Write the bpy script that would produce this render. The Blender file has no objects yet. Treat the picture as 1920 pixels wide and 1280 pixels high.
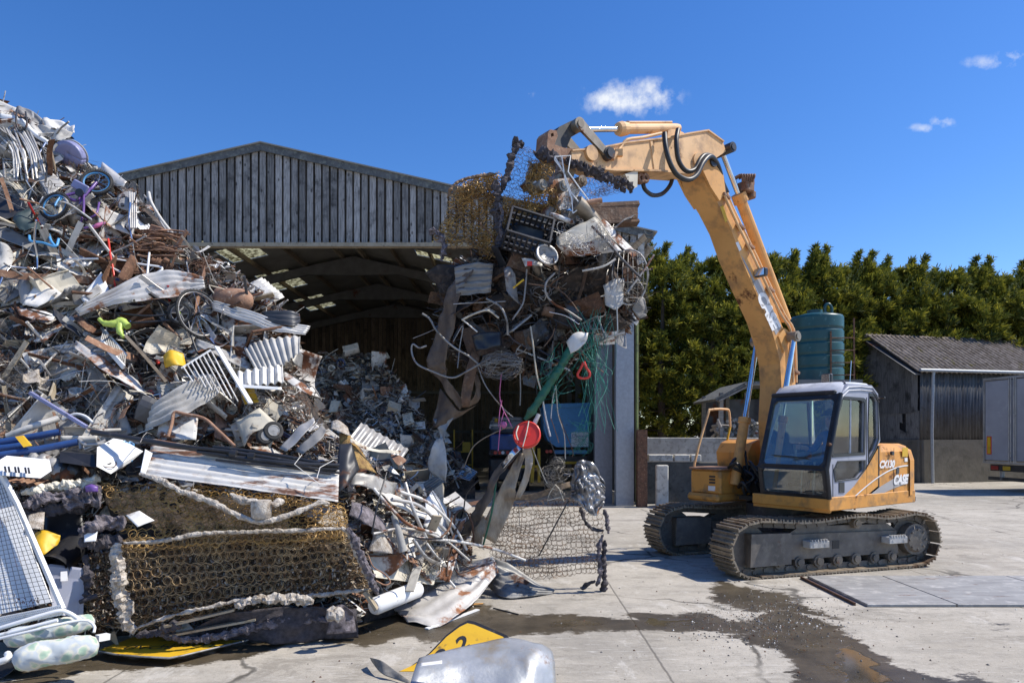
import bpy, math, random
from mathutils import Vector, Matrix, noise
from mathutils.geometry import tessellate_polygon
R = math.radians
V = Vector
rnd = random.Random(7)
scene = bpy.context.scene
COL = scene.collection
H = 2.0; HY = 815.0; F = 1280.0

def P(px, py, Y):                       # a point at distance Y seen in direction px, py
    return V(((px-960)*Y/F, Y, H-(py-HY)*Y/F))
def G(px, py, z=0.0):                   # a point on the ground
    Y = (H-z)*F/(py-HY)
    return V(((px-960)*Y/F, Y, z))

# ------------------------------------------------------------------ materials
MATS = {}
def new_mat(name):
    m = bpy.data.materials.new(name); m.use_nodes = True
    nt = m.node_tree; nt.nodes.clear()
    MATS[name] = m
    return m, nt, nt.nodes.new, nt.links.new

def mat(name, c1, c2=None, scale=3.0, rough=.6, metal=0.0, bump=0.0, rust=0.0, rustc=(.16,.055,.02), var=0.0,
        dirt=0.0, dirtc=(.06,.05,.04), spec=.5, stretch=None, detail=6, rustscale=1.6, coords='Object'):
    m, nt, N, L = new_mat(name)
    out = N('ShaderNodeOutputMaterial'); b = N('ShaderNodeBsdfPrincipled')
    L(b.outputs[0], out.inputs[0])
    tc = N('ShaderNodeTexCoord'); oi = N('ShaderNodeObjectInfo')
    sc = N('ShaderNodeVectorMath'); sc.operation = 'SCALE'; sc.inputs[3].default_value = 37.0
    cx = N('ShaderNodeCombineXYZ')
    for i in range(3): L(oi.outputs['Random'], cx.inputs[i])
    L(cx.outputs[0], sc.inputs[0])
    ad = N('ShaderNodeVectorMath'); ad.operation = 'ADD'
    L(tc.outputs[coords], ad.inputs[0]); L(sc.outputs[0], ad.inputs[1])
    vec = ad.outputs[0]
    if stretch:
        mp = N('ShaderNodeMapping'); mp.inputs['Scale'].default_value = stretch
        L(vec, mp.inputs[0]); vec0 = mp.outputs[0]
    else: vec0 = vec
    def nz(s, d=detail, v=None, r=.6):
        n = N('ShaderNodeTexNoise'); n.inputs['Scale'].default_value = s; n.inputs['Detail'].default_value = d
        n.inputs['Roughness'].default_value = r
        L(v or vec, n.inputs['Vector']); return n.outputs['Fac']
    def ramp(src, a, bb):
        r = N('ShaderNodeMapRange'); r.inputs[1].default_value = a; r.inputs[2].default_value = bb
        L(src, r.inputs[0]); return r.outputs[0]
    def mix(f, a, bb):
        x = N('ShaderNodeMix'); x.data_type = 'RGBA'
        if isinstance(f, float): x.inputs[0].default_value = f
        else: L(f, x.inputs[0])
        for sock, val in ((x.inputs[6], a), (x.inputs[7], bb)):
            if isinstance(val, tuple): sock.default_value = (*val, 1)
            else: L(val, sock)
        return x.outputs[2]
    c2 = c2 or tuple(x*.72 for x in c1)
    col = mix(ramp(nz(scale, v=vec0), .35, .65), c1, c2)
    if dirt:
        col = mix(ramp(nz(scale*2.7, 8), .62-dirt*.3, .75), col, dirtc)
    roughsrc = None
    if rust:
        f = ramp(nz(rustscale, 9, v=vec0, r=.7), .62-rust*.28, .68-rust*.28)
        rc = mix(ramp(nz(14, 5), .3, .7), rustc, tuple(x*.45 for x in rustc))
        col = mix(f, col, rc); roughsrc = f
    if var:
        hsv = N('ShaderNodeHueSaturation'); L(col, hsv.inputs['Color'])
        mr = N('ShaderNodeMapRange'); mr.inputs[3].default_value = 1-var; mr.inputs[4].default_value = 1+var*.35
        L(oi.outputs['Random'], mr.inputs[0]); L(mr.outputs[0], hsv.inputs['Value'])
        col = hsv.outputs[0]
    L(col, b.inputs['Base Color'])
    b.inputs['Roughness'].default_value = rough; b.inputs['Metallic'].default_value = metal
    b.inputs['Specular IOR Level'].default_value = spec
    if roughsrc is not None:
        mr = N('ShaderNodeMapRange'); mr.inputs[3].default_value = rough; mr.inputs[4].default_value = .9
        L(roughsrc, mr.inputs[0]); L(mr.outputs[0], b.inputs['Roughness'])
        mr = N('ShaderNodeMapRange'); mr.inputs[3].default_value = metal; mr.inputs[4].default_value = 0
        L(roughsrc, mr.inputs[0]); L(mr.outputs[0], b.inputs['Metallic'])
    if bump:
        bp = N('ShaderNodeBump'); bp.inputs['Strength'].default_value = bump; bp.inputs['Distance'].default_value = .02
        L(nz(scale*5, 8), bp.inputs['Height']); L(bp.outputs[0], b.inputs['Normal'])
    return m

mat('white_paint', (.76,.73,.68), (.58,.55,.49), rough=.5, rust=.16, var=.35, dirt=.3, dirtc=(.3,.27,.23))
mat('white_plain', (.82,.82,.81), (.74,.74,.73), rough=.4, var=.05, dirt=.06, dirtc=(.45,.43,.4))
mat('galv', (.42,.41,.39), (.25,.24,.225), rough=.5, metal=.3, rust=.2, var=.4, bump=.25, dirt=.3)
mat('galv_bright', (.64,.62,.59), (.46,.44,.41), rough=.42, metal=.35, var=.35, rust=.08, bump=.15, dirt=.1, dirtc=(.3,.25,.2))
mat('grey_paint', (.34,.33,.315), (.22,.21,.20), rough=.55, rust=.18, var=.35, dirt=.2)
mat('dark_metal', (.075,.078,.085), (.045,.045,.05), rough=.45, metal=.3, rust=.25, var=.4)
mat('black_plastic', (.018,.019,.022), (.03,.03,.034), rough=.38, var=.3, dirt=.1, dirtc=(.12,.11,.1))
mat('rust', (.175,.085,.048), (.095,.05,.03), scale=9, rough=.9, var=.35, bump=.5, dirt=.25, dirtc=(.33,.2,.12))
mat('rust_light', (.36,.205,.13), (.21,.11,.068), scale=6, rough=.85, var=.3, bump=.4, dirt=.2, dirtc=(.5,.4,.3))
mat('rusty_white', (.72,.71,.68), (.55,.53,.5), rough=.6, rust=.5, var=.15, bump=.2, rustc=(.27,.11,.05), rustscale=2.2)
mat('beige', (.62,.56,.44), (.5,.44,.34), rough=.55, rust=.1, var=.25, dirt=.2)
mat('cream', (.72,.66,.53), (.6,.55,.44), rough=.5, rust=.15, var=.2, dirt=.15)
mat('wood', (.40,.32,.23), (.24,.18,.12), rough=.85, var=.35, bump=.4, stretch=(1,12,12), scale=2)
mat('wood_grey', (.34,.32,.29), (.2,.185,.165), rough=.9, var=.3, bump=.5, stretch=(1,10,10), scale=2)
mat('chrome', (.75,.76,.78), (.6,.61,.63), rough=.16, metal=.95, var=.1)
mat('blue', (.035,.10,.32), (.03,.07,.2), rough=.4, var=.3, dirt=.12)
mat('sky_blue', (.09,.33,.62), (.07,.26,.5), rough=.4, var=.2, dirt=.1)
mat('pale_blue', (.42,.6,.72), (.33,.5,.62), rough=.5, var=.2, dirt=.1)
mat('red', (.50,.025,.02), (.36,.02,.018), rough=.4, var=.25, dirt=.1)
mat('bright_red', (.72,.05,.03), (.6,.04,.025), rough=.35, dirt=.05)
mat('yellow', (.75,.46,.02), (.62,.36,.02), rough=.5, var=.15, dirt=.12)
mat('green', (.03,.17,.09), (.02,.1,.06), rough=.5, var=.3, dirt=.1)
mat('teal_net', (.035,.25,.19), (.02,.15,.11), rough=.6)
mat('lime', (.5,.62,.12), (.38,.5,.1), rough=.45, dirt=.1)
mat('purple', (.16,.08,.30), (.11,.05,.2), rough=.35)
mat('lavender', (.27,.28,.46), (.2,.21,.36), rough=.4, dirt=.1)
mat('pink', (.62,.16,.36), (.5,.12,.28), rough=.5, var=.2)
mat('rubber', (.022,.022,.023), (.035,.034,.032), rough=.85, bump=.3, dirt=.25, dirtc=(.13,.115,.1))
mat('fabric_dark', (.07,.062,.068), (.13,.115,.125), scale=22, rough=1, bump=1.0, var=.3)
mat('fabric_lilac', (.29,.255,.275), (.065,.055,.058), scale=16, rough=1, bump=1.0)
mat('fabric_white', (.70,.64,.56), (.32,.26,.20), scale=18, rough=1, bump=1.0, var=.1)
mat('fabric_brown', (.24,.18,.125), (.09,.065,.045), scale=5, rough=.8, bump=.7, stretch=(1,1,.35))
mat('fabric_tan', (.52,.45,.35), (.24,.18,.12), scale=6, rough=.8, bump=.6, stretch=(1,1,.3))
mat('foam', (.55,.36,.13), (.24,.14,.06), scale=18, rough=1, bump=1.2)
mat('spring_wire', (.47,.35,.20), (.27,.17,.085), rough=.6, metal=.25, scale=5)
mat('spring_gold', (.50,.31,.10), (.24,.14,.05), rough=.5, metal=.3, scale=5)
mat('spring_brown', (.26,.17,.1), (.15,.09,.05), rough=.6, metal=.3, scale=5)
mat('wire_grey', (.3,.29,.27), (.18,.16,.14), rough=.5, metal=.5, var=.4)
mat('wire_dark', (.06,.055,.05), (.12,.1,.08), rough=.6, metal=.3, var=.3)
mat('foil', (.42,.41,.41), (.18,.18,.18), rough=.36, metal=.7, rust=.12, rustc=(.4,.16,.05), rustscale=3)
mat('tarp_dark', (.025,.045,.045), (.04,.06,.06), rough=.5)
mat('plywood', (.50,.42,.3), (.38,.31,.21), rough=.8, var=.2, dirt=.2)
mat('asbestos', (.58,.56,.52), (.40,.38,.35), rough=.9, bump=.4, dirt=.25, dirtc=(.28,.26,.23), var=.15)
mat('glassy', (.05,.06,.06), (.08,.09,.09), rough=.08, spec=.9)
MESH_CACHE = {}

# ------------------------------------------------------------------ tagging
KNOWN = {}
def tag(o, label=None, cat=None, group=None, kind=None):
    if label: o['label'] = label
    if cat: o['category'] = cat
    if group: o['group'] = group
    if kind: o['kind'] = kind
    return o
def empty(name, loc=(0,0,0), label=None, cat=None, group=None, rz=0.0, rot=None):
    o = bpy.data.objects.new(name, None); COL.objects.link(o)
    o.location = loc; o.rotation_euler = rot or (0, 0, rz)
    o.empty_display_size = .2
    KNOWN[o.name] = V(loc)
    return tag(o, label, cat, group)

# ------------------------------------------------------------------ mesh builder
def frame_from(d, up=V((0,0,1))):
    d = d.normalized()
    if abs(d.dot(up)) > .98: up = V((1,0,0))
    a = up.cross(d).normalized(); b = d.cross(a)
    return a, b
def smooth_path(pts, sub=4):
    pts = [V(p) for p in pts]
    if len(pts) < 3 or sub < 2: return pts
    out = []
    for i in range(len(pts)-1):
        p0 = pts[i-1] if i else pts[0]*2-pts[1]
        p1, p2 = pts[i], pts[i+1]
        p3 = pts[i+2] if i+2 < len(pts) else p2*2-p1
        for k in range(sub):
            t = k/sub
            out.append(.5*((2*p1)+(p2-p0)*t+(2*p0-5*p1+4*p2-p3)*t*t+(3*p1-p0-3*p2+p3)*t**3))
    out.append(pts[-1]); return out

class MB:
    def __init__(s): s.v = []; s.f = []; s.m = []; s.cur = 0; s.tf = None; s.cols = None; s.c = None; s.smooth = []
    def add(s, vs, fs, smooth=False):
        n = len(s.v)
        s.v.extend(V(p) if s.tf is None else s.tf @ V(p) for p in vs)
        for f in fs: s.f.append(tuple(i+n for i in f)); s.m.append(s.cur); s.smooth.append(smooth)
        if s.c is not None:
            if s.cols is None: s.cols = []
            s.cols.extend([s.c]*(len(s.v)-len(s.cols)))
        return n
    def box(s, c, size, rot=None, bev=0.0):
        c = V(c); x, y, z = (q/2 for q in size)
        if bev:
            b = min(bev, x*.9, y*.9, z*.9); pts = []; 
            ring = [(-x+b,-y),(x-b,-y),(x,-y+b),(x,y-b),(x-b,y),(-x+b,y),(-x,y-b),(-x,-y+b)]
            inn = [(max(-x+b,min(x-b,p[0])), max(-y+b,min(y-b,p[1]))) for p in ring]
            for (rg, zz) in ((inn,-z),(ring,-z+b),(ring,z-b),(inn,z)):
                pts += [V((p[0],p[1],zz)) for p in rg]
            fs = [tuple(reversed(range(8))), tuple(range(24,32))]
            for k in range(3):
                for i in range(8): j=(i+1)%8; fs.append((k*8+i,k*8+j,k*8+8+j,k*8+8+i))
        else:
            pts = [V((i,j,k)) for k in (-z,z) for j in (-y,y) for i in (-x,x)]
            fs = [(0,2,3,1),(4,5,7,6),(0,1,5,4),(2,6,7,3),(0,4,6,2),(1,3,7,5)]
        if rot is not None:
            M = rot if isinstance(rot, Matrix) else Matrix.Rotation(rot,3,'Z')
            pts = [M @ p for p in pts]
        s.add([p+c for p in pts], fs)
    def bar(s, a, b, w, h, up=V((0,0,1)), bev=0.0):       # rectangular bar from a to b
        a, b = V(a), V(b); d = b-a; x, y = frame_from(d, up)
        M = Matrix((x, y, d.normalized())).transposed()
        s.box((a+b)/2, (w, h, d.length), M, bev)
    def tube(s, pts, r, n=6, caps=True, sub=1, rr=None, smooth=True):
        pts = smooth_path(pts, sub)
        m = len(pts)
        if m < 2: return
        rings = []; a = None
        for i, p in enumerate(pts):
            d = (pts[min(i+1,m-1)]-pts[max(i-1,0)])
            if d.length < 1e-7: d = V((0,0,1))
            d.normalize()
            if a is None: a, _ = frame_from(d)
            a = (a - d*a.dot(d))
            if a.length < 1e-5: a, _ = frame_from(d)
            a.normalize(); b = d.cross(a)
            rad = rr[min(int(i*len(rr)/m), len(rr)-1)] if rr else r
            rings += [p+(a*math.cos(2*math.pi*k/n)+b*math.sin(2*math.pi*k/n))*rad for k in range(n)]
        fs = []
        for i in range(m-1):
            for k in range(n):
                l=(k+1)%n; fs.append((i*n+k,i*n+l,(i+1)*n+l,(i+1)*n+k))
        s.add(rings, fs, smooth and n > 4)
        if caps: 
            s.add([rings[k] for k in range(n)], [tuple(reversed(range(n)))]); s.add(rings[-n:], [tuple(range(n))])
    def cyl(s, a, b, r, n=16, r2=None, caps=True):
        s.tube([a, b], r, n, caps, rr=[r, r if r2 is None else r2])
    def ring(s, c, axis, R_, r, n=24, k=6):
        c = V(c); a, b = frame_from(V(axis))
        vs = []; fs = []; ax = V(axis).normalized()
        for i in range(n):
            t = 2*math.pi*i/n; d = a*math.cos(t)+b*math.sin(t)
            for j in range(k):
                u = 2*math.pi*j/k; vs.append(c+d*(R_+r*math.cos(u))+ax*r*math.sin(u))
        for i in range(n):
            for j in range(k):
                i2=(i+1)%n; j2=(j+1)%k; fs.append((i*k+j,i2*k+j,i2*k+j2,i*k+j2))
        s.add(vs, fs, True)
    def prism(s, outline, fn, d0, d1, holes=()):           # outline in 2D, fn(u, v, d) -> 3D
        loops = [list(outline)]+[list(h) for h in holes]
        flat = [p for l in loops for p in l]; n = len(flat)
        tris = tessellate_polygon([[V((p[0],p[1],0)) for p in l] for l in loops])
        vs = [fn(p[0],p[1],d0) for p in flat]+[fn(p[0],p[1],d1) for p in flat]
        fs = [tuple(t) for t in tris]+[tuple(n+i for i in reversed(t)) for t in tris]
        o = 0
        for l in loops:
            for i in range(len(l)):
                j=(i+1)%len(l); fs.append((o+i,o+j,n+o+j,n+o+i))
            o += len(l)
        s.add(vs, fs)
    def grid(s, fn, nu, nv, th=.004, smooth=True):        # fn(u,v)->point; thickened sheet
        pts = [[V(fn(i/nu, j/nv)) for j in range(nv+1)] for i in range(nu+1)]
        vs = []; lo = []
        for i in range(nu+1):
            for j in range(nv+1):
                du = pts[min(i+1,nu)][j]-pts[max(i-1,0)][j]; dv = pts[i][min(j+1,nv)]-pts[i][max(j-1,0)]
                nn = du.cross(dv); nn = nn.normalized() if nn.length > 1e-9 else V((0,0,1))
                vs.append(pts[i][j]); lo.append(pts[i][j]-nn*th)
        k = len(vs); W = nv+1
        top = [(i*W+j,(i+1)*W+j,(i+1)*W+j+1,i*W+j+1) for i in range(nu) for j in range(nv)]
        if not th: s.add(vs, top, smooth); return
        s.add(vs+lo, top+[tuple(k+q for q in reversed(f)) for f in top], smooth)
        ed = []
        b = [(i*W) for i in range(nu+1)]+[nu*W+j for j in range(1,W)]+[(i*W+nv) for i in range(nu-1,-1,-1)]+[j for j in range(nv-1,0,-1)]
        base = len(s.v)-2*k
        for q in range(len(b)):
            x, y = b[q], b[(q+1)%len(b)]
            s.f.append((base+x, base+k+x, base+k+y, base+y)); s.m.append(s.cur); s.smooth.append(False)
    def mesh(s, name, mats):
        me = bpy.data.meshes.new(name)
        me.from_pydata([tuple(p) for p in s.v], [], s.f)
        me.polygons.foreach_set('material_index', s.m)
        me.polygons.foreach_set('use_smooth', s.smooth)
        if not isinstance(mats, (list, tuple)): mats = [mats]
        for q in mats: me.materials.append(MATS[q] if isinstance(q, str) else q)
        if s.cols:
            ca = me.color_attributes.new('tint', 'FLOAT_COLOR', 'POINT')
            s.cols.extend([s.cols[-1]]*(len(s.v)-len(s.cols)))
            flat = []
            for c in s.cols: flat.extend((*c, 1))
            ca.data.foreach_set('color', flat)
        me.update(); return me
    def build(s, name, mats, parent=None, label=None, cat=None, group=None, kind=None, origin=None):
        if parent is not None: off = KNOWN.get(parent.name, V((0,0,0)))
        elif origin is not None: off = V(origin)
        elif s.v:
            xs = [p.x for p in s.v]; ys = [p.y for p in s.v]; zs = [p.z for p in s.v]
            off = V(((min(xs)+max(xs))/2, (min(ys)+max(ys))/2, min(zs)))
        else: off = V((0,0,0))
        s.v = [p-off for p in s.v]
        me = s.mesh(name, mats)
        o = bpy.data.objects.new(name, me); COL.objects.link(o)
        KNOWN[o.name] = off.copy()
        if parent is not None:
            o.parent = parent
            # sub-parts: parent mesh origin is already at KNOWN
            o.location = (0,0,0)
            KNOWN[o.name] = off
        else: o.location = off
        return tag(o, label, cat, group, kind)

def text_mesh(mb, body, fn, size, d0=.0, d1=.004, font_shear=0.0, spacing=1.0, offset=0.0):
    cu = bpy.data.curves.new('lettering', 'FONT'); cu.body = body; cu.size = size; cu.shear = font_shear
    cu.space_character = spacing; cu.offset = offset; cu.align_x = 'CENTER'; cu.align_y = 'CENTER'; cu.resolution_u = 3
    o = bpy.data.objects.new('lettering', cu); COL.objects.link(o)
    dg = bpy.context.evaluated_depsgraph_get(); me = bpy.data.meshes.new_from_object(o.evaluated_get(dg))
    vs = [fn(v.co.x, v.co.y, d1) for v in me.vertices]
    mb.add(vs, [tuple(p.vertices) for p in me.polygons])
    bpy.data.objects.remove(o); bpy.data.meshes.remove(me); bpy.data.curves.remove(cu)

def nz3(p, s=1.0, seed=0.0):
    return noise.noise(V((p[0]*s+seed, p[1]*s-seed*.7, p[2]*s+seed*1.3)))
def inpoly(x, y, poly):
    c = False; j = len(poly)-1
    for i in range(len(poly)):
        xi, yi = poly[i]; xj, yj = poly[j]
        if (yi > y) != (yj > y) and x < (xj-xi)*(y-yi)/(yj-yi)+xi: c = not c
        j = i
    return c
# ================================================================== camera, light, sky
cam_d = bpy.data.cameras.new('camera'); cam = bpy.data.objects.new('camera', cam_d); COL.objects.link(cam)
cam.location = (0, 0, H); cam.rotation_euler = (R(90), 0, 0)
cam_d.sensor_width = 36; cam_d.lens = 24; cam_d.shift_y = (HY-640)/1920; cam_d.clip_end = 2000; cam_d.clip_start = .1
scene.camera = cam
SUN_EL = 52.0; SUN_AZ = 2.0            # degrees above the horizon; degrees from +X towards +Y
sd = V((math.cos(R(SUN_EL))*math.cos(R(SUN_AZ)), math.cos(R(SUN_EL))*math.sin(R(SUN_AZ)), math.sin(R(SUN_EL))))
sl = bpy.data.lights.new('sun', 'SUN'); sun = bpy.data.objects.new('sun', sl); COL.objects.link(sun)
sl.energy = 5.0; sl.angle = R(.53); sl.color = (1, .94, .84)
sun.rotation_euler = (-sd).to_track_quat('-Z', 'Y').to_euler()
sun.location = (30, 0, 40)
w = bpy.data.worlds.new('World'); scene.world = w; w.use_nodes = True
nt = w.node_tree; nt.nodes.clear(); N = nt.nodes.new; L = nt.links.new
wo = N('ShaderNodeOutputWorld'); bg = N('ShaderNodeBackground'); bg.inputs[1].default_value = .12
L(bg.outputs[0], wo.inputs[0])
sky = N('ShaderNodeTexSky'); sky.sky_type = 'NISHITA'; sky.sun_disc = False
sky.sun_elevation = R(SUN_EL); sky.sun_rotation = R(90-SUN_AZ)
sky.air_density = 1.0; sky.dust_density = .25; sky.ozone_density = 4.0; sky.altitude = 300
# small wisps of cumulus: soft masks round a few directions, broken up by noise
tc = N('ShaderNodeTexCoord')
prev = None
def nmath(op, a, b=None, clamp=False):
    n = N('ShaderNodeMath'); n.operation = op; n.use_clamp = clamp
    for i, q in enumerate((a, b)):
        if q is None: continue
        if isinstance(q, (int, float)): n.inputs[i].default_value = q
        else: L(q, n.inputs[i])
    return n.outputs[0]
nrm = N('ShaderNodeVectorMath'); nrm.operation = 'NORMALIZE'; L(tc.outputs['Generated'], nrm.inputs[0])
n1 = N('ShaderNodeTexNoise'); n1.inputs['Scale'].default_value = 34; n1.inputs['Detail'].default_value = 9; n1.inputs['Roughness'].default_value = .62
L(nrm.outputs[0], n1.inputs['Vector'])
total = None
for (cx, cy, rx, ry, st) in ((1140,188,56,30,.9), (1182,184,100,36,1.0), (1225,180,56,34,.95), (1206,208,26,16,.6), (1735,240,30,10,.75), (1765,230,24,14,.8),
                             (1862,118,48,15,.75), (1905,106,34,15,.8), (998,174,18,11,.5), (1788,141,18,6,.22)):
    d = (P(cx, cy, 1)-V((0,0,H))).normalized()
    ex = (P(cx+1, cy, 1)-P(cx, cy, 1)).normalized(); ez = d.cross(ex).normalized()
    pix = 1/F*(d.y)
    def dotn(v):
        n = N('ShaderNodeVectorMath'); n.operation = 'DOT_PRODUCT'; n.inputs[1].default_value = v; L(nrm.outputs[0], n.inputs[0]); return n.outputs['Value']
    u = nmath('DIVIDE', nmath('SUBTRACT', dotn(ex), d.dot(ex)), rx*pix)
    v_ = nmath('DIVIDE', nmath('SUBTRACT', dotn(ez), d.dot(ez)), ry*pix)
    r2 = nmath('ADD', nmath('MULTIPLY', u, u), nmath('MULTIPLY', v_, v_))
    fall = nmath('MULTIPLY', nmath('SUBTRACT', 1.0, nmath('MULTIPLY', r2, .8), True), st)
    front = nmath('GREATER_THAN', dotn(d), .5)
    fall = nmath('MULTIPLY', fall, front)
    total = fall if total is None else nmath('MAXIMUM', total, fall)
dens = nmath('MULTIPLY', nmath('SUBTRACT', nmath('ADD', nmath('MULTIPLY', total, .95), nmath('MULTIPLY', nmath('SUBTRACT', n1.outputs['Fac'], .5), 3.0)), .36), 1.2, True)
dens = nmath('MULTIPLY', dens, nmath('MULTIPLY', total, 1.1, True))
mx = N('ShaderNodeMix'); mx.data_type = 'RGBA'; L(dens, mx.inputs[0]); hsv = N('ShaderNodeHueSaturation'); hsv.inputs['Hue'].default_value = .510; hsv.inputs['Saturation'].default_value = 1.27; hsv.inputs['Value'].default_value = 1.30; L(sky.outputs[0], hsv.inputs['Color']); L(hsv.outputs[0], mx.inputs[6]); mx.inputs[7].default_value = (6.6, 6.9, 7.4, 1)
L(mx.outputs[2], bg.inputs[0])
scene.view_settings.view_transform = 'Standard'; scene.view_settings.look = 'None'; scene.view_settings.exposure = .2; scene.view_settings.gamma = 1

# ================================================================== ground
WET = [  # outlines of the damp streaks on the concrete, as seen
 ([(0,1262),(180,1225),(330,1232),(470,1205),(560,1180),(660,1150),(770,1138),(900,1128),(960,1150),(1060,1152),(1180,1160),(1300,1158),(1400,1160),(1440,1175),(1400,1196),(1300,1182),(1190,1178),(1080,1186),(1010,1190),(900,1200),(800,1205),(760,1195),(680,1215),(640,1200),(560,1200),(500,1222),(440,1240),(300,1252),(150,1262),(60,1285),(0,1290)], 1.0),
 ([(1340,1085),(1480,1112),(1500,1128),(1540,1140),(1580,1160),(1480,1150),(1440,1150),(1400,1150),(1310,1120)], .8),
 ([(1420,1150),(1470,1140),(1560,1165),(1620,1205),(1660,1240),(1760,1272),(1820,1290),(1480,1290),(1500,1250),(1440,1215),(1380,1190)], 1.0),
 ([(1820,1158),(1900,1165),(1920,1190),(1925,1205),(1860,1185)], .6),
 ([(1600,1270),(1800,1262),(1925,1290),(1560,1295)], .9),
 ([(1545,1205),(1600,1200),(1660,1235),(1690,1290),(1560,1292),(1540,1250)], 1.5),
 ([(1180,1150),(1330,1150),(1400,1170),(1300,1186),(1190,1176)], 1.15),
 ([(980,1160),(1180,1165),(1200,1178),(1000,1175)], .7),
 ([(1080,1035),(1180,1040),(1340,1060),(1370,1085),(1250,1085),(1100,1070)], .35),
 ([(640,1268),(780,1262),(820,1285),(650,1285)], .3),
 ([(1700,1030),(1800,1050),(1925,1075),(1925,1090),(1800,1075),(1720,1055)], .3),
]
wet_polys = [([tuple(G(*p).xy) for p in pl], s_) for pl, s_ in WET]
def seg_dist(px, py, poly):
    best = 1e9; j = len(poly)-1
    for i in range(len(poly)):
        ax, ay = poly[j]; bx, by = poly[i]; dx, dy = bx-ax, by-ay
        t = max(0, min(1, ((px-ax)*dx+(py-ay)*dy)/(dx*dx+dy*dy+1e-12)))
        d = math.hypot(px-ax-t*dx, py-ay-t*dy); best = min(best, d); j = i
    return best
mb = MB(); mb.c = (0,0,0)
gx0, gx1, gy0, gy1, st = -6.0, 9.0, 4.6, 13.0, .06
nx, ny = int((gx1-gx0)/st), int((gy1-gy0)/st)
vs = []; cols = []
boxes = [(min(p[0] for p in pl)-.4, max(p[0] for p in pl)+.4, min(p[1] for p in pl)-.4, max(p[1] for p in pl)+.4) for pl, _ in wet_polys]
for i in range(nx+1):
    for j in range(ny+1):
        x, y = gx0+(gx1-gx0)*i/nx, gy0+(gy1-gy0)*j/ny
        wv = 0
        wx = x+.10*noise.noise(V((x*2.2,y*2.2,1)))+.04*noise.noise(V((x*7,y*7,2))); wy = y+.12*noise.noise(V((x*2.2,y*2.2,5)))+.05*noise.noise(V((x*7,y*7,8)))
        for (pl, s_), bb in zip(wet_polys, boxes):
            if bb[0] < wx < bb[1] and bb[2] < wy < bb[3]:
                d = seg_dist(wx, wy, pl)
                if not inpoly(wx, wy, pl): d = -d
                wv = max(wv, max(0, min(1, .5+d*2.2))*s_)
        vs.append((x, y, 0)); cols.append((wv, 0, 0))
W_ = ny+1
mb.v = [V(q) for q in vs]; mb.cols = cols
mb.f = [(i*W_+j,(i+1)*W_+j,(i+1)*W_+j+1,i*W_+j+1) for i in range(nx) for j in range(ny)]
mb.m = [0]*len(mb.f); mb.smooth = [False]*len(mb.f)
big = [(-900,-900,0),(900,-900,0),(900,1500,0),(-900,1500,0),(gx0,gy0,0),(gx1,gy0,0),(gx1,gy1,0),(gx0,gy1,0)]
mb.add(big, [(0,1,5,4),(1,2,6,5),(2,3,7,6),(3,0,4,7)])

m, nt, N, L = new_mat('concrete_yard')
out = N('ShaderNodeOutputMaterial'); b = N('ShaderNodeBsdfPrincipled'); L(b.outputs[0], out.inputs[0])
geo = N('ShaderNodeNewGeometry'); pos = geo.outputs['Position']
def NZ(s, d=6, r=.6, sc=None, dist=0):
    n = N('ShaderNodeTexNoise'); n.inputs['Scale'].default_value = s; n.inputs['Detail'].default_value = d; n.inputs['Roughness'].default_value = r
    n.inputs['Distortion'].default_value = dist
    if sc:
        mp = N('ShaderNodeMapping'); mp.inputs['Scale'].default_value = sc; L(pos, mp.inputs[0]); L(mp.outputs[0], n.inputs['Vector'])
    else: L(pos, n.inputs['Vector'])
    return n.outputs['Fac']
def MR(src, a, b_, c=0.0, d=1.0):
    r = N('ShaderNodeMapRange'); 
    for i, q in ((1,a),(2,b_),(3,c),(4,d)): r.inputs[i].default_value = q
    L(src, r.inputs[0]); return r.outputs[0]
def MIX(f, a, b_, mode='MIX'):
    x = N('ShaderNodeMix'); x.data_type = 'RGBA'; x.blend_type = mode
    if isinstance(f, float): x.inputs[0].default_value = f
    else: L(f, x.inputs[0])
    for sock, val in ((x.inputs[6], a), (x.inputs[7], b_)):
        if isinstance(val, tuple): sock.default_value = (*val, 1)
        else: L(val, sock)
    return x.outputs[2]
def MA(op, a, b_=None, cl=False):
    n = N('ShaderNodeMath'); n.operation = op; n.use_clamp = cl
    for i, q in enumerate((a, b_)):
        if q is None: continue
        if isinstance(q, (int, float)): n.inputs[i].default_value = q
        else: L(q, n.inputs[i])
    return n.outputs[0]
base = MIX(MR(NZ(.55, 8, .65), .3, .7), (.35,.315,.26), (.49,.45,.385))
base = MIX(MR(NZ(5, 9, .75), .52, .75), base, (.24,.22,.185))
base = MIX(MR(NZ(1.1, 9, .7, (1,3.2,1)), .5, .72), base, (.29,.265,.225))
base = MIX(MR(NZ(38, 4, .8), .62, .72, 0, .6), base, (.17,.15,.13))
base = MIX(MR(NZ(90, 2, .6), .63, .70, 0, .8), base, (.09,.08,.07))
base = MIX(MR(NZ(16, 8, .85), .53, .62, 0, .5), base, (.22,.195,.16))
base = MIX(MR(NZ(9, 8, .85, (1,2.5,1)), .57, .63, 0, .6), base, (.60,.57,.51))
base = MIX(MR(NZ(.22, 7, .7), .48, .62, 0, .6), base, (.21,.195,.17))
base = MIX(MR(NZ(.75, 10, .8, (1,2.2,1), .6), .54, .60, 0, .55), base, (.19,.17,.14))
base = MIX(MR(NZ(.6, 8, .8, (2.4,1,1)), .56, .62, 0, .5), base, (.56,.53,.48))
# drag scratches left by the machine
base = MIX(MR(NZ(3.0, 6, .7, (1,9,1), .4), .58, .68, 0, .7), base, (.60,.57,.52))
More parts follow.
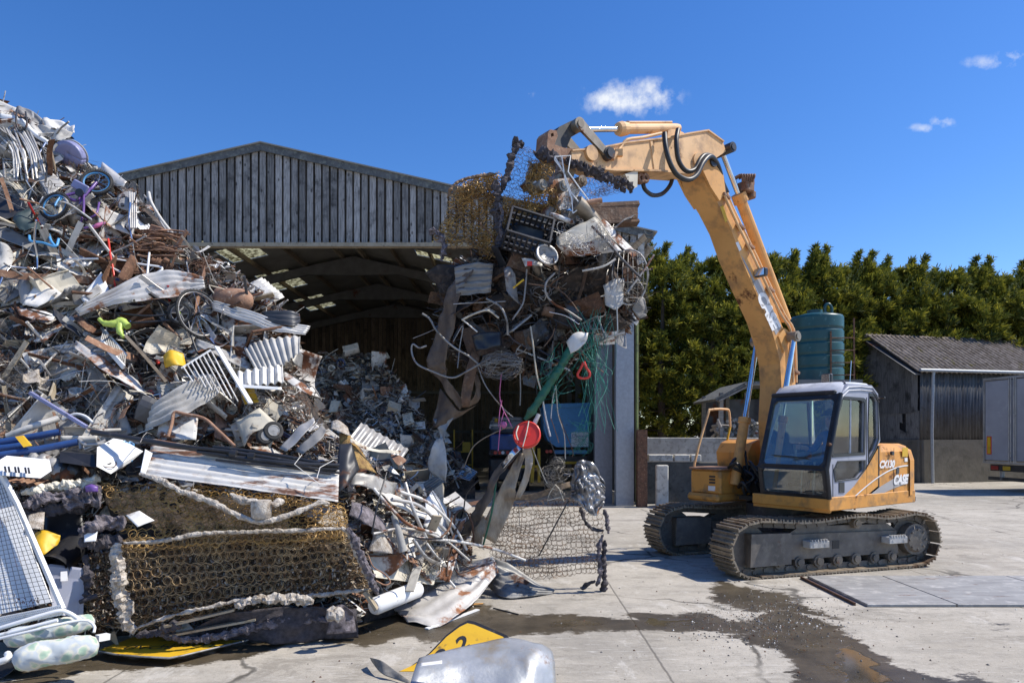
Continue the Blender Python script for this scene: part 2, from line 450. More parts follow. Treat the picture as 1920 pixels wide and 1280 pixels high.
# slab joints and cracks
vor = N('ShaderNodeTexVoronoi'); vor.feature = 'DISTANCE_TO_EDGE'; vor.inputs['Scale'].default_value = .32
wrp = N('ShaderNodeVectorMath'); wrp.operation = 'ADD'
nn = N('ShaderNodeTexNoise'); nn.inputs['Scale'].default_value = 1.6; nn.inputs['Detail'].default_value = 8; L(pos, nn.inputs['Vector'])
sc_ = N('ShaderNodeVectorMath'); sc_.operation = 'SCALE'; sc_.inputs[3].default_value = .55; L(nn.outputs['Color'], sc_.inputs[0])
L(pos, wrp.inputs[0]); L(sc_.outputs[0], wrp.inputs[1]); L(wrp.outputs[0], vor.inputs['Vector'])
crack = MR(vor.outputs['Distance'], .003, .012, 1, 0)
crack = MA('MULTIPLY', crack, MR(NZ(.5, 3), .45, .55))
sep = N('ShaderNodeSeparateXYZ'); L(pos, sep.inputs[0])
def joint(axis, period, off, wd=.018):
    t = MA('ADD', sep.outputs[axis], off)
    t = MA('ADD', t, MA('MULTIPLY', MA('SUBTRACT', NZ(6, 5), .5), .03))
    t = MA('ABSOLUTE', MA('SUBTRACT', MA('FRACT', MA('DIVIDE', t, period)), .5))
    return MR(t, 0, wd/period, 1, 0)
jt = MA('MAXIMUM', joint(0, 4.6, 1.0), joint(1, 5.2, 2.3))
crack = MA('MAXIMUM', crack, MA('MULTIPLY', jt, .85))
base = MIX(crack, base, (.10,.09,.075))
at = N('ShaderNodeAttribute'); at.attribute_name = 'tint'
sepc = N('ShaderNodeSeparateColor'); L(at.outputs['Color'], sepc.inputs[0])
wetv = MA('ADD', sepc.outputs[0], MA('MULTIPLY', MA('SUBTRACT', NZ(3.2, 10, .78, (1,1.7,1)), .5), 1.7))
wetv = MA('MULTIPLY', wetv, MR(sepc.outputs[0], .02, .15))
wf = MR(wetv, .46, .58)
pud = MR(MA('ADD', sepc.outputs[0], MA('MULTIPLY', MA('SUBTRACT', NZ(1.6, 4), .5), 1.6)), 1.06, 1.16)
wetc = MIX(MR(NZ(2.2, 8, .7), .35, .65), (.115,.092,.062), (.052,.042,.028))
base = MIX(wf, base, wetc)
L(base, b.inputs['Base Color'])
rg = MIX(wf, (.92,.92,.92), (.30,.30,.30)); rg = MIX(pud, rg, (.06,.06,.06)); L(rg, b.inputs['Roughness'])
bp = N('ShaderNodeBump'); bp.inputs['Strength'].default_value = .55; bp.inputs['Distance'].default_value = .012
hh = MA('SUBTRACT', MA('ADD', MA('MULTIPLY', NZ(7, 8, .7), .8), MA('MULTIPLY', NZ(45, 4, .7), .5)), MA('MULTIPLY', crack, .8))
hh = MA('MULTIPLY', hh, MR(pud, 0, 1, 1, .04)); L(hh, bp.inputs['Height']); L(bp.outputs[0], b.inputs['Normal'])
mb.build('ground', 'concrete_yard', kind='structure', origin=(0,0,0))

mat('concrete_chip', (.3,.28,.25), (.12,.11,.1), rough=.9)
q = random.Random(55); mb = MB()
for k in range(2000):
    if k < 1500: px, py = q.gauss(1440,85), q.gauss(1160,26)
    else: px, py = q.uniform(560,1920), q.uniform(960,1278)
    if not (1000 < py < 1285): py = q.uniform(1100,1270)
    p = G(px, py, .0); s_ = .005+.012*q.random()**3; mb.cur = q.choice((0,0,1,1,1,3,3,2)); d = V((q.gauss(0,1),q.gauss(0,1),0)).normalized()*s_; e_ = V((-d.y,d.x,0))*.7
    mb.add([p-d+V((0,0,.002)), p-e_+V((0,0,.002)), p+d+V((0,0,.002)), p+e_+V((0,0,.002)), p+V((0,0,s_*.9))], [(0,1,4),(1,2,4),(2,3,4),(3,0,4)])
mb.build('grit', ['concrete_chip','dark_metal','white_paint','rust'], label='loose grit and metal crumbs scattered over the concrete yard', cat='grit', kind='stuff')

# ================================================================== steel plates on the yard
mat('plate_steel', (.36,.355,.345), (.25,.245,.24), scale=2.2, rough=.62, metal=.25, dirt=.25, dirtc=(.55,.53,.5), bump=.3, rust=.05, stretch=(1,5,1))
xs = [4.12, 5.17, 6.9, 8.6]
lab = ['steel plate at the left end of the row laid in front of the digger', 'middle steel plate of the row on the concrete before the digger', 'steel plate at the right edge of the picture, last of the row on the concrete']
for i in range(3):
    mb = MB(); mb.box(((xs[i]+xs[i+1])/2, 8.74, .02), (xs[i+1]-xs[i]-.02, 1.62, .032), bev=.004)
    mb.build('steel_plate', 'plate_steel', label=lab[i], cat='steel plate', group='steel plates laid on the yard')
mb = MB(); mb.bar((4.02,9.5,.012), (4.02,8.0,.012), .02, .05)
mb.build('edge_strip', 'rust', label='thin rusty steel strip lying beside the row of steel plates', cat='metal strip')

# ================================================================== trees
m, nt, N, L = new_mat('foliage')
out = N('ShaderNodeOutputMaterial'); b = N('ShaderNodeBsdfPrincipled'); tr = N('ShaderNodeBsdfTranslucent'); mxs = N('ShaderNodeMixShader')
mxs.inputs[0].default_value = .22; L(b.outputs[0], mxs.inputs[1]); L(tr.outputs[0], mxs.inputs[2]); L(mxs.outputs[0], out.inputs[0])
at = N('ShaderNodeAttribute'); at.attribute_name = 'tint'; L(at.outputs['Color'], b.inputs['Base Color']); L(at.outputs['Color'], tr.inputs[0])
b.inputs['Roughness'].default_value = .75; b.inputs['Specular IOR Level'].default_value = .25
mat('bark', (.13,.10,.075), (.07,.055,.04), rough=.95, bump=.8, stretch=(6,6,1))
def make_cypress(seed, h=10.2, r0=2.3, leaves=10000):
    q = random.Random(seed); mb = MB()
    clumps = []
    for k in range(430):
        zf = q.random()**.9; z = 1.4+zf*(h-1.7); a = q.random()*6.283
        if zf < .24 and q.random() < .5: continue
        rad = r0*(1-zf**3.6*.80)*(1+.20*noise.noise(V((math.cos(a)*1.4+seed, math.sin(a)*1.4, z*.6)))*1.7)*q.uniform(.72,1.06)
        c = V((rad*math.cos(a), rad*math.sin(a), z)); clumps.append((c, a, q.uniform(.26,.52), q.random()))
    for k in range(6):                       # uneven pointed leaders
        a = q.random()*6.283; rr = r0*.85*q.random(); hh0 = h-.9-.25*rr; tall = q.uniform(.5,1.7)
        for j in range(7): t = j/6; clumps.append((V((rr*math.cos(a)+.18*t*t*tall, rr*math.sin(a), hh0+t*tall)), a, q.uniform(.35,.6)*(1-.75*t), q.random()))
    for (c, a, cr_, tone) in clumps:
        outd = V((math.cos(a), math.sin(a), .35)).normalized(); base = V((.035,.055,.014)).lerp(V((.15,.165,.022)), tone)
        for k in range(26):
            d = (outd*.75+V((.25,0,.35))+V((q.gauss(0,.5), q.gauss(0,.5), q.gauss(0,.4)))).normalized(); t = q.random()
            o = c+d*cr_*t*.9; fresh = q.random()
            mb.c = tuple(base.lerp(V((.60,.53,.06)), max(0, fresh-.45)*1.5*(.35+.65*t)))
            L0 = .10+.20*q.random()
            for s in range(5):
                e = (d+V((q.gauss(0,.5), q.gauss(0,.5), q.gauss(0,.4)))).normalized(); oo = o+V((q.gauss(0,.05), q.gauss(0,.05), q.gauss(0,.05)))
                w_ = e.cross(V((q.gauss(0,1),q.gauss(0,1),q.gauss(0,1)))).normalized()*(.014+.018*q.random())
                mb.add([oo-w_*.5, oo+e*L0*.5-w_, oo+e*L0, oo+e*L0*.5+w_, oo+w_*.5], [(0,1,2,3,4)])
    # blown leader shoots at the top
    for k in range(30):
        a = q.random()*6.283; rr = .15+1.7*q.random()
        o = V((rr*math.cos(a)+.3, rr*math.sin(a), h-1.0-.55*rr+.2*q.random()))
        L1 = .4+.9*q.random(); base = V((.05,.07,.02)).lerp(V((.12,.14,.03)), q.random()); mb.c = tuple(base)
        for s in range(26):
            t = s/26; p = o+V((.55*t*t*L1, .1*t, t*L1))
            d = V((q.gauss(.5,.6), q.gauss(0,.6), .6)).normalized(); sd_ = d.cross(V((0,1,.3))).normalized()*.022
            l = .26*(1-t*.6); mb.add([p-sd_, p+d*l, p+sd_], [(0,1,2)])
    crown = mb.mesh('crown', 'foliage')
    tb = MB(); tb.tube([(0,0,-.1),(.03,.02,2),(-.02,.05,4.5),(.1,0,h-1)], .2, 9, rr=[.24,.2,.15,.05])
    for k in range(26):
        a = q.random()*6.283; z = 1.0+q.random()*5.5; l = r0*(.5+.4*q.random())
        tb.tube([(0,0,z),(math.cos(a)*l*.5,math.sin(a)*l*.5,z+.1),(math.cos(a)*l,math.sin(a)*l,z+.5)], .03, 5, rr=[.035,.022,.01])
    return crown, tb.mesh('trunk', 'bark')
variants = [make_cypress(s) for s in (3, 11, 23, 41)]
def place_tree(x, y, k, hs, rz, label, group):
    t = empty('conifer_tree', (x, y, 0), label, 'tree', group, rz)
    t.scale = (1.0, 1.0, hs)
    for nm, me in zip(('crown', 'trunk'), variants[k % 4]):
        o = bpy.data.objects.new(nm, me); COL.objects.link(o); o.parent = t
ord_ = ['first','second','third','fourth','fifth','sixth','seventh','eighth','ninth','tenth','eleventh','twelfth']
tops = [(1240,482),(1335,480),(1440,470),(1545,486),(1625,496),(1690,498),(1775,500),(1850,505),(1925,512),(2000,515)]
for i, (px, ty) in enumerate(tops):
    Y = 32.0+.35*i; x = (px-960)*Y/F; hh_ = H+(HY-ty)*Y/F
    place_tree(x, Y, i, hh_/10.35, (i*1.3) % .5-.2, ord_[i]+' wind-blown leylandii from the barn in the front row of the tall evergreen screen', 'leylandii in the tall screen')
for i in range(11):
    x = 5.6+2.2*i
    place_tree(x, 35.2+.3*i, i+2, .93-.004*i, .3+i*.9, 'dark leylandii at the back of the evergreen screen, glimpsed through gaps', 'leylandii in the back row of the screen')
# ================================================================== barn
def tintmat(name, dark, light, sc=3.0, stretch=(14,14,1), rough=.9, knots=False, bump=.5):
    m, nt, N, L = new_mat(name)
    out = N('ShaderNodeOutputMaterial'); b = N('ShaderNodeBsdfPrincipled'); L(b.outputs[0], out.inputs[0])
    at = N('ShaderNodeAttribute'); at.attribute_name = 'tint'
    sp = N('ShaderNodeSeparateColor'); L(at.outputs['Color'], sp.inputs[0])
    geo = N('ShaderNodeNewGeometry')
    off = N('ShaderNodeCombineXYZ'); mm = N('ShaderNodeMath'); mm.operation = 'MULTIPLY'; mm.inputs[1].default_value = 53; L(sp.outputs[1], mm.inputs[0]); L(mm.outputs[0], off.inputs[2])
    ad = N('ShaderNodeVectorMath'); L(geo.outputs['Position'], ad.inputs[0]); L(off.outputs[0], ad.inputs[1])
    mp = N('ShaderNodeMapping'); mp.inputs['Scale'].default_value = stretch; L(ad.outputs[0], mp.inputs[0])
    n = N('ShaderNodeTexNoise'); n.inputs['Scale'].default_value = sc; n.inputs['Detail'].default_value = 9; n.inputs['Roughness'].default_value = .7; L(mp.outputs[0], n.inputs['Vector'])
    n2 = N('ShaderNodeTexNoise'); n2.inputs['Scale'].default_value = 1.3; n2.inputs['Detail'].default_value = 8; n2.inputs['Roughness'].default_value = .7; L(ad.outputs[0], n2.inputs['Vector'])
    r = N('ShaderNodeMapRange'); r.inputs[1].default_value = .38; r.inputs[2].default_value = .66; L(n.outputs['Fac'], r.inputs[0])
    x = N('ShaderNodeMix'); x.data_type = 'RGBA'; L(r.outputs[0], x.inputs[0]); x.inputs[6].default_value = (*light,1); x.inputs[7].default_value = (*dark,1)
    r2 = N('ShaderNodeMapRange'); r2.inputs[1].default_value = .52; r2.inputs[2].default_value = .68; L(n2.outputs['Fac'], r2.inputs[0])
    x2 = N('ShaderNodeMix'); x2.data_type = 'RGBA'; L(r2.outputs[0], x2.inputs[0]); L(x.outputs[2], x2.inputs[6]); x2.inputs[7].default_value = (*tuple(c*.45 for c in dark),1)
    src = x2.outputs[2]
    if knots:
        vo = N('ShaderNodeTexVoronoi'); vo.inputs['Scale'].default_value = 2.6
        mp2 = N('ShaderNodeMapping'); mp2.inputs['Scale'].default_value = (1.9,1.9,1); L(ad.outputs[0], mp2.inputs[0]); L(mp2.outputs[0], vo.inputs['Vector'])
        r3 = N('ShaderNodeMapRange'); r3.inputs[1].default_value = .10; r3.inputs[2].default_value = .17; r3.inputs[3].default_value = .8; r3.inputs[4].default_value = 0; L(vo.outputs['Distance'], r3.inputs[0])
        x3 = N('ShaderNodeMix'); x3.data_type = 'RGBA'; L(r3.outputs[0], x3.inputs[0]); L(src, x3.inputs[6]); x3.inputs[7].default_value = (.035,.03,.028,1); src = x3.outputs[2]
    hs = N('ShaderNodeHueSaturation'); L(src, hs.inputs['Color'])
    r4 = N('ShaderNodeMapRange'); r4.inputs[3].default_value = .55; r4.inputs[4].default_value = 1.3; L(sp.outputs[0], r4.inputs[0]); L(r4.outputs[0], hs.inputs['Value'])
    L(hs.outputs[0], b.inputs['Base Color']); b.inputs['Roughness'].default_value = rough
    bp = N('ShaderNodeBump'); bp.inputs['Strength'].default_value = bump; bp.inputs['Distance'].default_value = .01; L(n.outputs['Fac'], bp.inputs['Height']); L(bp.outputs[0], b.inputs['Normal'])
tintmat('barn_boards', (.14,.13,.12), (.42,.395,.365), knots=True)
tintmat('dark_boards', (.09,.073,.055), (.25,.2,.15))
tintmat('shed_boards', (.10,.095,.088), (.25,.24,.225), stretch=(9,9,.8))
mat('fascia', (.135,.14,.14), (.075,.08,.08), scale=4, rough=.9, bump=.4, dirt=.4, dirtc=(.25,.26,.22))
mat('fibre_under', (.36,.34,.30), (.26,.245,.21), scale=1.2, rough=.95)
mat('steel_dark', (.16,.16,.155), (.11,.11,.105), rough=.6, rust=.08)
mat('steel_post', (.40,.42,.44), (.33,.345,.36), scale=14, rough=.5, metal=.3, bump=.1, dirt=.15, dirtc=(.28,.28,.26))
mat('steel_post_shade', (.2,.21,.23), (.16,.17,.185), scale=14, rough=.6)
mat('concrete', (.46,.45,.42), (.33,.32,.3), scale=2.4, rough=.95, bump=.5, dirt=.35, dirtc=(.16,.15,.13), var=.1)
mat('concrete_pale', (.60,.57,.50), (.46,.43,.37), scale=3, rough=.95, bump=.5, dirt=.35, dirtc=(.14,.12,.1))
mat('concrete_dark', (.12,.115,.10), (.075,.07,.06), scale=2.4, rough=.95, bump=.4, dirt=.3, dirtc=(.035,.035,.03))
mat('moss_pipe', (.2,.24,.08), (.13,.17,.06), rough=.7, dirt=.3)
m, nt, N, L = new_mat('skylight')
out = N('ShaderNodeOutputMaterial'); a = N('ShaderNodeBsdfTranslucent'); d = N('ShaderNodeBsdfDiffuse'); ms = N('ShaderNodeMixShader'); ms.inputs[0].default_value = .35
n = N('ShaderNodeTexNoise'); n.inputs['Scale'].default_value = 5; n.inputs['Detail'].default_value = 9; n.inputs['Roughness'].default_value = .75
g = N('ShaderNodeNewGeometry'); L(g.outputs['Position'], n.inputs['Vector'])
r = N('ShaderNodeValToRGB'); r.color_ramp.elements[0].position = .44; r.color_ramp.elements[0].color = (.86,.84,.66,1); r.color_ramp.elements[1].position = .6; r.color_ramp.elements[1].color = (.16,.13,.05,1)
L(n.outputs['Fac'], r.inputs[0]); L(r.outputs[0], a.inputs[0]); L(r.outputs[0], d.inputs[0]); L(a.outputs[0], ms.inputs[1]); L(d.outputs[0], ms.inputs[2]); L(ms.outputs[0], out.inputs[0])

BY = 19.2; BX = -7.05; BR = 3.72; BL = BX-(BR-BX); ZR = 10.12; SL = .226; BB = 42.0; ZE = 7.4
def roofz(x): return ZR-abs(x-BX)*SL
barn = empty('timber_barn', (BX, BY, 0), 'large open-fronted barn with grey vertical boards across its gable', 'barn')
q = random.Random(5)
mb = MB(); x = BL+.1
while x < BR-.1:
    wd = .158+q.random()*.02; c = (q.random(), q.random(), 0)
    if q.random() < .12: c = (c[0]*.3, c[1], 0)
    mb.c = c; z0 = ZE+.03*q.random()-.015; dy = q.random()*.012
    zl, zr = roofz(x)-.12, roofz(x+wd)-.12
    if 1.62 < x < 1.75 and False: zl -= .3
    y0, y1 = BY+dy, BY+.028+dy
    mb.add([(x,y0,z0),(x+wd,y0,z0),(x+wd,y0,zr),(x,y0,zl),(x,y1,z0),(x+wd,y1,z0),(x+wd,y1,zr),(x,y1,zl)],
           [(0,1,2,3),(5,4,7,6),(0,4,5,1),(3,2,6,7),(0,3,7,4),(1,5,6,2)])
    x += wd+.050+q.random()*.014
mb.build('gable_boarding', 'barn_boards', barn)
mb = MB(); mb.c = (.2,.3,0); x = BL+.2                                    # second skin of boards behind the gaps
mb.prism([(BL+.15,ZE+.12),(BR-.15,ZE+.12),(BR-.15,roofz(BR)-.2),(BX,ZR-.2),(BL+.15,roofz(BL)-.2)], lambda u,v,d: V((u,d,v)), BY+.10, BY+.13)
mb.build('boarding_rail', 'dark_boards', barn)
mb = MB(); mb.box(((BL+BR)/2, BY+.06, ZE-.06), (BR-BL, .22, .11)); mb.build('header_beam', 'plywood', barn)
mb = MB()
for s in (-1, 1):
    xe = BX+s*(BR-BX+.25)
    mb.prism([(BX,ZR+.10),(xe,roofz(xe)+.10),(xe,roofz(xe)-.15),(BX,ZR-.15)], lambda u,v,d: V((u,d,v)), BY-.06, BY-.03)
mb.build('bargeboard', 'fascia', barn)
# roof slopes with skylight openings
for s in (-1, 1):
    ext = BR-BX+.35
    sky_y = [(25.3+5.5*k, 28.5+5.5*k) for k in range(3)]+[(20.4,23.2)]
    sx = (3.1, 4.6)
    mb = MB()
    def rf(u, v, d, s=s): return V((BX+s*u, v, ZR-u*SL+.06+d))
    cuts = sorted({BY-.1, BB+.2, *[a for p in sky_y for a in p]}); ucuts = [0, sx[0], sx[1], ext]
    for yi in range(len(cuts)-1):
        for ui in range(3):
            if ui == 1 and any(abs(cuts[yi]-a) < .01 for a, _ in sky_y): continue
            u0, u1 = ucuts[ui]+(.001 if ui else 0), ucuts[ui+1]-(.001 if ui<2 else 0)
            mb.prism([(u0,cuts[yi]+.001),(u1,cuts[yi]+.001),(u1,cuts[yi+1]-.001),(u0,cuts[yi+1]-.001)], rf, 0, .035)
    mb.build('roof_sheeting', 'fibre_under', barn)
    for a, b_ in sky_y:
        mb = MB(); mb.prism([(sx[0],a),(sx[1],a),(sx[1],b_),(sx[0],b_)], rf, .04, .046); mb.build('skylight', 'skylight', barn)
    for k in range(7):                                                        # purlins along the barn
        u = .5+k*1.65; mb = MB()
        mb.box((BX+s*u, (BY+.3+BB)/2, ZR-u*SL-.09), (.09, BB-BY-.5, .2)); mb.build('purlin', 'plywood' if k % 3 == 0 else 'wood', barn)
for y in (24.8, 30.3, 35.8, 41.3):
    mb = MB()
    for s in (-1, 1):
        xe = BX+s*(BR-BX-.2)
        f = lambda u,v,d: V((u,d,v))
        mb.prism([(BX,ZR-.22),(xe,roofz(xe)-.22),(xe,roofz(xe)-.6),(BX+s*2.0,roofz(BX+s*2.0)-.58),(BX,ZR-1.05)], f, y-.09, y+.09)
        mb.prism([(xe,roofz(xe)-.6),(xe,roofz(xe)-1.5),(xe-s*2.2,roofz(xe-s*2.2)-.58)], f, y-.088, y+.088)
    mb.build('roof_truss', 'steel_dark', barn)
    for s in (-1, 1):
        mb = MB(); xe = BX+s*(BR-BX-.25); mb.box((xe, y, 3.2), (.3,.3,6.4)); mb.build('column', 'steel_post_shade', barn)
# back and side boarding
def boards(name, a, b_, z0, ztop, m='dark_boards', gap=.03, w=.16, parent=None, seed=1, th=.025):
    q = random.Random(seed); a, b_ = V(a), V(b_); d = (b_-a); ln = d.length; d.normalize(); n_ = V((d.y,-d.x,0)); mb = MB(); u = 0
    while u < ln-.02:
        ww = min(w*(.95+.1*q.random()), ln-u); mb.c = (q.random(), q.random(), 0)
        p0, p1 = a+d*u, a+d*(u+ww); za, zb = ztop(u), ztop(u+ww); o = n_*(q.random()*.008)
        q0 = [p0+o, p1+o, p1+o+V((0,0,zb-p1.z)), p0+o+V((0,0,za-p0.z))]
        q0[0] = V((q0[0].x,q0[0].y,z0)); q0[1] = V((q0[1].x,q0[1].y,z0))
        q1 = [p-n_*th for p in q0]
        mb.add(q0+q1, [(0,1,2,3),(5,4,7,6),(0,4,5,1),(3,2,6,7),(0,3,7,4),(1,5,6,2)]); u += ww+gap
    return mb.build(name, m, parent)
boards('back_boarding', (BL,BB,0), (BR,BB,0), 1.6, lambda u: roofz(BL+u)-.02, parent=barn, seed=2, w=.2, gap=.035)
mb = MB(); mb.c = (.1,.5,0)
mb.prism([(BL,0.0),(BR,0.0),(BR,roofz(BR)+.055),(BX,ZR+.055),(BL,roofz(BL)+.055)], lambda u,v,d: V((u,d,v)), BB+.15, BB+.24); mb.build('back_light_blocker', 'steel_dark', barn)  # added sheet behind the boards, keeps sky light out of the gaps
mb = MB(); mb.box(((BL+BR)/2, BB-.2, .8), (BR-BL-.5, .16, 1.6)); mb.build('back_concrete_panel', 'concrete_dark', barn)
for z in (2.2, 4.6): 
    mb = MB(); mb.box(((BL+BR)/2, BB-.12, z), (BR-BL-.5, .12, .16)); mb.build('wall_rail', 'steel_dark', barn)
for x_, nm in ((BL+.02, 'side_boarding'), (BR-.10, 'side_boarding')):
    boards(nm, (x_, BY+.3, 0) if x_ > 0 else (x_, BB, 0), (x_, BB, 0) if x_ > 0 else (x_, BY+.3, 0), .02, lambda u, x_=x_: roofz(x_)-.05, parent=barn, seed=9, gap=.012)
# front right column, corner trim, gutter and pipe
mb = MB(); cx = 3.19
mb.box((cx-.01, BY+.02, 3.66), (.50, .022, 7.32)); mb.box((cx-.01, BY+.30, 3.66), (.50, .022, 7.32)); mb.box((cx, BY+.16, 3.66), (.02, .255, 7.32))
mb.build('front_column', 'steel_post', barn)
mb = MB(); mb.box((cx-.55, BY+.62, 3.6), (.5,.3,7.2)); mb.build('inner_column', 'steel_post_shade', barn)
mb = MB(); mb.box((BR-.10, BY-.03, 7.2), (.17,.10,.85)); mb.build('corner_trim', 'concrete_pale', barn)
mb = MB(); mb.tube([(cx+.34,BY+.1,7.0),(cx+.34,BY+.1,.1)], .04, 8); mb.build('mossy_pipe', 'moss_pipe', barn)
for k in range(2):
    mb = MB(); mb.grid(lambda u,v: V((BR+.12+.13*math.cos(math.pi*(1+v))+.09*k, BY-.1+u*(BB-BY), 7.72-.34*k+.13*math.sin(math.pi*(1+v)))), 2, 8, .01)
    mb.build('gutter', 'galv', barn)
# block base visible below the left boards, front left column
mb = MB(); mb.box((BL+.25, BY+.16, 3.66), (.4,.3,7.3)); mb.build('front_column', 'steel_post', barn)

# ================================================================== barn floor contents: lorries
def wheel_part(name, c, r, w_, parent, axis=(1,0,0), m='rubber', rim='galv'):
    a = V(axis).normalized(); mb = MB(); c = V(c)
    mb.tube([c-a*w_/2, c-a*w_*.42, c+a*w_*.42, c+a*w_/2], r, 24, rr=[r*.9, r, r, r*.9], smooth=False)
    o = mb.build(name, m, parent); mb = MB(); mb.tube([c-a*w_*.52, c+a*w_*.52], r*.52, 16); mb.ring(c-a*w_*.5, a, r*.56, r*.05); mb.ring(c+a*w_*.5, a, r*.56, r*.05)
    mb.build('rim', rim, o); return o
LY = 24.0
lor = empty('lorry', (-.15, LY, 0), 'dark blue lorry parked in the barn behind the hanging red reel, seen from its tail', 'lorry')
def XX(px, Y=LY): return (px-960)*Y/F
def ZZ(py, Y=LY): return H-(py-HY)*Y/F
mb = MB(); mb.box(((XX(918)+XX(992))/2, LY+1.2, (ZZ(815)+ZZ(845))/2+.0), (XX(992)-XX(918), 2.2, ZZ(812)-ZZ(845)), bev=.06); mb.build('body', 'blue', lor)
mb = MB(); mb.box(((XX(916)+XX(985))/2, LY+1.2, ZZ(797)), (1.25, .9, .5), bev=.12); mb.build('cab_roof', 'grey_paint', lor)
mb = MB(); mb.box(((XX(916)+XX(985))/2, LY+.9, ZZ(784)), (1.1, .25, .14), bev=.05); mb.build('beacon_bar', 'galv', lor)
mb = MB(); mb.cyl((XX(930),LY+.7,ZZ(790)),(XX(930),LY+.7,ZZ(783)), .07); mb.build('beacon', 'yellow', lor)
mb = MB(); mb.tube([(XX(919),LY-.05,ZZ(803)),(XX(919),LY-.05,ZZ(797)),(XX(945),LY-.05,ZZ(797))], .04, 6); mb.build('mirror_arm', 'white_paint', lor)
mb = MB(); mb.box(((XX(918)+XX(992))/2, LY, ZZ(848)), (1.45, .16, .2), bev=.02); mb.build('bumper', 'dark_metal', lor)
for px_, mm in ((929,'bright_red'),(937,'bright_red'),(943,'white_plain'),(952,'red')):
    mb = MB(); mb.cyl((XX(px_),LY-.12,ZZ(848)),(XX(px_),LY-.06,ZZ(848)), .06, 12); mb.build('tail_light', mm, lor)
mb = MB(); mb.box(((XX(916)+XX(990))/2, LY+1.0, ZZ(880)), (1.4, 1.8, .85), bev=.08); mb.build('underbody', 'dark_metal', lor)
wheel_part('wheel', (XX(925), LY+.5, .48), .48, .28, lor); wheel_part('wheel', (XX(985), LY+.5, .48), .48, .28, lor)
mb = MB(); mb.bar((XX(997),LY-.3,.35),(XX(1000),LY-.2,ZZ(830)), .16, .12); mb.bar((XX(1010),LY-.3,.35),(XX(1010),LY-.2,ZZ(840)), .1, .1); mb.bar((XX(975),LY-.25,.9),(XX(1012),LY-.25,.9), .1, .1)
mb.build('loader_arm', 'yellow', lor)
skp = empty('bin_lorry', (1.9, LY+.4, 0), 'bright blue hopper lorry with a white name board beside the right barn column', 'lorry')
y0 = LY+.2
outl = [(XX(1019),ZZ(760)),(XX(1105),ZZ(757)),(XX(1105),ZZ(838)),(XX(1044),ZZ(838)),(XX(1028),ZZ(826)),(XX(1020),ZZ(805))]
mb = MB(); mb.prism(outl, lambda u,v,d: V((u,d,v)), y0, y0+2.6); mb.build('hopper', 'sky_blue', skp)
mb = MB(); mb.prism([(XX(1017),ZZ(757)),(XX(1107),ZZ(754)),(XX(1107),ZZ(762)),(XX(1017),ZZ(765))], lambda u,v,d: V((u,d,v)), y0-.05, y0-.003); mb.build('hopper_rim', 'sky_blue', skp)
mb = MB(); mb.box(((XX(1072)+XX(1104))/2, y0-.02, (ZZ(810)+ZZ(837))/2), (XX(1104)-XX(1072), .03, ZZ(810)-ZZ(837)))
bo = mb.build('name_board', 'white_plain', skp)
mb = MB(); tx, tz = (XX(1073)+XX(1104))/2, (ZZ(810)+ZZ(837))/2
text_mesh(mb, 'DJevans', lambda u,v,d: V((tx-.01+u*1.0, y0-.038-d, tz+.12+v)), .168)
mb.build('lettering', 'blue', bo)
mb = MB()
for k in range(3): mb.box((tx, y0-.04, tz+.02-.05*k), (.46-.05*k, .004, .012))
text_mesh(mb, 'SOLUTIONS', lambda u,v,d: V((tx+u, y0-.038-d, tz-.17+v)), .085)
mb.build('small_print', 'grey_paint', bo)
mb = MB(); mb.box(((XX(1040)+XX(1100))/2, y0, ZZ(847)), (XX(1100)-XX(1040), .5, .13)); mb.build('tail_shelf', 'sky_blue', skp)
mb = MB(); mb.box((XX(1070), y0+1.2, ZZ(862)), (1.2, 2.6, .28)); mb.build('chassis', 'dark_metal', skp)
mb = MB(); mb.box((XX(1073), y0-.2, ZZ(867)), (.65, .08, .09)); mb.build('bumper', 'yellow', skp)
for z_ in (.62,.3): 
    mb = MB(); mb.box((XX(1073), y0-.2, z_), (.6, .12, .07)); mb.build('step', 'white_paint', skp)
for px_ in (1026, 1033): 
    mb = MB(); mb.cyl((XX(px_),y0-.1,ZZ(846)),(XX(px_),y0-.02,ZZ(846)), .06, 12); mb.build('tail_light', 'bright_red', skp)
for x_ in (XX(1032), XX(1106)):
    wheel_part('wheel', (x_, y0+.8, .5), .5, .3, skp)
# pale concrete strips and clutter inside
mb = MB(); mb.box((-4.0, 26.9, .06), (8.5,.5,.12), bev=.02); mb.build('concrete_kerb', 'concrete_pale', label='low pale concrete kerb across the barn floor behind the lorries', cat='kerb')
mb = MB()
for k in range(3): mb.box((XX(868,26), 26.2, .35+.5*k), (.7,.05,.05))
for x_ in (XX(868,26)-.35, XX(868,26)+.35): mb.box((x_, 26.2, 1.1), (.05,.05,2.2))
mb.box((XX(874,26), 26.15, 1.55), (.3,.02,.35)); mb.build('cage_trolley', 'yellow', label='yellow framed cage trolley standing in the barn left of the dark blue lorry', cat='trolley')

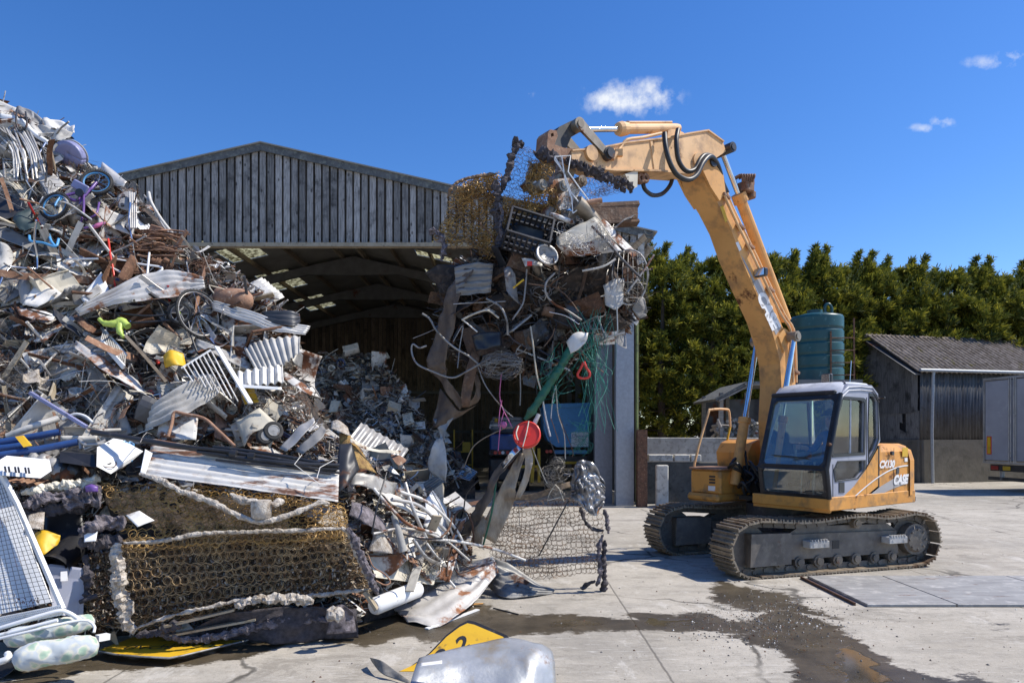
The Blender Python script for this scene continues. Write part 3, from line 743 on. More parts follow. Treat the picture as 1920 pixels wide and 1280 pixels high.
# ================================================================== walls and posts right of the barn
def blockwall(name, x0, x1, y, z0, z1, m, lab, cat='wall', th=.3):
    mb = MB(); mb.box(((x0+x1)/2, y, (z0+z1)/2), (x1-x0, th, z1-z0), bev=.02)
    return mb.build(name, m, label=lab, cat=cat)
blockwall('retaining_wall', XX(1205,24), XX(1345,24)+3, 24, 0, 2-5*24/F, 'concrete', 'tall plain grey concrete wall behind the loose coping blocks, right of the barn')
blockwall('low_wall', XX(1200,20), XX(1420,20), 20, 0, H-51*20/F, 'concrete_dark', 'dark low concrete wall right of the barn, beneath the pale coping blocks')
for i, (a, b_, ex) in enumerate(((1213,1260,'left, longest'),(1261,1291,'middle'),(1292,1312,'right, shortest'))):
    mb = MB(); mb.box(((XX(a,20)+XX(b_,20))/2, 20, 1.22+.11), (XX(b_,20)-XX(a,20)-.02, .4, .2), rot=.01*i, bev=.02)
    mb.build('coping_block', 'concrete_pale', label=ex+' of the three pale coping blocks lying on the low dark wall', cat='concrete block', group='coping blocks on the low wall')
mb = MB(); mb.box((XX(1241,18.9), 18.9, H-55*18.9/F/2-.4), (.33,.2,1.17), bev=.025)
mb.v = [V((p.x, p.y, p.z-min(q_.z for q_ in mb.v))) for p in mb.v]
mb.build('concrete_post', 'concrete_pale', label='short square pale concrete post standing before the dark low wall', cat='post')
mb = MB()
for a in (-.13, .13): mb.box((XX(1203,19.0), 19.0+a, 1.07), (.27,.02,2.15))
mb.box((XX(1203,19.0), 19.0, 1.07), (.02,.24,2.15)); mb.build('steel_stanchion', 'rust', label='short rusty steel stanchion standing against the right column of the barn', cat='post')

# lean-to log store
lt = empty('lean_to', (XX(1390,24), 24.5, 0), 'open timber lean-to with a sloping roof behind the digger', 'shed')
Y = 24.4; fz = lambda py: ZZ(py, Y); fx = lambda px: XX(px, Y)
for px_ in (1352, 1400, 1470):
    for dy in (0, 2.2):
        mb = MB(); mb.box((fx(px_), Y+dy, 1.75), (.13,.13,3.5)); mb.build('post', 'wood_grey', lt)
mb = MB(); mb.bar((fx(1345),Y-.1,fz(752)), (fx(1398),Y-.1,fz(725)), .06, .22, up=V((0,1,0))); mb.bar((fx(1392),Y-.15,fz(721)), (fx(1480),Y-.15,fz(721)), .06, .22, up=V((0,1,0))); mb.build('fascia_board', 'wood_grey', lt)
mb = MB(); mb.prism([(fx(1340),fz(752)),(fx(1398),fz(722)),(fx(1490),fz(718)),(fx(1490),fz(713)),(fx(1396),fz(716)),(fx(1338),fz(748))], lambda u,v,d: V((u,d,v)), Y-.2, Y+2.8); mb.build('roof', 'fascia', lt)
mb = MB(); mb.box((fx(1420), Y+2.5, 1.7), (2.6,.06,3.4)); mb.build('back_panel', 'dark_metal', lt)
q = random.Random(2); mb = MB()
for k in range(260):
    x_ = fx(1360)+q.random()*1.7; z_ = 1.0+q.random()*1.55; y_ = Y+.5+q.random()*.5+ (z_-1)*.2
    d = V((q.gauss(0,.35),1,q.gauss(0,.2))).normalized(); mb.tube([V((x_,y_,z_)), V((x_,y_,z_))+d*.35], .05+.03*q.random(), 5)
mb.build('log_stack', 'asbestos', label='loose heap of pale split logs under the lean-to roof', cat='logs', kind='stuff')

# ================================================================== grey shed on the right
e = V((.974,.226,0)); g_ = V((-.226,.974,0)); S0 = V((16.95,28.4,0)); GW = 5.4; SLEN = 15; EZ = 4.72; RZ = 6.42
shed = empty('outbuilding', tuple(S0), 'grey outbuilding with a mossy corrugated roof and block base, right of the digger', 'shed')
def S(u, w_, z): p = S0+e*u+g_*w_; return V((p.x, p.y, z))
def gz(w_): return EZ+(RZ-EZ)*(1-abs(w_-GW/2)/(GW/2))
mat('shed_sheet', (.15,.145,.14), (.075,.07,.07), scale=1.4, rough=.85, metal=.0, dirt=.2, stretch=(3,3,.5))
mat('mossy_roof', (.29,.24,.20), (.13,.10,.075), scale=3, rough=.95, dirt=.45, dirtc=(.07,.05,.03), bump=.6, rust=.12, rustc=(.16,.13,.03))
mat('block_wall', (.17,.155,.13), (.115,.105,.088), scale=1.4, rough=.95, bump=.4, dirt=.3, dirtc=(.09,.085,.07))
q = random.Random(4); mb = MB(); u = 0
hole1 = (3.9, 4.12); 
while u < GW-.01:                                             # far edge to near corner
    wd = min(.33, GW-u); mb.c = (q.random(), q.random(), 0)
    zsplit = 2.9+.05*q.random(); w0, w1 = GW-u, GW-u-wd
    p = lambda w_, z, d=0: S(-d, w_, z)
    zlo = 1.78
    if not (w0 < .35): 
        mb.add([p(w0,zsplit,.03),p(w1,zsplit,.03),p(w1,gz(w1),.03),p(w0,gz(w0),.03)], [(0,1,2,3)])
    elif True: mb.add([p(w0,3.55,.03),p(w1,3.55,.03),p(w1,3.7,.03),p(w0,3.7,.03)], [(0,1,2,3)])
    mb.c = (q.random()*.5+.3, q.random(), 0)
    if .75 < w0 < 1.1:
        mb.add([p(w0,zlo),p(w1,zlo),p(w1,2.1),p(w0,2.25)], [(0,1,2,3)]); mb.add([p(w0,2.55),p(w0-.16,2.5),p(w0-.14,zsplit+.03),p(w0,zsplit+.03)], [(0,1,2,3)])
    else: mb.add([p(w0,zlo),p(w1-.004,zlo),p(w1-.004,zsplit+.06),p(w0,zsplit+.06)], [(0,1,2,3)])
    u += wd+.004
mb.build('gable_boarding', 'shed_boards', shed)
mb = MB(); mb.prism([(.05,0),(GW-.05,0),(GW-.05,EZ-.1),(GW/2,RZ-.15),(.05,EZ-.1)], lambda a,b_,d: S(d,a,b_), .05, .08); mb.build('black_backing', 'black_plastic', shed)  # black sheet closing the gaps behind the gable boards
mb = MB(); mb.prism([(-.0,0),(GW,0),(GW,1.8),(0,1.8)], lambda a,b_,d: S(d,a,b_), -.09, .04); mb.build('gable_block_base', 'block_wall', shed)
mb = MB(); mb.prism([(0.045,0),(SLEN,0),(SLEN,1.8),(0.045,1.8)], lambda a,b_,d: S(a,d,b_), -.1, .045); mb.build('block_base', 'block_wall', shed)
mb = MB(); nw = 360
mb.grid(lambda u_,v_: S(u_*SLEN, -.03+.02*math.sin(u_*SLEN/.16*2*math.pi), 1.8+v_*(EZ-1.8)), 900, 1, .003); mb.build('front_cladding', 'shed_sheet', shed)
for s, nm in ((0,'front'),(1,'back')):
    def rp(u_, v_, s=s):
        w_ = -.25+(GW/2+.25)*v_ if s == 0 else GW+.25-(GW/2+.25)*v_
        return S(-.3+u_*(SLEN+.3), w_, gz(w_)+.05+.05*math.sin(u_*(SLEN+.3)/.25*2*math.pi)+.03*math.floor(v_*3))
    mb = MB(); mb.grid(rp, 720, 6, .012 if s == 0 else -.012); mb.build('corrugated_roof', 'mossy_roof', shed)
mb = MB(); mb.tube([S(-.32,GW/2,RZ+.06), S(SLEN,GW/2,RZ+.06)], .09, 8); mb.build('ridge_cap', 'mossy_roof', shed)
mb = MB()
for a, b_ in ((-.27,GW/2),(GW+.27,GW/2)): mb.bar(S(-.31,a,gz(a)-.08), S(-.31,b_,gz(b_)-.08), .03, .30, up=V((-1,0,0)))
mb.build('bargeboard', 'dark_metal', shed)
mb = MB(); mb.tube([S(-.28,-.33,EZ-.06), S(SLEN,-.33,EZ-.06)], .07, 10); mb.build('gutter', 'steel_post', shed)
mb = MB(); mb.tube([S(.42,-.30,EZ-.08), S(.42,-.26,EZ-.3), S(.40,-.22,2.2), S(.44,-.22,0)], .065, 10); mb.build('downpipe', 'steel_post', shed)
mb = MB(); c0 = S(-.12,.95,1.0); mb.box(c0, (.015,.24,.62), rot=math.atan2(.226,.974)); sgn = mb.build('notice', 'lime', shed)
mb = MB(); mb.box(S(-.135,.95,1.15), (.004,.2,.26), rot=math.atan2(.226,.974)); mb.build('white_panel', 'white_plain', sgn)
mb = MB(); mb.prism([(-.07,0),(.07,0),(0,.14)], lambda a,b_,d: S(-.139-d,.95+a,1.08+b_), 0, .003); mb.build('symbol', 'black_plastic', sgn)
# trailer
T0 = V((17.2,24.9,0)); te = V((.13,-.99,0)).normalized(); tb_ = V((.99,.13,0)).normalized()
trl = empty('lorry_trailer', tuple(T0), 'white box lorry trailer, coloured grey for shade, at the right edge of the picture', 'trailer')
def T(u, d, z): p = T0+te*u+tb_*d; return V((p.x,p.y,z))
def tbox(mb, u0, u1, d0, d1, z0, z1): 
    M = Matrix((te, tb_, V((0,0,1)))).transposed(); mb.box(T((u0+u1)/2,(d0+d1)/2,(z0+z1)/2), (u1-u0,d1-d0,z1-z0), M)
mat('trailer_door', (.36,.37,.40), (.30,.31,.34), scale=1.2, rough=.6, dirt=.12, dirtc=(.42,.43,.45), bump=.15)  # white doors coloured grey: their shade is put into the base colour
mb = MB(); tbox(mb, 0.02,2.5,.05,11,1.08,4.0); mb.build('box_body', 'grey_paint', trl)
mb = MB(); 
for a in ((0,.06),(2.46,2.52)): tbox(mb, a[0],a[1],-.02,.05,1.05,4.05)
tbox(mb, .06,2.46,-.02,.05,3.96,4.05); tbox(mb, 0,2.52,-.03,.05,.98,1.05); mb.build('rear_frame', 'galv_bright', trl)
for k in range(2):
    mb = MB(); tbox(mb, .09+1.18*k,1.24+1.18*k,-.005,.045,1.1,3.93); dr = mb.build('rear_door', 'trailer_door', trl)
    for du in ((1.12,1.19) if k == 0 else (1.33,1.40)):
        mb = MB(); mb.tube([T(du,-.04,1.02),T(du,-.04,4.0)], .018, 6); mb.build('lock_rod', 'galv_bright', dr)
mb = MB(); tbox(mb, .15,.36,-.012,-.006,1.3,1.95); mb.build('reflector', 'bright_red', trl)
mb = MB(); tbox(mb, .185,.325,-.017,-.013,1.33,1.92); mb.build('reflector_field', 'yellow', trl)
mb = MB(); tbox(mb, .3,2.2,0,.1,.72,.95); mb.build('light_bar', 'dark_metal', trl)
for a, mm in ((.35,'red'),(.85,'yellow')):
    mb = MB(); tbox(mb, a,a+.3,-.02,-.001,.76,.9); mb.build('tail_light' if mm=='red' else 'number_plate', mm, trl)
for a in (.6,1.7): 
    mb = MB(); tbox(mb, a,a+.1,.1,.2,.4,.95); mb.build('bumper_bracket', 'steel_post', trl)
mb = MB(); tbox(mb, .1,2.4,.1,.2,.38,.5); mb.build('underrun_bar', 'dark_metal', trl)
for a in (.2,2.2):
    for b_ in (2.2,3.5): wheel_part('wheel', T(a,b_,.5), .5, .3, trl, axis=te)
# green tank
tk = empty('water_tank', (8.55, 19, 0), 'dark green ribbed plastic water tank raised behind the digger cab', 'water tank')
TY = 19.0; tx = XX(1531,TY); tr_ = .70; z0t, z1t = H+(HY-716)*TY/F, H+(HY-598)*TY/F
mat('tank_green', (.012,.075,.08), (.010,.06,.066), rough=.38, dirt=.06, dirtc=(.1,.2,.2))
mb = MB(); prof = []
hT = z1t-z0t
for k in range(61):
    t = k/60; r_ = tr_*(1-.010*t); ph = (t*5) % 1
    if ph < .09 and .05 < t < .97: r_ -= .028
    prof.append((r_, z0t+hT*t))
prof += [(tr_*.95, z1t+.05), (tr_*.5, z1t+.13), (.22, z1t+.15)]
n_ = 40; vs = [V((tx+r_*math.cos(2*math.pi*i/n_), TY+r_*math.sin(2*math.pi*i/n_), z)) for r_, z in prof for i in range(n_)]
fs = [(k*n_+i, k*n_+(i+1)%n_, (k+1)*n_+(i+1)%n_, (k+1)*n_+i) for k in range(len(prof)-1) for i in range(n_)]
mb.add(vs, fs, True); mb.add(vs[-n_:], [tuple(range(n_))]); mb.add(vs[:n_], [tuple(reversed(range(n_)))])
mb.build('tank_shell', 'tank_green', tk)
mb = MB(); mb.cyl((tx-.05,TY,z1t+.13),(tx-.05,TY,z1t+.24), .2); mb.build('lid', 'tank_green', tk)
mb = MB(); mb.tube([(tx+.1,TY-.3,z1t+.1),(tx+.1,TY-.3,z1t+.3),(tx+.2,TY-.3,z1t+.36),(tx+.28,TY-.3,z1t+.25),(tx+.28,TY-.3,z1t+.1)], .04, 8, sub=4); mb.build('vent_pipe', 'tank_green', tk)
mb = MB()
for a in (.0,.62): mb.bar((tx+a+.05, TY-.78, 0), (tx+a+.05, TY-.74, z1t-.45+(.35 if a else 0)), .035, .035)
for k in range(14): mb.tube([(tx+.05,TY-.77,.3+k*.33),(tx+.67,TY-.77,.3+k*.33)], .014, 5)
mb.build('ladder', 'rust', tk)
mb = MB(); 
for sx_ in (-1,1):
    for sy_ in (-1,1): mb.box((tx+sx_*.6, TY+sy_*.6, (z0t-.2)/2), (.12,.12,z0t-.2))
mb.box((tx,TY,z0t-.1), (1.7,1.7,.2)); mb.build('stand', 'steel_dark', tk)
# ================================================================== excavator
mat('digger_orange', (.72,.33,.065), (.60,.265,.05), scale=1.6, rough=.55, dirt=.42, dirtc=(.2,.12,.06), rust=.07, bump=.12)
mat('digger_faded', (.80,.50,.25), (.68,.40,.18), scale=1.4, rough=.6, dirt=.42, dirtc=(.28,.17,.1), rust=.09, bump=.06)
mat('boom_orange', (.76,.40,.13), (.64,.32,.095), scale=1.2, rough=.6, dirt=.4, dirtc=(.22,.13,.07), rust=.08, bump=.05)
mat('track_steel', (.36,.29,.205), (.20,.155,.11), scale=6, rough=.55, metal=.35, rust=.25, rustc=(.15,.085,.045), bump=.4, dirt=.3, dirtc=(.33,.29,.23))
mat('frame_steel', (.19,.165,.14), (.115,.10,.085), scale=3, rough=.6, metal=.25, dirt=.35, dirtc=(.24,.21,.17), rust=.1, bump=.25)
mat('grubby_dark', (.05,.047,.045), (.03,.028,.027), scale=4, rough=.6, dirt=.3, dirtc=(.12,.1,.08))
mat('cab_grey', (.36,.37,.43), (.29,.30,.36), scale=1.5, rough=.42, dirt=.18, dirtc=(.18,.18,.2))
mat('cab_light', (.60,.61,.64), (.52,.53,.57), scale=1.5, rough=.45, dirt=.18, dirtc=(.3,.3,.32))
mat('hose', (.016,.018,.02), (.03,.03,.03), rough=.45)
mat('pin_steel', (.34,.29,.23), (.2,.17,.13), scale=6, rough=.5, metal=.5, rust=.2)
mat('grey_decal', (.40,.38,.37), (.36,.34,.33), rough=.4)
mat('white_decal', (.85,.83,.80), (.78,.76,.73), rough=.4, dirt=.1, dirtc=(.6,.45,.3))
mat('shirt_blue', (.03,.10,.36), (.02,.07,.26), scale=10, rough=.9)
mat('skin', (.52,.30,.21), (.46,.26,.18), rough=.6)
mat('trousers', (.03,.035,.06), (.02,.025,.04), rough=.9)
def glass(name, tint, gl):
    m, nt, N, L = new_mat(name)
    out = N('ShaderNodeOutputMaterial'); t = N('ShaderNodeBsdfTransparent'); t.inputs[0].default_value = (*tint,1)
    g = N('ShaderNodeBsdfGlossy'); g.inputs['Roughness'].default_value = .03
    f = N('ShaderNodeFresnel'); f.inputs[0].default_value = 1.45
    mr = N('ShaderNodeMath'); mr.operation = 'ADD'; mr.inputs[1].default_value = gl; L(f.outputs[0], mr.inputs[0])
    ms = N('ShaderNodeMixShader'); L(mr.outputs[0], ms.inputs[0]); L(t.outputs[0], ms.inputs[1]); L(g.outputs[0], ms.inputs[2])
    # dust film, thickened to stand in for pale sky reflection
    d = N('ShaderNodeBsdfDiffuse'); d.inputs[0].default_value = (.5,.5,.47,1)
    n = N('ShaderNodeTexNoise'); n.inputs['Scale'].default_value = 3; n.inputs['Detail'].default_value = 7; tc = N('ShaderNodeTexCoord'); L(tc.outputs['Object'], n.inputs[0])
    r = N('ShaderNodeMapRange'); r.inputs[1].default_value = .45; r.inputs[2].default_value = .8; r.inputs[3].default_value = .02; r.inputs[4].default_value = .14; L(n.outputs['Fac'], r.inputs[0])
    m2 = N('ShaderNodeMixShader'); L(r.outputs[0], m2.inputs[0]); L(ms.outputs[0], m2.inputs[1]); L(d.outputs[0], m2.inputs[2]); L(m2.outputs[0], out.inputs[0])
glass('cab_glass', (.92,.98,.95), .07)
CC = V((4.4,11.05,0)); TH = R(34); fF = V((-math.cos(TH),-math.sin(TH),0)); lL = V((math.sin(TH),-math.cos(TH),0)); UZ = V((0,0,1))
def U(t, s, z): return CC+fF*t+lL*s+UZ*z
def UP(px, py, s):                                   # point on the upper's plane at lateral s
    a = (px-960)/F; B = CC+lL*s; t = (B.x-a*B.y)/(-fF.x+a*fF.y); Y = B.y+fF.y*t
    return (t, H-(py-HY)*Y/F)
def ubox(mb, t0, t1, s0, s1, z0, z1, bev=0.0):
    M = Matrix((fF, lL, UZ)).transposed(); mb.box(U((t0+t1)/2,(s0+s1)/2,(z0+z1)/2), (t1-t0, s1-s0, z1-z0), M, bev)
dig = empty('excavator', tuple(CC), 'orange tracked excavator lifting a tangled load of scrap in its raised arm', 'excavator')
# --- tracks
td = V((.956,.293,0)); tn = V((-.293,.956,0))
for ti, tc_ in enumerate((V((4.7,10.1,0)), V((4.12,12.0,0)))):
    trk = empty('track', (0,0,0)); trk.parent = dig; trk.location = tc_-CC; KNOWN[trk.name] = V(tc_)
    def K(u, s, z): return tc_+td*u-tn*s+UZ*z        # s toward the camera
    hw = .26; rI, zI, uI = .37, .40, 1.46; rS, zS, uS = .365, .42, 1.44
    # closed path: top with sag, sprocket at +u, bottom, idler at -u
    path = []
    n_ = 10
    for k in range(n_+1): a = math.pi/2-math.pi*k/n_; path.append((uS+rS*math.cos(a), zS+rS*math.sin(a)))
    for k in range(1,24): t = k/24; path.append((uS+(-uI-uS)*t, .045))
    for k in range(n_+1): a = -math.pi/2-math.pi*k/n_; path.append((-uI+rI*math.cos(a), zI+rI*math.sin(a)))
    for k in range(1,24):
        t = k/24; u = -uI+(uS+uI)*t; sag = -.05*math.sin(math.pi*min(1,t/.62))**2 if t < .62 else -.045*math.sin(math.pi*(t-.62)/.38)**2
        path.append((u, zI+rI+(zS+rS-zI-rI)*t+sag+.015))
    for i in range(len(path)):
        pass
    pl = [V((a,b_,0)) for a, b_ in path]; L_ = sum((pl[(i+1)%len(pl)]-pl[i]).length for i in range(len(pl)))
    ns = 44
    def at(dist):
        dist %= L_
        for i in range(len(pl)):
            sg = pl[(i+1)%len(pl)]-pl[i]
            if dist <= sg.length: return pl[i]+sg*(dist/sg.length), sg.normalized()
            dist -= sg.length
        return pl[0], V((1,0,0))
    mb = MB(); mc = MB(); step = L_/ns
    for k in range(ns):
        p, d = at(k*step); nrm = V((-d.y, d.x, 0))    # outward (path runs clockwise)
        def q3(a, s, b_): v = p+d*a+nrm*b_; return K(v.x, s, v.y)
        w2 = step*.47
        pr = [(-w2,.0),(w2,.0),(w2,.03),(w2-.012,.03),(w2-.012,.055),(w2-.028,.055),(w2-.028,.026),(.008,.026),(.008,.05),(-.010,.05),(-.010,.026),(-w2+.026,.026),(-w2+.026,.055),(-w2+.008,.055),(-w2+.008,.026),(-w2,.022)]
        # notched shoe: full width plate with clipped corners
        mb.prism(pr, lambda a,b_,s: q3(a, s, b_), -hw, hw)
        for s_ in (-.075,.075):
            mc.prism([(-step*.52,-.085),(step*.40,-.085),(step*.5,-.045),(step*.5,-.002),(-step*.52,-.002)], lambda a,b_,s: q3(a, s, b_), s_-.018, s_+.018)
        mc.cyl(q3(-step*.45,-.11,-.045), q3(-step*.45,.11,-.045), .032, 8)
    mb.build('track_shoes', 'track_steel', trk); mc.build('track_chain', 'frame_steel', trk)
    # side frame
    mb = MB(); f2 = lambda a,b_,s: K(a,s,b_)
    mb.prism([(-1.50,.17),(-1.50,.62),(-.86,.60),(-.84,.58),(1.12,.56),(1.16,.22),(-.80,.22),(-.86,.17)], f2, -.12, .12)
    mb.prism([(-1.52,.16),(-1.50,.62),(-.84,.61),(-.84,.17)], f2, .121, .20)
    mb.prism([(-.80,.58),(1.15,.56),(1.0,.66),(-.6,.68)], f2, -.1, .08)
    mb.build('track_frame', 'frame_steel', trk)
    mb = MB(); mb.prism([(-.06,.34),(.06,.34),(.06,.46),(-.06,.46)], f2, .121, .125); mb.build('frame_hole', 'black_plastic', trk)
    for a in (-.42, 1.0):
        mb = MB(); pts = [K(a-.17,.24,.43), K(a+.17,.24,.43)]
        M = Matrix((td,-tn,UZ)).transposed(); mb.box(K(a,.20,.44), (.34,.16,.10), M, .008)
        for j in range(6): mb.box(K(a-.13+.05*j,.26,.50), (.02,.05,.03), M)
        for j in (-.1,.1): mb.cyl(K(a+j,.28,.44), K(a+j,.285,.44), .018, 8)
        mb.build('step', 'asbestos' if ti == 0 else 'frame_steel', trk)
    for nm, u_, z_, r_ in (('sprocket', uS, zS, .33), ('idler_wheel', -uI, zI, .33)):
        mb = MB(); mb.cyl(K(u_,-.04,z_), K(u_,.04,z_), r_, 24)
        if nm == 'sprocket':
            for k in range(21):
                a = 2*math.pi*k/21; mb.prism([(a-.09,r_*.98),(a+.09,r_*.98),(a+.04,r_+.05),(a-.04,r_+.05)], lambda a_,rr_,s: K(u_+rr_*math.cos(a_),s,z_+rr_*math.sin(a_)), -.03, .03)
            mb.cyl(K(u_,.04,z_), K(u_,.17,z_), .235, 24); mb.cyl(K(u_,.17,z_), K(u_,.205,z_), .20, 24, r2=.17)
            for k in range(8): a = 2*math.pi*k/8; mb.cyl(K(u_+.15*math.cos(a),.2,z_+.15*math.sin(a)), K(u_+.15*math.cos(a),.225,z_+.15*math.sin(a)), .016, 6)
        mb.build(nm, 'frame_steel', trk)
    for k in range(7):
        u_ = -.98+k*.335; mb = MB(); mb.cyl(K(u_,-.14,.175), K(u_,.14,.175), .085, 14); mb.cyl(K(u_,.14,.175), K(u_,.165,.175), .05, 12); mb.build('lower_roller', 'frame_steel', trk)
    mb = MB(); mb.cyl(K(.35,-.06,.70), K(.35,.17,.70), .075, 14); mb.cyl(K(.35,.17,.70), K(.35,.19,.70), .05, 12); mb.build('carrier_roller', 'track_steel', trk)
# undercarriage centre
mb = MB(); M = Matrix((td,tn,UZ)).transposed(); mb.box(CC+V((0,0,.5)), (1.0,1.1,.26), M)
for a in (-.55,.55):
    for s_ in (-1,1): mb.bar(CC+td*a*.6+tn*s_*.3+UZ*.52, CC+td*a*1.3+tn*s_*.85+UZ*.42, .26, .24)
mb.build('carbody', 'grubby_dark', dig)
mb = MB(); mb.cyl(CC+UZ*.62, CC+UZ*.90, .58, 28); mb.build('slew_ring', 'grubby_dark', dig)
# --- upper deck
mb = MB()
deck = [(.78,1.25),(-1.55,1.25),(-1.80,1.18),(-2.02,.8),(-2.12,.3),(-2.12,-.3),(-2.02,-.8),(-1.8,-1.18),(-1.55,-1.25),(.60,-1.25),(.60,-.62),(.35,-.60),(.35,.08),(.60,.10)]
mb.prism([p for p in deck], lambda a,b_,z: U(a,b_,z), .93, 1.0)
mb.build('deck', 'grubby_dark', dig)
mb = MB()
def rim(outl, z0, z1, off=.004):
    for i in range(len(outl)-1):
        a, b_ = outl[i], outl[i+1]; pa, pb = U(*a,0), U(*b_,0); d = (pb-pa).normalized(); n_ = V((d.y,-d.x,0))
        mb.add([pa+UZ*z0,pb+UZ*z0,pb+UZ*z1,pa+UZ*z1,pa+UZ*z0-n_*.03,pb+UZ*z0-n_*.03,pb+UZ*z1-n_*.03,pa+UZ*z1-n_*.03],[(0,1,2,3),(7,6,5,4),(3,2,6,7),(0,4,5,1)])
ubox(mb, -1.60, .80, 1.22, 1.27, .93, 1.125, .01)
ubox(mb, .76, .81, -.0, 1.268, .945, 1.10, .01)
mb.prism([(.78,1.26),(.78,.0),(.30,-.02),(.25,1.0)], lambda a,b_,z: U(a,b_,z), .90, .95)
mb.build('deck_skirt', 'digger_orange', dig)
# engine cover and counterweight on the camera side
mb = MB()
def hood(z, inset): 
    return [(-.50,1.26-inset),(-1.45,1.26-inset),(-1.66,1.16-inset),(-1.66,-1.1),(-.50,-1.1)]
lv = [(1.0,0),(1.30,0),(1.55,.0),(1.74,.02),(1.82,.07),(1.86,.18)]
pts = []; 
for z, ins in lv: pts += [U(a,b_,z) for a,b_ in hood(z, ins)]
fs = [];
for k in range(len(lv)-1):
    for i in range(5): j=(i+1)%5; fs.append((k*5+i,k*5+j,k*5+5+j,k*5+5+i))
fs.append(tuple(range(len(lv)*5-5,len(lv)*5))); mb.add(pts, fs); mb.build('engine_cover', 'digger_orange', dig)
mb = MB(); ang = []
for (t_, s_) in [(-1.40,1.285),(-1.58,1.26),(-1.70,1.18),(-1.92,.9),(-2.08,.5),(-2.14,0),(-2.08,-.5),(-1.92,-.9),(-1.66,-1.2),(-1.42,-1.285)]: ang.append((t_,s_))
ins = [(-1.40,1.1),(-1.40,-1.1)]
mb2 = [(.96,0.05),(1.05,0),(1.60,0),(1.76,.03),(1.84,.12)]
out_ = ang+[ (-1.42,-1.0), (-1.42,1.0)]
pts = []; m_ = len(ang)
for z, i_ in mb2: pts += [U(a+(i_ if k else 0)*.9,b_*(1-i_),z) for k,(a,b_) in enumerate(ang)]
fs = [(k*m_+i,k*m_+i+1,(k+1)*m_+i+1,(k+1)*m_+i) for k in range(len(mb2)-1) for i in range(m_-1)]
fs.append(tuple((len(mb2)-1)*m_+i for i in range(m_))); fs.append(tuple(reversed(range(m_))))
mb.add(pts, fs); mb.build('counterweight', 'digger_orange', dig)
mb = MB(); ubox(mb, -.53,-.50, .2,1.262, 1.0,1.84); mb.build('panel_joint', 'grubby_dark', dig)
mb = MB(); mb.prism([(-.94,1.02),(-.95,1.02),(-.95,1.80),(-.94,1.80)], lambda a,b_,s: U(a,s,b_), 1.264, 1.266); mb.build('panel_seam', 'grubby_dark', dig)
# decals on the camera side
sd_ = lambda a,b_,s: U(a,s,b_)
mb = MB(); mb.prism([(-1.38,1.24),(-.95,1.18),(-.55,1.10),(-.1,1.0),(.2,.98),(-.1,1.05),(-.55,1.22),(-.95,1.33),(-1.38,1.36)], sd_, 1.2625, 1.2645)
mb.build('grey_swoosh', 'grey_decal', dig)
mb = MB()
prev_ = None
for k in range(17):
    t_ = k/16; a = .35-1.72*t_; z_ = 1.02+.50*math.sin(t_*math.pi*.5)
    if prev_: mb.prism([(prev_[0],prev_[1]-.010),(a,z_-.010),(a,z_+.010),(prev_[0],prev_[1]+.010)], sd_, 1.266, 1.2675)
    prev_ = (a,z_)
mb.build('white_line', 'white_decal', dig)
# lettering: text runs from the cab toward the tail, i.e. reading left to right from outside
mb = MB(); text_mesh(mb, 'CASE', lambda u,v,d: U(-1.12-u,1.2675+d,1.30+v), .19, d1=.006, font_shear=.35, offset=.012, spacing=.92); mb.build('maker_lettering', 'white_decal', dig)
mb = MB(); text_mesh(mb, 'CX130', lambda u,v,d: U(-.72-u,1.2675+d,1.55+v), .15, d1=.006, font_shear=.3, offset=.008); mb.build('model_lettering', 'white_decal', dig)
mb = MB(); mb.prism([(-1.20,1.66),(-1.37,1.66),(-1.37,1.80),(-1.20,1.80)], sd_, 1.262, 1.2665); mb.build('warning_sticker', 'yellow', dig)
mb = MB(); mb.prism([(-1.27,1.58),(-1.36,1.58),(-1.36,1.64),(-1.27,1.64)], sd_, 1.262, 1.2665); mb.build('white_sticker', 'white_decal', dig)
mb = MB(); mb.cyl(U(-.86,1.262,1.72), U(-.86,1.30,1.72), .032, 14); mb.build('lock', 'dark_metal', dig)
mb = MB(); mb.prism([(-1.02,1.40),(-1.10,1.40),(-1.10,1.50),(-1.02,1.50)], sd_, 1.262, 1.268); mb.build('latch', 'dark_metal', dig)

# --- cab
cabz = lambda px,py: UP(px,py,1.25)
A_bot = cabz(1556,942); A_mid = cabz(1551,880); A_top = cabz(1577,737); RT = cabz(1590,719); RB = cabz(1634,722); RC = cabz(1646,738); RD = cabz(1650,826); RE = cabz(1622,878); RF = cabz(1574,941)
out_side = [A_bot, A_mid, A_top, RT, RB, RC, RD, RE, (RE[0],1.08), (A_bot[0]-.02,1.02)]
def rloop(pts): return [cabz(*p) for p in pts]
door_win = rloop([(1579,746),(1617,749),(1621,753),(1619,849),(1562,853),(1560,846),(1568,790)])
low_win = rloop([(1571,865),(1620,863),(1620,880),(1607,896),(1567,902),(1564,880)])
rear_win = rloop([(1629,740),(1641,743),(1645,752),(1647,822),(1640,842),(1628,862),(1627,800)])
S0_, S1_ = .14, 1.25
cab = empty('cab', (0,0,0)); cab.parent = dig; KNOWN[cab.name] = V(CC)
mb = MB(); mb.prism(out_side, sd_, S1_-.05, S1_+.003, holes=[door_win, low_win, rear_win]); mb.build('door_side', 'cab_grey', cab)
def shrink(loop, f=1.05):
    c = (sum(p[0] for p in loop)/len(loop), sum(p[1] for p in loop)/len(loop)); return [(c[0]+(p[0]-c[0])*f, c[1]+(p[1]-c[1])*f) for p in loop]
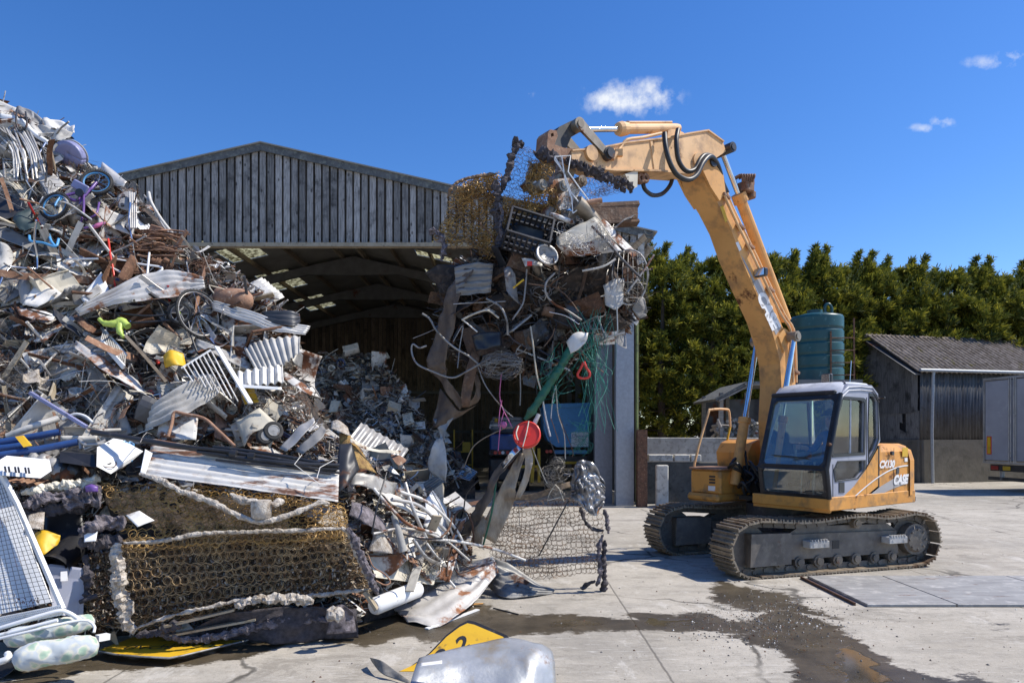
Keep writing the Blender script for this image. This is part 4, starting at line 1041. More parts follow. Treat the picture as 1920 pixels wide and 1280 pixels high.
for lp in (door_win, low_win, rear_win):
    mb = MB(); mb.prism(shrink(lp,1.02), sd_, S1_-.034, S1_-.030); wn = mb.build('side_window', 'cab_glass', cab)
    mb = MB(); mb.prism(shrink(lp,1.07), sd_, S1_+.004, S1_+.012, holes=[shrink(lp,.965)]); mb.build('window_seal', 'hose', wn)
mb = MB(); c0, c1 = cabz(1598,748), cabz(1597,850); mb.bar(U(c0[0],S1_-.025,c0[1]), U(c1[0],S1_-.025,c1[1]), .012, .02); mb.build('window_bar', 'cab_light', cab)
# door edge, handle, decal wedge in orange
mb = MB(); mb.prism([cabz(1575,936),cabz(1600,912),cabz(1623,880),cabz(1650,832),cabz(1652,905),cabz(1622,930)], sd_, S1_+.0035, S1_+.008); mb.build('orange_flash', 'digger_orange', cab)
mb = MB(); hA = cabz(1577,913); mb.prism([(hA[0]+.065,hA[1]-.075),(hA[0]-.07,hA[1]-.08),(hA[0]-.07,hA[1]+.07),(hA[0]+.065,hA[1]+.075)], sd_, S1_+.003, S1_+.012); mb.build('door_handle', 'black_plastic', cab)
mb = MB()
for a, b_ in (((1624,745),(1624,925)),((1561,870),(1561,935))):
    p0, p1 = cabz(*a), cabz(*b_); mb.bar(U(p0[0],S1_+.004,p0[1]), U(p1[0],S1_+.004,p1[1]), .008, .010)
mb.build('door_gap', 'hose', cab)
# right side (seen through the glass)
inner = [(A_top[0]-.12,A_top[1]-.1),(RC[0]+.10,RC[1]-.1),(RD[0]+.08,1.75),(A_mid[0]-.08,1.62)]
mb = MB(); mb.prism(out_side, sd_, S0_, S0_+.05, holes=[inner]); mb.build('far_side', 'cab_grey', cab)
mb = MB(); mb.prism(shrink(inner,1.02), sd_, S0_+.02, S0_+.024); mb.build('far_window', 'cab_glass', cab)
# front: frame surface between s0 and s1 following the front edge
def front(s, v):                      # v 0 bottom .. 1 top
    if v < .30: k = v/.30; a = A_bot[0]+.02+(A_mid[0]-A_bot[0]+.0)*k; z = 1.10+(A_mid[1]-1.10)*k
    else: k = (v-.30)/.70; a = A_mid[0]+.02+(A_top[0]-A_mid[0])*k; z = A_mid[1]+(A_top[1]-A_mid[1])*k
    return U(a-.03*abs((s-.7)/.55)**3, s, z)
A_mid2 = A_mid
def fprism(mb, outl, d0, d1, holes=()):
    def fn(u, v, d):
        p = front(u, v); return p+fF*d
    # split into strips for the bend
    mb.prism(outl, fn, d0, d1, holes)
def rr(u0,u1,v0,v1,c=.05,cv=.03): return [(u0+c,v0),(u1-c,v0),(u1,v0+cv),(u1,v1-cv),(u1-c,v1),(u0+c,v1),(u0,v1-cv),(u0,v0+cv)]
mb = MB(); fprism(mb, [(S0_,.301),(S1_,.301),(S1_,1.0),(S0_,1.0)], 0, .04, holes=[rr(S0_+.065,S1_-.06,.335,.95)])
fprism(mb, [(S0_,0),(S1_,0),(S1_,.30),(S0_,.30)], 0, .04, holes=[rr(S0_+.065,S1_-.06,.035,.285)])
mb.build('front_frame', 'black_plastic', cab)
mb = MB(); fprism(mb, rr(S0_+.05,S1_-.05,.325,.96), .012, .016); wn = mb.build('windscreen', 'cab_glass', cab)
mb = MB(); mb.bar(front(.35,.42)+fF*.03, front(.95,.40)+fF*.03, .012, .012); mb.build('wiper', 'hose', wn)
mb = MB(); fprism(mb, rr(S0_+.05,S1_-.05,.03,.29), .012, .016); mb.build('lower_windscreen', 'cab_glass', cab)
# black trim strip down the corner, and the roof
mb = MB(); mb.tube([front(S1_,v)+fF*.02 for v in (0,.1,.3,.6,.9,1)], .034, 8); mb.build('corner_pillar', 'black_plastic', cab)
mb = MB()
nR = 8; top = [(A_top[0]+.03,A_top[1]-.02),(A_top[0]-.02,A_top[1]+.05),(RT[0],RT[1]+.0),((RT[0]+RB[0])/2,RT[1]+.02),(RB[0],RB[1]+.01),(RC[0]-.02,RC[1]-.03)]
secs = [(S0_-.01,-.06),(S0_+.08,.02),(.45,.04),(.95,.04),(S1_-.08,.02),(S1_+.02,-.05)]
vs = [U(a,s,z+dz) for s,dz in secs for a,z in top]; m_ = len(top)
fs = [(i*m_+j,(i+1)*m_+j,(i+1)*m_+j+1,i*m_+j+1) for i in range(len(secs)-1) for j in range(m_-1)]
mb.add(vs, fs, True); mb.add([v-UZ*.05 for v in vs], [tuple(reversed(f)) for f in fs]); mb.build('roof', 'cab_light', cab)
mb = MB(); ubox(mb, A_top[0]-.14, A_top[0]+.05, S0_-.005, S1_-.06, A_top[1]-.02, A_top[1]+.05, .02); mb.build('visor', 'black_plastic', cab)
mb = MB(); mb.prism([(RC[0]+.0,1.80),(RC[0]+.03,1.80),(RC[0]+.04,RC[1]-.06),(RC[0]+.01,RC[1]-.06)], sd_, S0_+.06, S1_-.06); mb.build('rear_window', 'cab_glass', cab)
mb = MB(); ubox(mb, RC[0]-.0, RC[0]+.04, S0_+.052, S1_-.052, 1.0, 1.82); mb.build('rear_wall', 'cab_grey', cab)
mb = MB(); ubox(mb, RC[0]+.05, A_bot[0]-.03, S0_+.055, S1_-.055, 1.03, 1.10); mb.build('floor', 'grubby_dark', cab)
sc_ = .68
mb = MB(); ubox(mb, -.38,.05, .48,.98, 1.40,1.52,.04); ubox(mb, -.44,-.33,.50,.96, 1.50,2.05,.04); ubox(mb, -.30,.0,.55,.9,1.1,1.40,.02); mb.build('seat', 'grey_paint', cab)
mb = MB(); ubox(mb, -.3,.25, .28,.42, 1.3,1.62,.03); ubox(mb, -.3,.2, 1.02,1.14, 1.3,1.6,.03); mb.build('console', 'grey_paint', cab)
mb = MB(); mb.tube([U(.45,.6,1.1),U(.42,.6,1.6)],.015,6); mb.tube([U(.45,.8,1.1),U(.42,.8,1.6)],.015,6); mb.tube([U(.2,.35,1.6),U(.22,.35,1.85)],.016,6,rr=[.012,.03]); mb.tube([U(.15,1.08,1.58),U(.17,1.08,1.82)],.016,6,rr=[.012,.03]); mb.build('control_lever', 'galv_bright', cab)
mb = MB(); mb.tube([RT_ := U(RT[0]-.15,S1_-.15,RT[1]+.04), U(RT[0]+.0,S1_-.05,RT[1]+.0)], .02, 6)
for (px_,py_,s_) in ((1548,709,.75),): 
    a = UP(px_,py_,s_); mb.cyl(U(a[0],s_,a[1]-.06),U(a[0],s_,a[1]), .02, 6)
mb.build('lamp_bracket', 'dark_metal', cab)
a = UP(1551,709,.85); mb = MB(); ubox(mb, a[0]-.04,a[0]+.04,.77,.93,a[1]-.07,a[1]+.07,.02); lp = mb.build('roof_lamp', 'black_plastic', cab)
mb = MB(); ubox(mb, a[0]+.041,a[0]+.046,.785,.915,a[1]-.055,a[1]+.055); mb.build('lens', 'chrome', lp)
a0 = cabz(1624,718); a1 = UP(1596,676,1.0); mb = MB(); mb.tube([U(a0[0],1.0,a0[1]), U(a1[0],1.0,a1[1])], .006, 5); mb.build('aerial', 'chrome', cab)
mb = MB(); a0 = cabz(1648,745); mb.tube([U(a0[0],1.2,a0[1]),U(a0[0]-.02,1.33,a0[1])], .018, 6); mb.build('hinge', 'hose', cab)
# mirror bracket by windscreen
mb = MB(); fr = front(S1_,.52); mb.tube([fr, fr+fF*.10+UZ*.02], .025, 8); mb.build('lamp_stub', 'rust', cab)

# --- right hand housing (boom side), step box, hand rail
mb = MB(); a = UP(1300,905,-1.25)
ubox(mb, .05, .80, -1.25, -.62, 1.02, 1.42, .03); mb.build('tool_box', 'digger_orange', dig)
mb = MB(); ubox(mb, .02, .83, -1.26, -.60, 1.42, 1.46, .015); mb.build('tool_box_lid', 'rust_light', dig)
mb = MB(); ubox(mb, .03, .88, -1.27, -.60, .90, 1.03, .04); mb.build('step_bumper', 'digger_orange', dig)
mb = MB()
for k in range(3): ubox(mb, .801,.806,-.84,-.72,1.20+.05*k,1.23+.05*k)
mb.build('vent', 'black_plastic', dig)
mb = MB(); ubox(mb, .801,.807,-.86,-.72,1.08,1.16); mb.build('label_plate', 'white_decal', dig)
mb = MB(); sid = [(.10,1.46),(.14,1.70),(.02,1.86),(-.15,1.92),(-1.5,1.92),(-1.5,1.0),(.1,1.0)]
mb.prism(sid, sd_, -1.24, -.58); mb.build('tank_cover', 'digger_orange', dig)
mb = MB(); p = lambda px,py: U(*(lambda q_: (q_[0],-1.22,q_[1]))(UP(px,py,-1.22)))
mb.tube([p(1299,935),p(1302,870),p(1327,778),p(1333,768),p(1360,767),p(1367,772),p(1369,800)], .022, 8, sub=3); mb.build('handrail', 'digger_faded', dig)
mb = MB(); mb.tube([p(1369,800),p(1365,818),p(1364,826),p(1370,829)], .02, 8, sub=3); mb.build('rail_foot', 'yellow', dig)
mb = MB(); mb.tube([p(1348,768),p(1348,788)], .005, 4); mb.tube([p(1368,797),p(1349,796)], .008, 5); mb.tube([p(1346,786),p(1350,800)], .03, 8, rr=[.015,.035,.02]); mb.build('mirror_clamp', 'galv', dig)
mb = MB(); mb.cyl(U(-.5,-.8,1.92), U(-.5,-.8,2.02), .035, 10); mb.cyl(U(-.5,-.8,2.02), U(-.5,-.8,2.05), .09, 14); mb.build('filler_cap', 'galv', dig)
# dark machinery in the boom well
mb = MB(); q = random.Random(8)
for k in range(26):
    t_ = .05+.5*q.random(); s_ = -.55+.6*q.random(); z_ = 1.0+.45*q.random()
    mb.tube([U(t_,s_,z_),U(t_+q.gauss(0,.1),s_+q.gauss(0,.1),z_+.15),U(t_+q.gauss(0,.15),s_+q.gauss(0,.12),z_+q.gauss(.1,.2))], .018+.012*q.random(), 6, sub=3)
ubox(mb, -.2,.15,-.55,.05,1.0,1.45,.02); mb.build('hydraulic_lines', 'hose', dig)
# --- boom
SB = -.20; BN, BF_ = SB+.20, SB-.20
def BPts(lst, s): return [UP(a,b_,s) for a,b_ in lst]
low_edge = [(1316,322),(1322,342),(1350,388),(1370,428),(1388,480),(1410,532),(1440,598),(1454,642),(1463,682),(1465,722),(1462,790),(1466,850)]
up_edge = [(1520,860),(1506,790),(1491,717),(1487,660),(1480,636),(1466,610),(1443,545),(1421,492),(1405,455),(1384,412),(1366,372),(1350,340),(1336,310),(1326,304)]
mb = MB(); mb.prism(BPts(low_edge+up_edge, BN), sd_, BF_, BN); boom = mb.build('boom', 'boom_orange', dig)
# forked end plates
mb = MB()
for s_ in (BN+.005, BF_-.045): mb.prism(BPts([(1312,318),(1322,300),(1336,302),(1352,330),(1356,362),(1345,378),(1328,352)], BN), sd_, s_, s_+.04)
mb.build('boom_fork', 'boom_orange', boom)
# boom decals
dec = BPts([(1424,470+10),(1432,498),(1424,512),(1412,512),(1395,488),(1388,468)], BN)
mb = MB(); mb.prism(BPts([(1389,478),(1396,489),(1416,527),(1413,531)], BN), sd_, BN+.001, BN+.003)
mb.prism(BPts([(1411,528),(1424,522),(1464,614),(1455,628)], BN), sd_, BN+.001, BN+.003); mb.build('grey_swoosh', 'grey_decal', boom)
pA, pB = UP(1424,548,BN), UP(1453,612,BN); dv = V((pB[0]-pA[0], pB[1]-pA[1])); ln_ = dv.length; dv.normalize(); nv = V((dv.y*-1, dv.x))
cM = ((pA[0]+pB[0])/2, (pA[1]+pB[1])/2)
if nv.x < 0: nv = -nv
# text runs down the boom (from stick to cab); its top faces away from the ground side
mb = MB(); text_mesh(mb, 'CASE', lambda u,v,d: U(cM[0]+dv.x*u-nv.x*v, BN+.004+d, cM[1]+dv.y*u-nv.y*v), .30, d1=.002, font_shear=.3, offset=.02, spacing=.9); mb.build('maker_lettering', 'white_decal', boom)
mb = MB(); mb.prism(BPts([(1350,388),(1356,385),(1364,412),(1360,418)], BN), sd_, BN+.001, BN+.004); mb.build('yellow_sticker', 'yellow', boom)
mb = MB(); mb.prism(BPts([(1379,455),(1384,453),(1390,468),(1386,471)], BN), sd_, BN+.001, BN+.004); mb.build('white_sticker', 'white_decal', boom)
# pipes clamped along the boom
def bp_(px, py, s): a = UP(px,py,s); return U(a[0],s,a[1])
mb = MB()
for o_, s_ in ((0,BN+.05),(6,BN-.02)):
    mb.tube([bp_(1357+o_,362,s_),bp_(1366+o_,385,s_),bp_(1385+o_,425,s_),bp_(1412+o_,480,s_),bp_(1440+o_,540,s_),bp_(1466+o_,592,s_),bp_(1482+o_,618,s_),bp_(1486+o_,660,s_),bp_(1487+o_,717,s_)], .021, 8, sub=3)
mb.build('boom_pipes', 'digger_faded', boom)
for (a,b_) in ((1360,368),(1388,425),(1406,462),(1444,543),(1491,697)):
    mb = MB(); c_ = bp_(a,b_,BN+.03); M = Matrix((fF,lL,UZ)).transposed(); mb.box(c_, (.16,.09,.05), Matrix.Rotation(R(-18),3,lL) @ M, .01); mb.build('pipe_clamp', 'rust_light', boom)
lampc = bp_(1427,511,BN+.10); mb = MB(); mb.box(lampc, (.10,.20,.13), Matrix((fF,lL,UZ)).transposed(), .02); lp = mb.build('work_lamp', 'black_plastic', boom)
mb = MB(); mb.box(lampc+fF*.052, (.006,.17,.10), Matrix((fF,lL,UZ)).transposed()); mb.build('lens', 'chrome', lp)
# boom cylinders
for s_, top_, bot_ in ((SB+.33,(1488,631),None),(SB-.36,(1452,632),None)):
    tt = UP(1488,631,SB+.33); p1 = U(tt[0],s_,tt[1]); p0 = U(.52,s_,1.18)
    d = p1-p0; mb = MB(); mb.tube([p0,p0+d*.42,p0+d*.425,p0+d*.46,p0+d*.462], .085, 16, rr=[.082,.082,.10,.10,.06], smooth=False); cy = mb.build('boom_cylinder', 'boom_orange', dig)
    mb = MB(); mb.cyl(p0+d*.44, p1, .045, 14); mb.build('piston_rod', 'chrome', cy)
    mb = MB(); mb.cyl(p1-lL*.08, p1+lL*.08, .085, 16); mb.cyl(p1+lL*.08, p1+lL*.10, .055, 12); mb.build('pin', 'pin_steel', cy)
mb = MB(); tt = UP(1488,631,SB+.33); mb.cyl(U(tt[0],SB-.3,tt[1]), U(tt[0],SB+.3,tt[1]), .065, 14); mb.prism([(tt[0]-.12,tt[1]+.08),(tt[0]+.1,tt[1]+.14),(tt[0]+.25,tt[1]),(tt[0]+.1,tt[1]-.25)], sd_, BN, BN+.03); mb.build('cylinder_boss', 'boom_orange', boom)
# stick cylinder along the top of the boom
p1 = bp_(1354,284,SB); p0 = bp_(1462,588,SB+.0); p0 = U(UP(1474,600,SB)[0], SB, UP(1474,600,SB)[1]); h0 = bp_(1386,362,SB)
d = (p0-p1); mb = MB(); kk = (h0-p1).length/d.length
mb.tube([p1+d*kk, p1+d*(kk+.05), p1+d*(kk+.052), p0], .085, 16, rr=[.115,.115,.085,.085], smooth=False); cy = mb.build('stick_cylinder', 'boom_orange', dig)
mb = MB(); mb.cyl(p1, p1+d*(kk+.02), .042, 14); mb.build('piston_rod', 'chrome', cy)
mb = MB(); mb.cyl(p1-lL*.2, p1+lL*.21, .075, 18); mb.cyl(p1+lL*.21, p1+lL*.225, .05, 8); mb.build('pin', 'dark_metal', cy)
mb = MB(); c_ = bp_(1398,352,SB+.05); M = Matrix((fF,lL,UZ)).transposed(); mb.box(c_, (.2,.2,.16), M, .02); mb.box(c_-fF*.08+UZ*.09, (.14,.14,.1), M, .02); mb.box(c_-fF*.12-UZ*.1, (.1,.16,.12), M, .02)
for k in range(6): mb.tube([c_+V((.03*k-.08,-.1,.05)), c_+V((.04*k-.1,-.12,.16)), c_+V((.05*k-.2,0,.14))], .018, 6, sub=3)
mb.build('valve_block', 'rust_light', cy)
mb = MB(); mb.tube([bp_(1392,372,SB-.05),bp_(1400,400,SB-.1),bp_(1424,455,SB-.1),bp_(1447,520,SB-.1),bp_(1452,560,SB-.05)], .018, 6, sub=4); mb.tube([bp_(1398,378,SB-.05),bp_(1408,410,SB-.15),bp_(1436,490,SB-.15)], .014, 6, sub=4); mb.build('cylinder_hose', 'hose', cy)
# --- stick
SN, SF = SB+.15, SB-.15
stick_o = [(1072,284),(1115,281),(1175,269),(1250,260),(1290,252),(1327,246),(1356,267),(1361,284),(1343,296),(1334,318),(1320,326),(1287,325),(1230,320),(1150,319),(1118,315),(1095,305),(1072,298)]
mb = MB(); mb.prism(BPts(stick_o, SN), sd_, SF, SN); stick = mb.build('stick', 'digger_faded', dig)
mb = MB()
eg = BPts([(1072,284),(1115,281),(1175,269),(1250,260),(1290,252),(1327,246),(1356,267)], SN)
for i in range(len(eg)-1): mb.bar(U(eg[i][0],SB,eg[i][1]+.01), U(eg[i+1][0],SB,eg[i+1][1]+.01), .34, .02, up=lL.cross(V((0,0,1))).cross(lL))
eg = BPts([(1095,304),(1118,315),(1150,319),(1230,320),(1287,325)], SN)
for i in range(len(eg)-1): mb.bar(U(eg[i][0],SB,eg[i][1]), U(eg[i+1][0],SB,eg[i+1][1]), .34, .025, up=lL.cross(V((0,0,1))).cross(lL))
mb.build('flange', 'digger_faded', stick)
mb = MB(); c_ = BPts([(1309,303)], SN)[0]; mb.cyl(U(c_[0],SN,c_[1]), U(c_[0],SN+.03,c_[1]), .12, 24); mb.cyl(U(c_[0],SF-.03,c_[1]), U(c_[0],SF,c_[1]), .12, 24); mb.build('pivot_boss', 'digger_faded', stick)
c_ = BPts([(1327,308)], SN)[0]; mb = MB(); mb.cyl(U(c_[0],SB-.27,c_[1]), U(c_[0],SB+.27,c_[1]), .075, 16); mb.build('pivot_pin', 'hose', stick)
mb = MB(); mb.prism(BPts([(1258,262),(1262,240),(1272,236),(1290,244),(1300,252)], SN), sd_, SB-.06, SB+.06); mb.build('cylinder_bracket', 'digger_faded', stick)
# bucket cylinder
pR = bp_(1070,243,SB); pB = bp_(1272,241,SB); d = pB-pR
mb = MB(); mb.tube([pR+d*.41,pR+d*.44,pR+d*.49,pR+d*.495,pR+d*.97,pR+d], .07, 16, rr=[.085,.10,.085,.068,.068,.06], smooth=False); cy = mb.build('bucket_cylinder', 'digger_faded', dig)
mb = MB(); mb.cyl(pR, pR+d*.45, .038, 14); mb.build('piston_rod', 'chrome', cy)
mb = MB(); mb.tube([pR+d*.5+UZ*.09, pR+d*.93+UZ*.09], .018, 8); mb.tube([pR+d*.5+UZ*.05, pR+d*.5+UZ*.1], .03, 8); mb.build('feed_pipe', 'digger_faded', cy)
mb = MB(); mb.cyl(pR-lL*.20, pR+lL*.20, .085, 18); mb.cyl(pR+lL*.2, pR+lL*.215, .05, 14); mb.build('pin', 'pin_steel', cy)
# links
pK = bp_(1122,298,SB); pG = bp_(1026,283,SB); pN = bp_(1070,300,SB)
for s_ in (SN+.02, SF-.06):
    mb = MB(); a = UP(1070,243,SB); b_ = UP(1120,298,SB)
    dx, dz = b_[0]-a[0], b_[1]-a[1]; l_ = math.hypot(dx,dz); nx_, nz_ = -dz/l_, dx/l_
    mb.prism([(a[0]+nx_*.07,a[1]+nz_*.07),(a[0]+dx*.85+nx_*.05,a[1]+dz*.85+nz_*.05),(b_[0]+nx_*.06,b_[1]+nz_*.06),(b_[0]-nx_*.06,b_[1]-nz_*.06),(a[0]+dx*.85-nx_*.05,a[1]+dz*.85-nz_*.05),(a[0]-nx_*.07,a[1]-nz_*.07)], sd_, s_, s_+.04)
    mb.build('guide_link', 'pin_steel', dig)
mb = MB(); mb.cyl(pK-lL*.23, pK+lL*.23, .085, 16); mb.cyl(pK+lL*.23, pK+lL*.26, .065, 12); mb.build('link_pin', 'dark_metal', dig)
mb = MB(); tk_ = BPts([(1062,232),(1076,234),(1080,250),(1062,262),(1052,285),(1030,292),(1018,288),(1024,268),(1040,243)], SB); mb.prism(tk_, sd_, SB-.13, SB+.10); mb.build('tipping_link', 'grubby_dark', dig)
mb = MB(); mb.prism(BPts([(1016,256),(1020,250),(1032,252),(1034,262),(1028,278),(1046,284),(1075,286),(1080,300),(1060,306),(1022,300),(1014,282)], SB), sd_, SB-.11, SB+.13, holes=[BPts([(1021,258),(1026,256),(1027,262),(1022,264)], SB)]); mb.build('quick_hitch', 'rust_light', dig)
mb = MB(); c_ = bp_(1092,296,SB); mb.cyl(c_-lL*.2,c_+lL*.2,.10,16); mb.build('nose_boss', 'digger_faded', stick)
# grab hanging from the hitch: rotator, curved tines and a ring plate
grab = empty('grab', (0,0,0)); grab.parent = dig; KNOWN[grab.name] = V(CC)
gs = SB+.05
def GP(lst): return BPts(lst, gs)
mb = MB(); mb.prism(GP([(1012,300),(1060,300),(1092,312),(1084,332),(1040,336),(1012,348),(1000,352),(992,340),(1004,326)]), sd_, gs-.2, gs-.12); mb.build('side_plate', 'pin_steel', grab)
mb = MB(); mb.prism(GP([(1002,340),(1010,352),(1018,346),(1034,338),(1058,335),(1082,336),(1086,352),(1080,372),(1066,392),(1040,396),(1030,372),(1036,356),(1018,362),(1004,362),(1000,350)]), sd_, gs-.05, gs+.03, holes=[GP([(1042,352),(1048,348),(1052,354),(1046,360)]),GP([(1004,350),(1008,348),(1009,354),(1005,355)])]); mb.build('knuckle_plate', 'rusty_white', grab)
for a,b_ in ((1046,354),(1082,344),(1008,352)):
    mb = MB(); c_ = bp_(a,b_,gs); mb.cyl(c_-lL*.12,c_+lL*.12,.07,16); mb.cyl(c_+lL*.12,c_+lL*.135,.04,12); mb.build('pin', 'pin_steel', grab)
for dy_, a0 in ((-.32,1),( .0,0),(.34,2)):
    mb = MB(); base_ = [(1030,395),(1012,425),(1002,470),(1012,515),(1040,540)] if a0 != 2 else [(1080,380),(1110,410),(1130,455),(1124,505),(1100,535)]
    mb.tube([bp_(a,b_,gs+dy_) for a,b_ in base_], .07, 8, sub=4, rr=[.1,.09,.08,.07,.05,.03]); mb.build('tine', 'pin_steel', grab)
# hoses
mb = MB()
mb.tube([bp_(1246,250,SN+.10),bp_(1248,275,SN+.16),bp_(1256,305,SN+.2),bp_(1270,328,SN+.22),bp_(1290,337,SN+.22),bp_(1306,328,SN+.22),bp_(1318,305,SN+.2),bp_(1332,293,SN+.16),bp_(1344,306,SN+.10),bp_(1352,330,SN+.06),bp_(1358,362,SN+.05)], .036, 10, sub=5)
mb.build('hydraulic_hose', 'hose', stick)
mb = MB()
mb.tube([bp_(1271,243,SN+.05),bp_(1268,265,SN+.10),bp_(1272,300,SN+.12),bp_(1286,320,SN+.14),bp_(1302,318,SN+.14),bp_(1312,300,SN+.13),bp_(1322,291,SN+.10),bp_(1336,296,SN+.04),bp_(1346,322,SN+.0),bp_(1364,362,SN+.0)], .034, 10, sub=5)
mb.build('hydraulic_hose', 'hose', stick)
mb = MB(); mb.tube([bp_(1205,343,SB+.05),bp_(1210,356,SB+.05),bp_(1224,366,SB),bp_(1242,363,SB-.05),bp_(1256,348,SB-.1),bp_(1262,330,SB-.1)], .03, 10, sub=5); mb.build('hydraulic_hose', 'hose', stick)
mb = MB()
for a in (1197,1205): 
    c_ = bp_(a,336,SB+.05); mb.ring(c_, lL, .055, .025, 18, 8); mb.ring(c_+lL*.05, lL, .05, .025, 18, 8)
mb.build('hose_coupling', 'rust_light', stick)
mb = MB(); mb.prism(BPts([(1172,326),(1190,321),(1196,322),(1195,350),(1188,354),(1180,345)], SN), sd_, SN-.1, SN); mb.build('hose_guard', 'cream', stick)
mb = MB(); mb.tube([bp_(1240,250,SN),bp_(1205,258,SN),bp_(1176,262,SN),bp_(1165,275,SN),bp_(1158,285,SN+.02)], .022, 8, sub=3); mb.cyl(bp_(1156,287,SN+.02),bp_(1148,298,SN+.02),.03,8); mb.box(bp_(1160,287,SN+.03),(.1,.06,.09)); mb.build('stick_pipe', 'digger_faded', stick)
mb = MB(); mb.prism(BPts([(1218,263),(1222,262),(1232,318),(1226,319)], SN), sd_, SN+.0, SN+.012); mb.build('weld_rib', 'digger_faded', stick)
# driver
def person(parent, pts, edges, radii, mat_name, name='body', label=None):
    me = bpy.data.meshes.new(name); me.from_pydata([tuple(p-CC) for p in pts], edges, []); o = bpy.data.objects.new(name, me); COL.objects.link(o)
    sk = o.modifiers.new('skin', 'SKIN'); ss = o.modifiers.new('sub', 'SUBSURF'); ss.levels = 2
    for v, r_ in zip(me.skin_vertices[0].data, radii): v.radius = (r_, r_) if not isinstance(r_, tuple) else r_
    me.skin_vertices[0].data[0].use_root = True
    dg = bpy.context.evaluated_depsgraph_get(); m2 = bpy.data.meshes.new_from_object(o.evaluated_get(dg)); m2.name = name
    bpy.data.objects.remove(o); o = bpy.data.objects.new(name, m2); COL.objects.link(o); m2.materials.append(MATS[mat_name])
    for p in m2.polygons: p.use_smooth = True
    o.parent = parent; return o
per = empty('person', tuple(CC), 'driver in blue shirt and dark cap seated in the digger cab, hands on levers', 'person')
hs = .73
J = [U(-.18,hs,1.60),U(-.19,hs,1.80),U(-.18,hs,2.0),U(-.17,hs,2.09),U(-.12,hs,2.20),U(-.12,hs,2.30),
     U(-.18,hs+.19,1.98),U(-.10,hs+.26,1.76),U(.12,hs+.26,1.78), U(.2,hs+.26,1.80),
     U(-.18,hs-.19,1.98),U(-.10,hs-.27,1.76),U(.12,hs-.30,1.80), U(.2,hs-.32,1.82),
     U(-.10,hs+.10,1.57),U(.28,hs+.12,1.55),U(.36,hs+.12,1.16),U(-.10,hs-.10,1.57),U(.28,hs-.12,1.55),U(.36,hs-.12,1.16)]
E_ = [(0,1),(1,2),(2,3),(3,4),(4,5),(2,6),(6,7),(7,8),(8,9),(2,10),(10,11),(11,12),(12,13),(0,14),(14,15),(15,16),(0,17),(17,18),(18,19)]
Rr = [.14,.13,.12,.055,.095,.075,.065,.05,.038,.035,.065,.05,.038,.035,.09,.075,.05,.09,.075,.05]
body = person(per, J, E_, Rr, 'skin')
me_ = body.data; me_.materials.append(MATS['shirt_blue']); me_.materials.append(MATS['trousers'])
for p in me_.polygons:
    c_ = p.center; z_ = c_.z; t_ = (c_).dot(fF)
    p.material_index = 2 if z_ < 1.60 or (z_ < 1.66 and t_ > 0) else (1 if z_ < 2.06 and t_ < .06 else 0)
mb = MB(); hc = U(-.12,hs,2.29)
vs = []; 
mb.grid(lambda u,v: hc+V((math.cos(u*6.2832)*math.cos(v*1.57)*.108, math.sin(u*6.2832)*math.cos(v*1.57)*.108, .015+math.sin(v*1.57)*.105)), 16, 6, .006)
mb.grid(lambda u,v: hc+fF*(.08+.09*v)+lL*((u-.5)*.15)+UZ*(.02-.02*v), 6, 2, .006); mb.build('cap', 'trousers', per)
mb = MB(); fc = U(-.02,hs,2.225)
mb.tube([fc+UZ*.03, fc+fF*.025-UZ*.005, fc-UZ*.012], .013, 6, sub=2); mb.build('nose', 'skin', per)
for s_ in (-1,1):
    mb = MB(); e_ = U(-.03,hs+s_*.033,2.25); mb.tube([e_-fF*.008,e_+fF*.006], .011, 8, rr=[.011,.006]); mb.build('eye', 'hose', per)
    wr = J[9] if s_ > 0 else J[13]
    for k in range(4):
        mb = MB(); o_ = wr+fF*.02+UZ*(.02-.018*k); mb.tube([o_+lL*.03*s_, o_+fF*(.045-.004*k)+lL*.02*s_, o_+fF*.05-lL*.015*s_, o_+fF*.02-lL*.03*s_], .009, 6, sub=2); mb.build('finger', 'skin', per)
    mb = MB(); mb.tube([wr+UZ*.02, wr+fF*.02+UZ*.045-lL*.02*s_, wr+fF*.045+UZ*.04-lL*.02*s_], .011, 6, sub=2); mb.build('thumb', 'skin', per)
# ================================================================== scrap shapes
def lin(a, b_, t): return a+(b_-a)*t
def crumple_fn(w_, h_, amp, seed, fold=0.0, corr=0.0, waves=6, curl=0.0):
    q = random.Random(seed); fa = q.random()*3.14; fo = q.uniform(-.2,.2); fang = q.uniform(.5,1.5)*fold
    fa2 = q.random()*3.14; fo2 = q.uniform(-.35,.35); fang2 = q.uniform(-1,1)*fold
    def fn(u, v):
        x, y = (u-.5)*w_, (v-.5)*h_; z = corr*math.sin(u*waves*6.283)
        z += amp*(noise.noise(V((x*2.5+seed, y*2.5, seed*.3)))*1.2+abs(noise.noise(V((x*5.5, y*5.5+seed, 3))))*.7)
        p = V((x, y, z))
        if curl:
            a = y/h_*curl*2; r_ = h_/(curl*2); p = V((x, math.sin(a)*(r_-z), r_-math.cos(a)*(r_-z)))
        for a_, o_, g in ((fa, fo, fang), (fa2, fo2, fang2)):
            nx_, ny_ = math.cos(a_), math.sin(a_); d = p.x*nx_+p.y*ny_-o_*w_
            if d > 0 and g: 
                ax = V((-ny_, nx_, 0)); pt = V((nx_*o_*w_, ny_*o_*w_, 0)); p = Matrix.Rotation(g, 3, ax) @ (p-pt) + pt
        return p
    return fn
def proto_sheet(seed, w_, h_, amp, fold=0, corr=0, waves=6, curl=0, n=14):
    mb = MB(); mb.grid(crumple_fn(w_, h_, amp, seed, fold, corr, waves, curl), n if not corr else waves*6, n, .004, smooth=bool(corr) or curl > 0); return mb
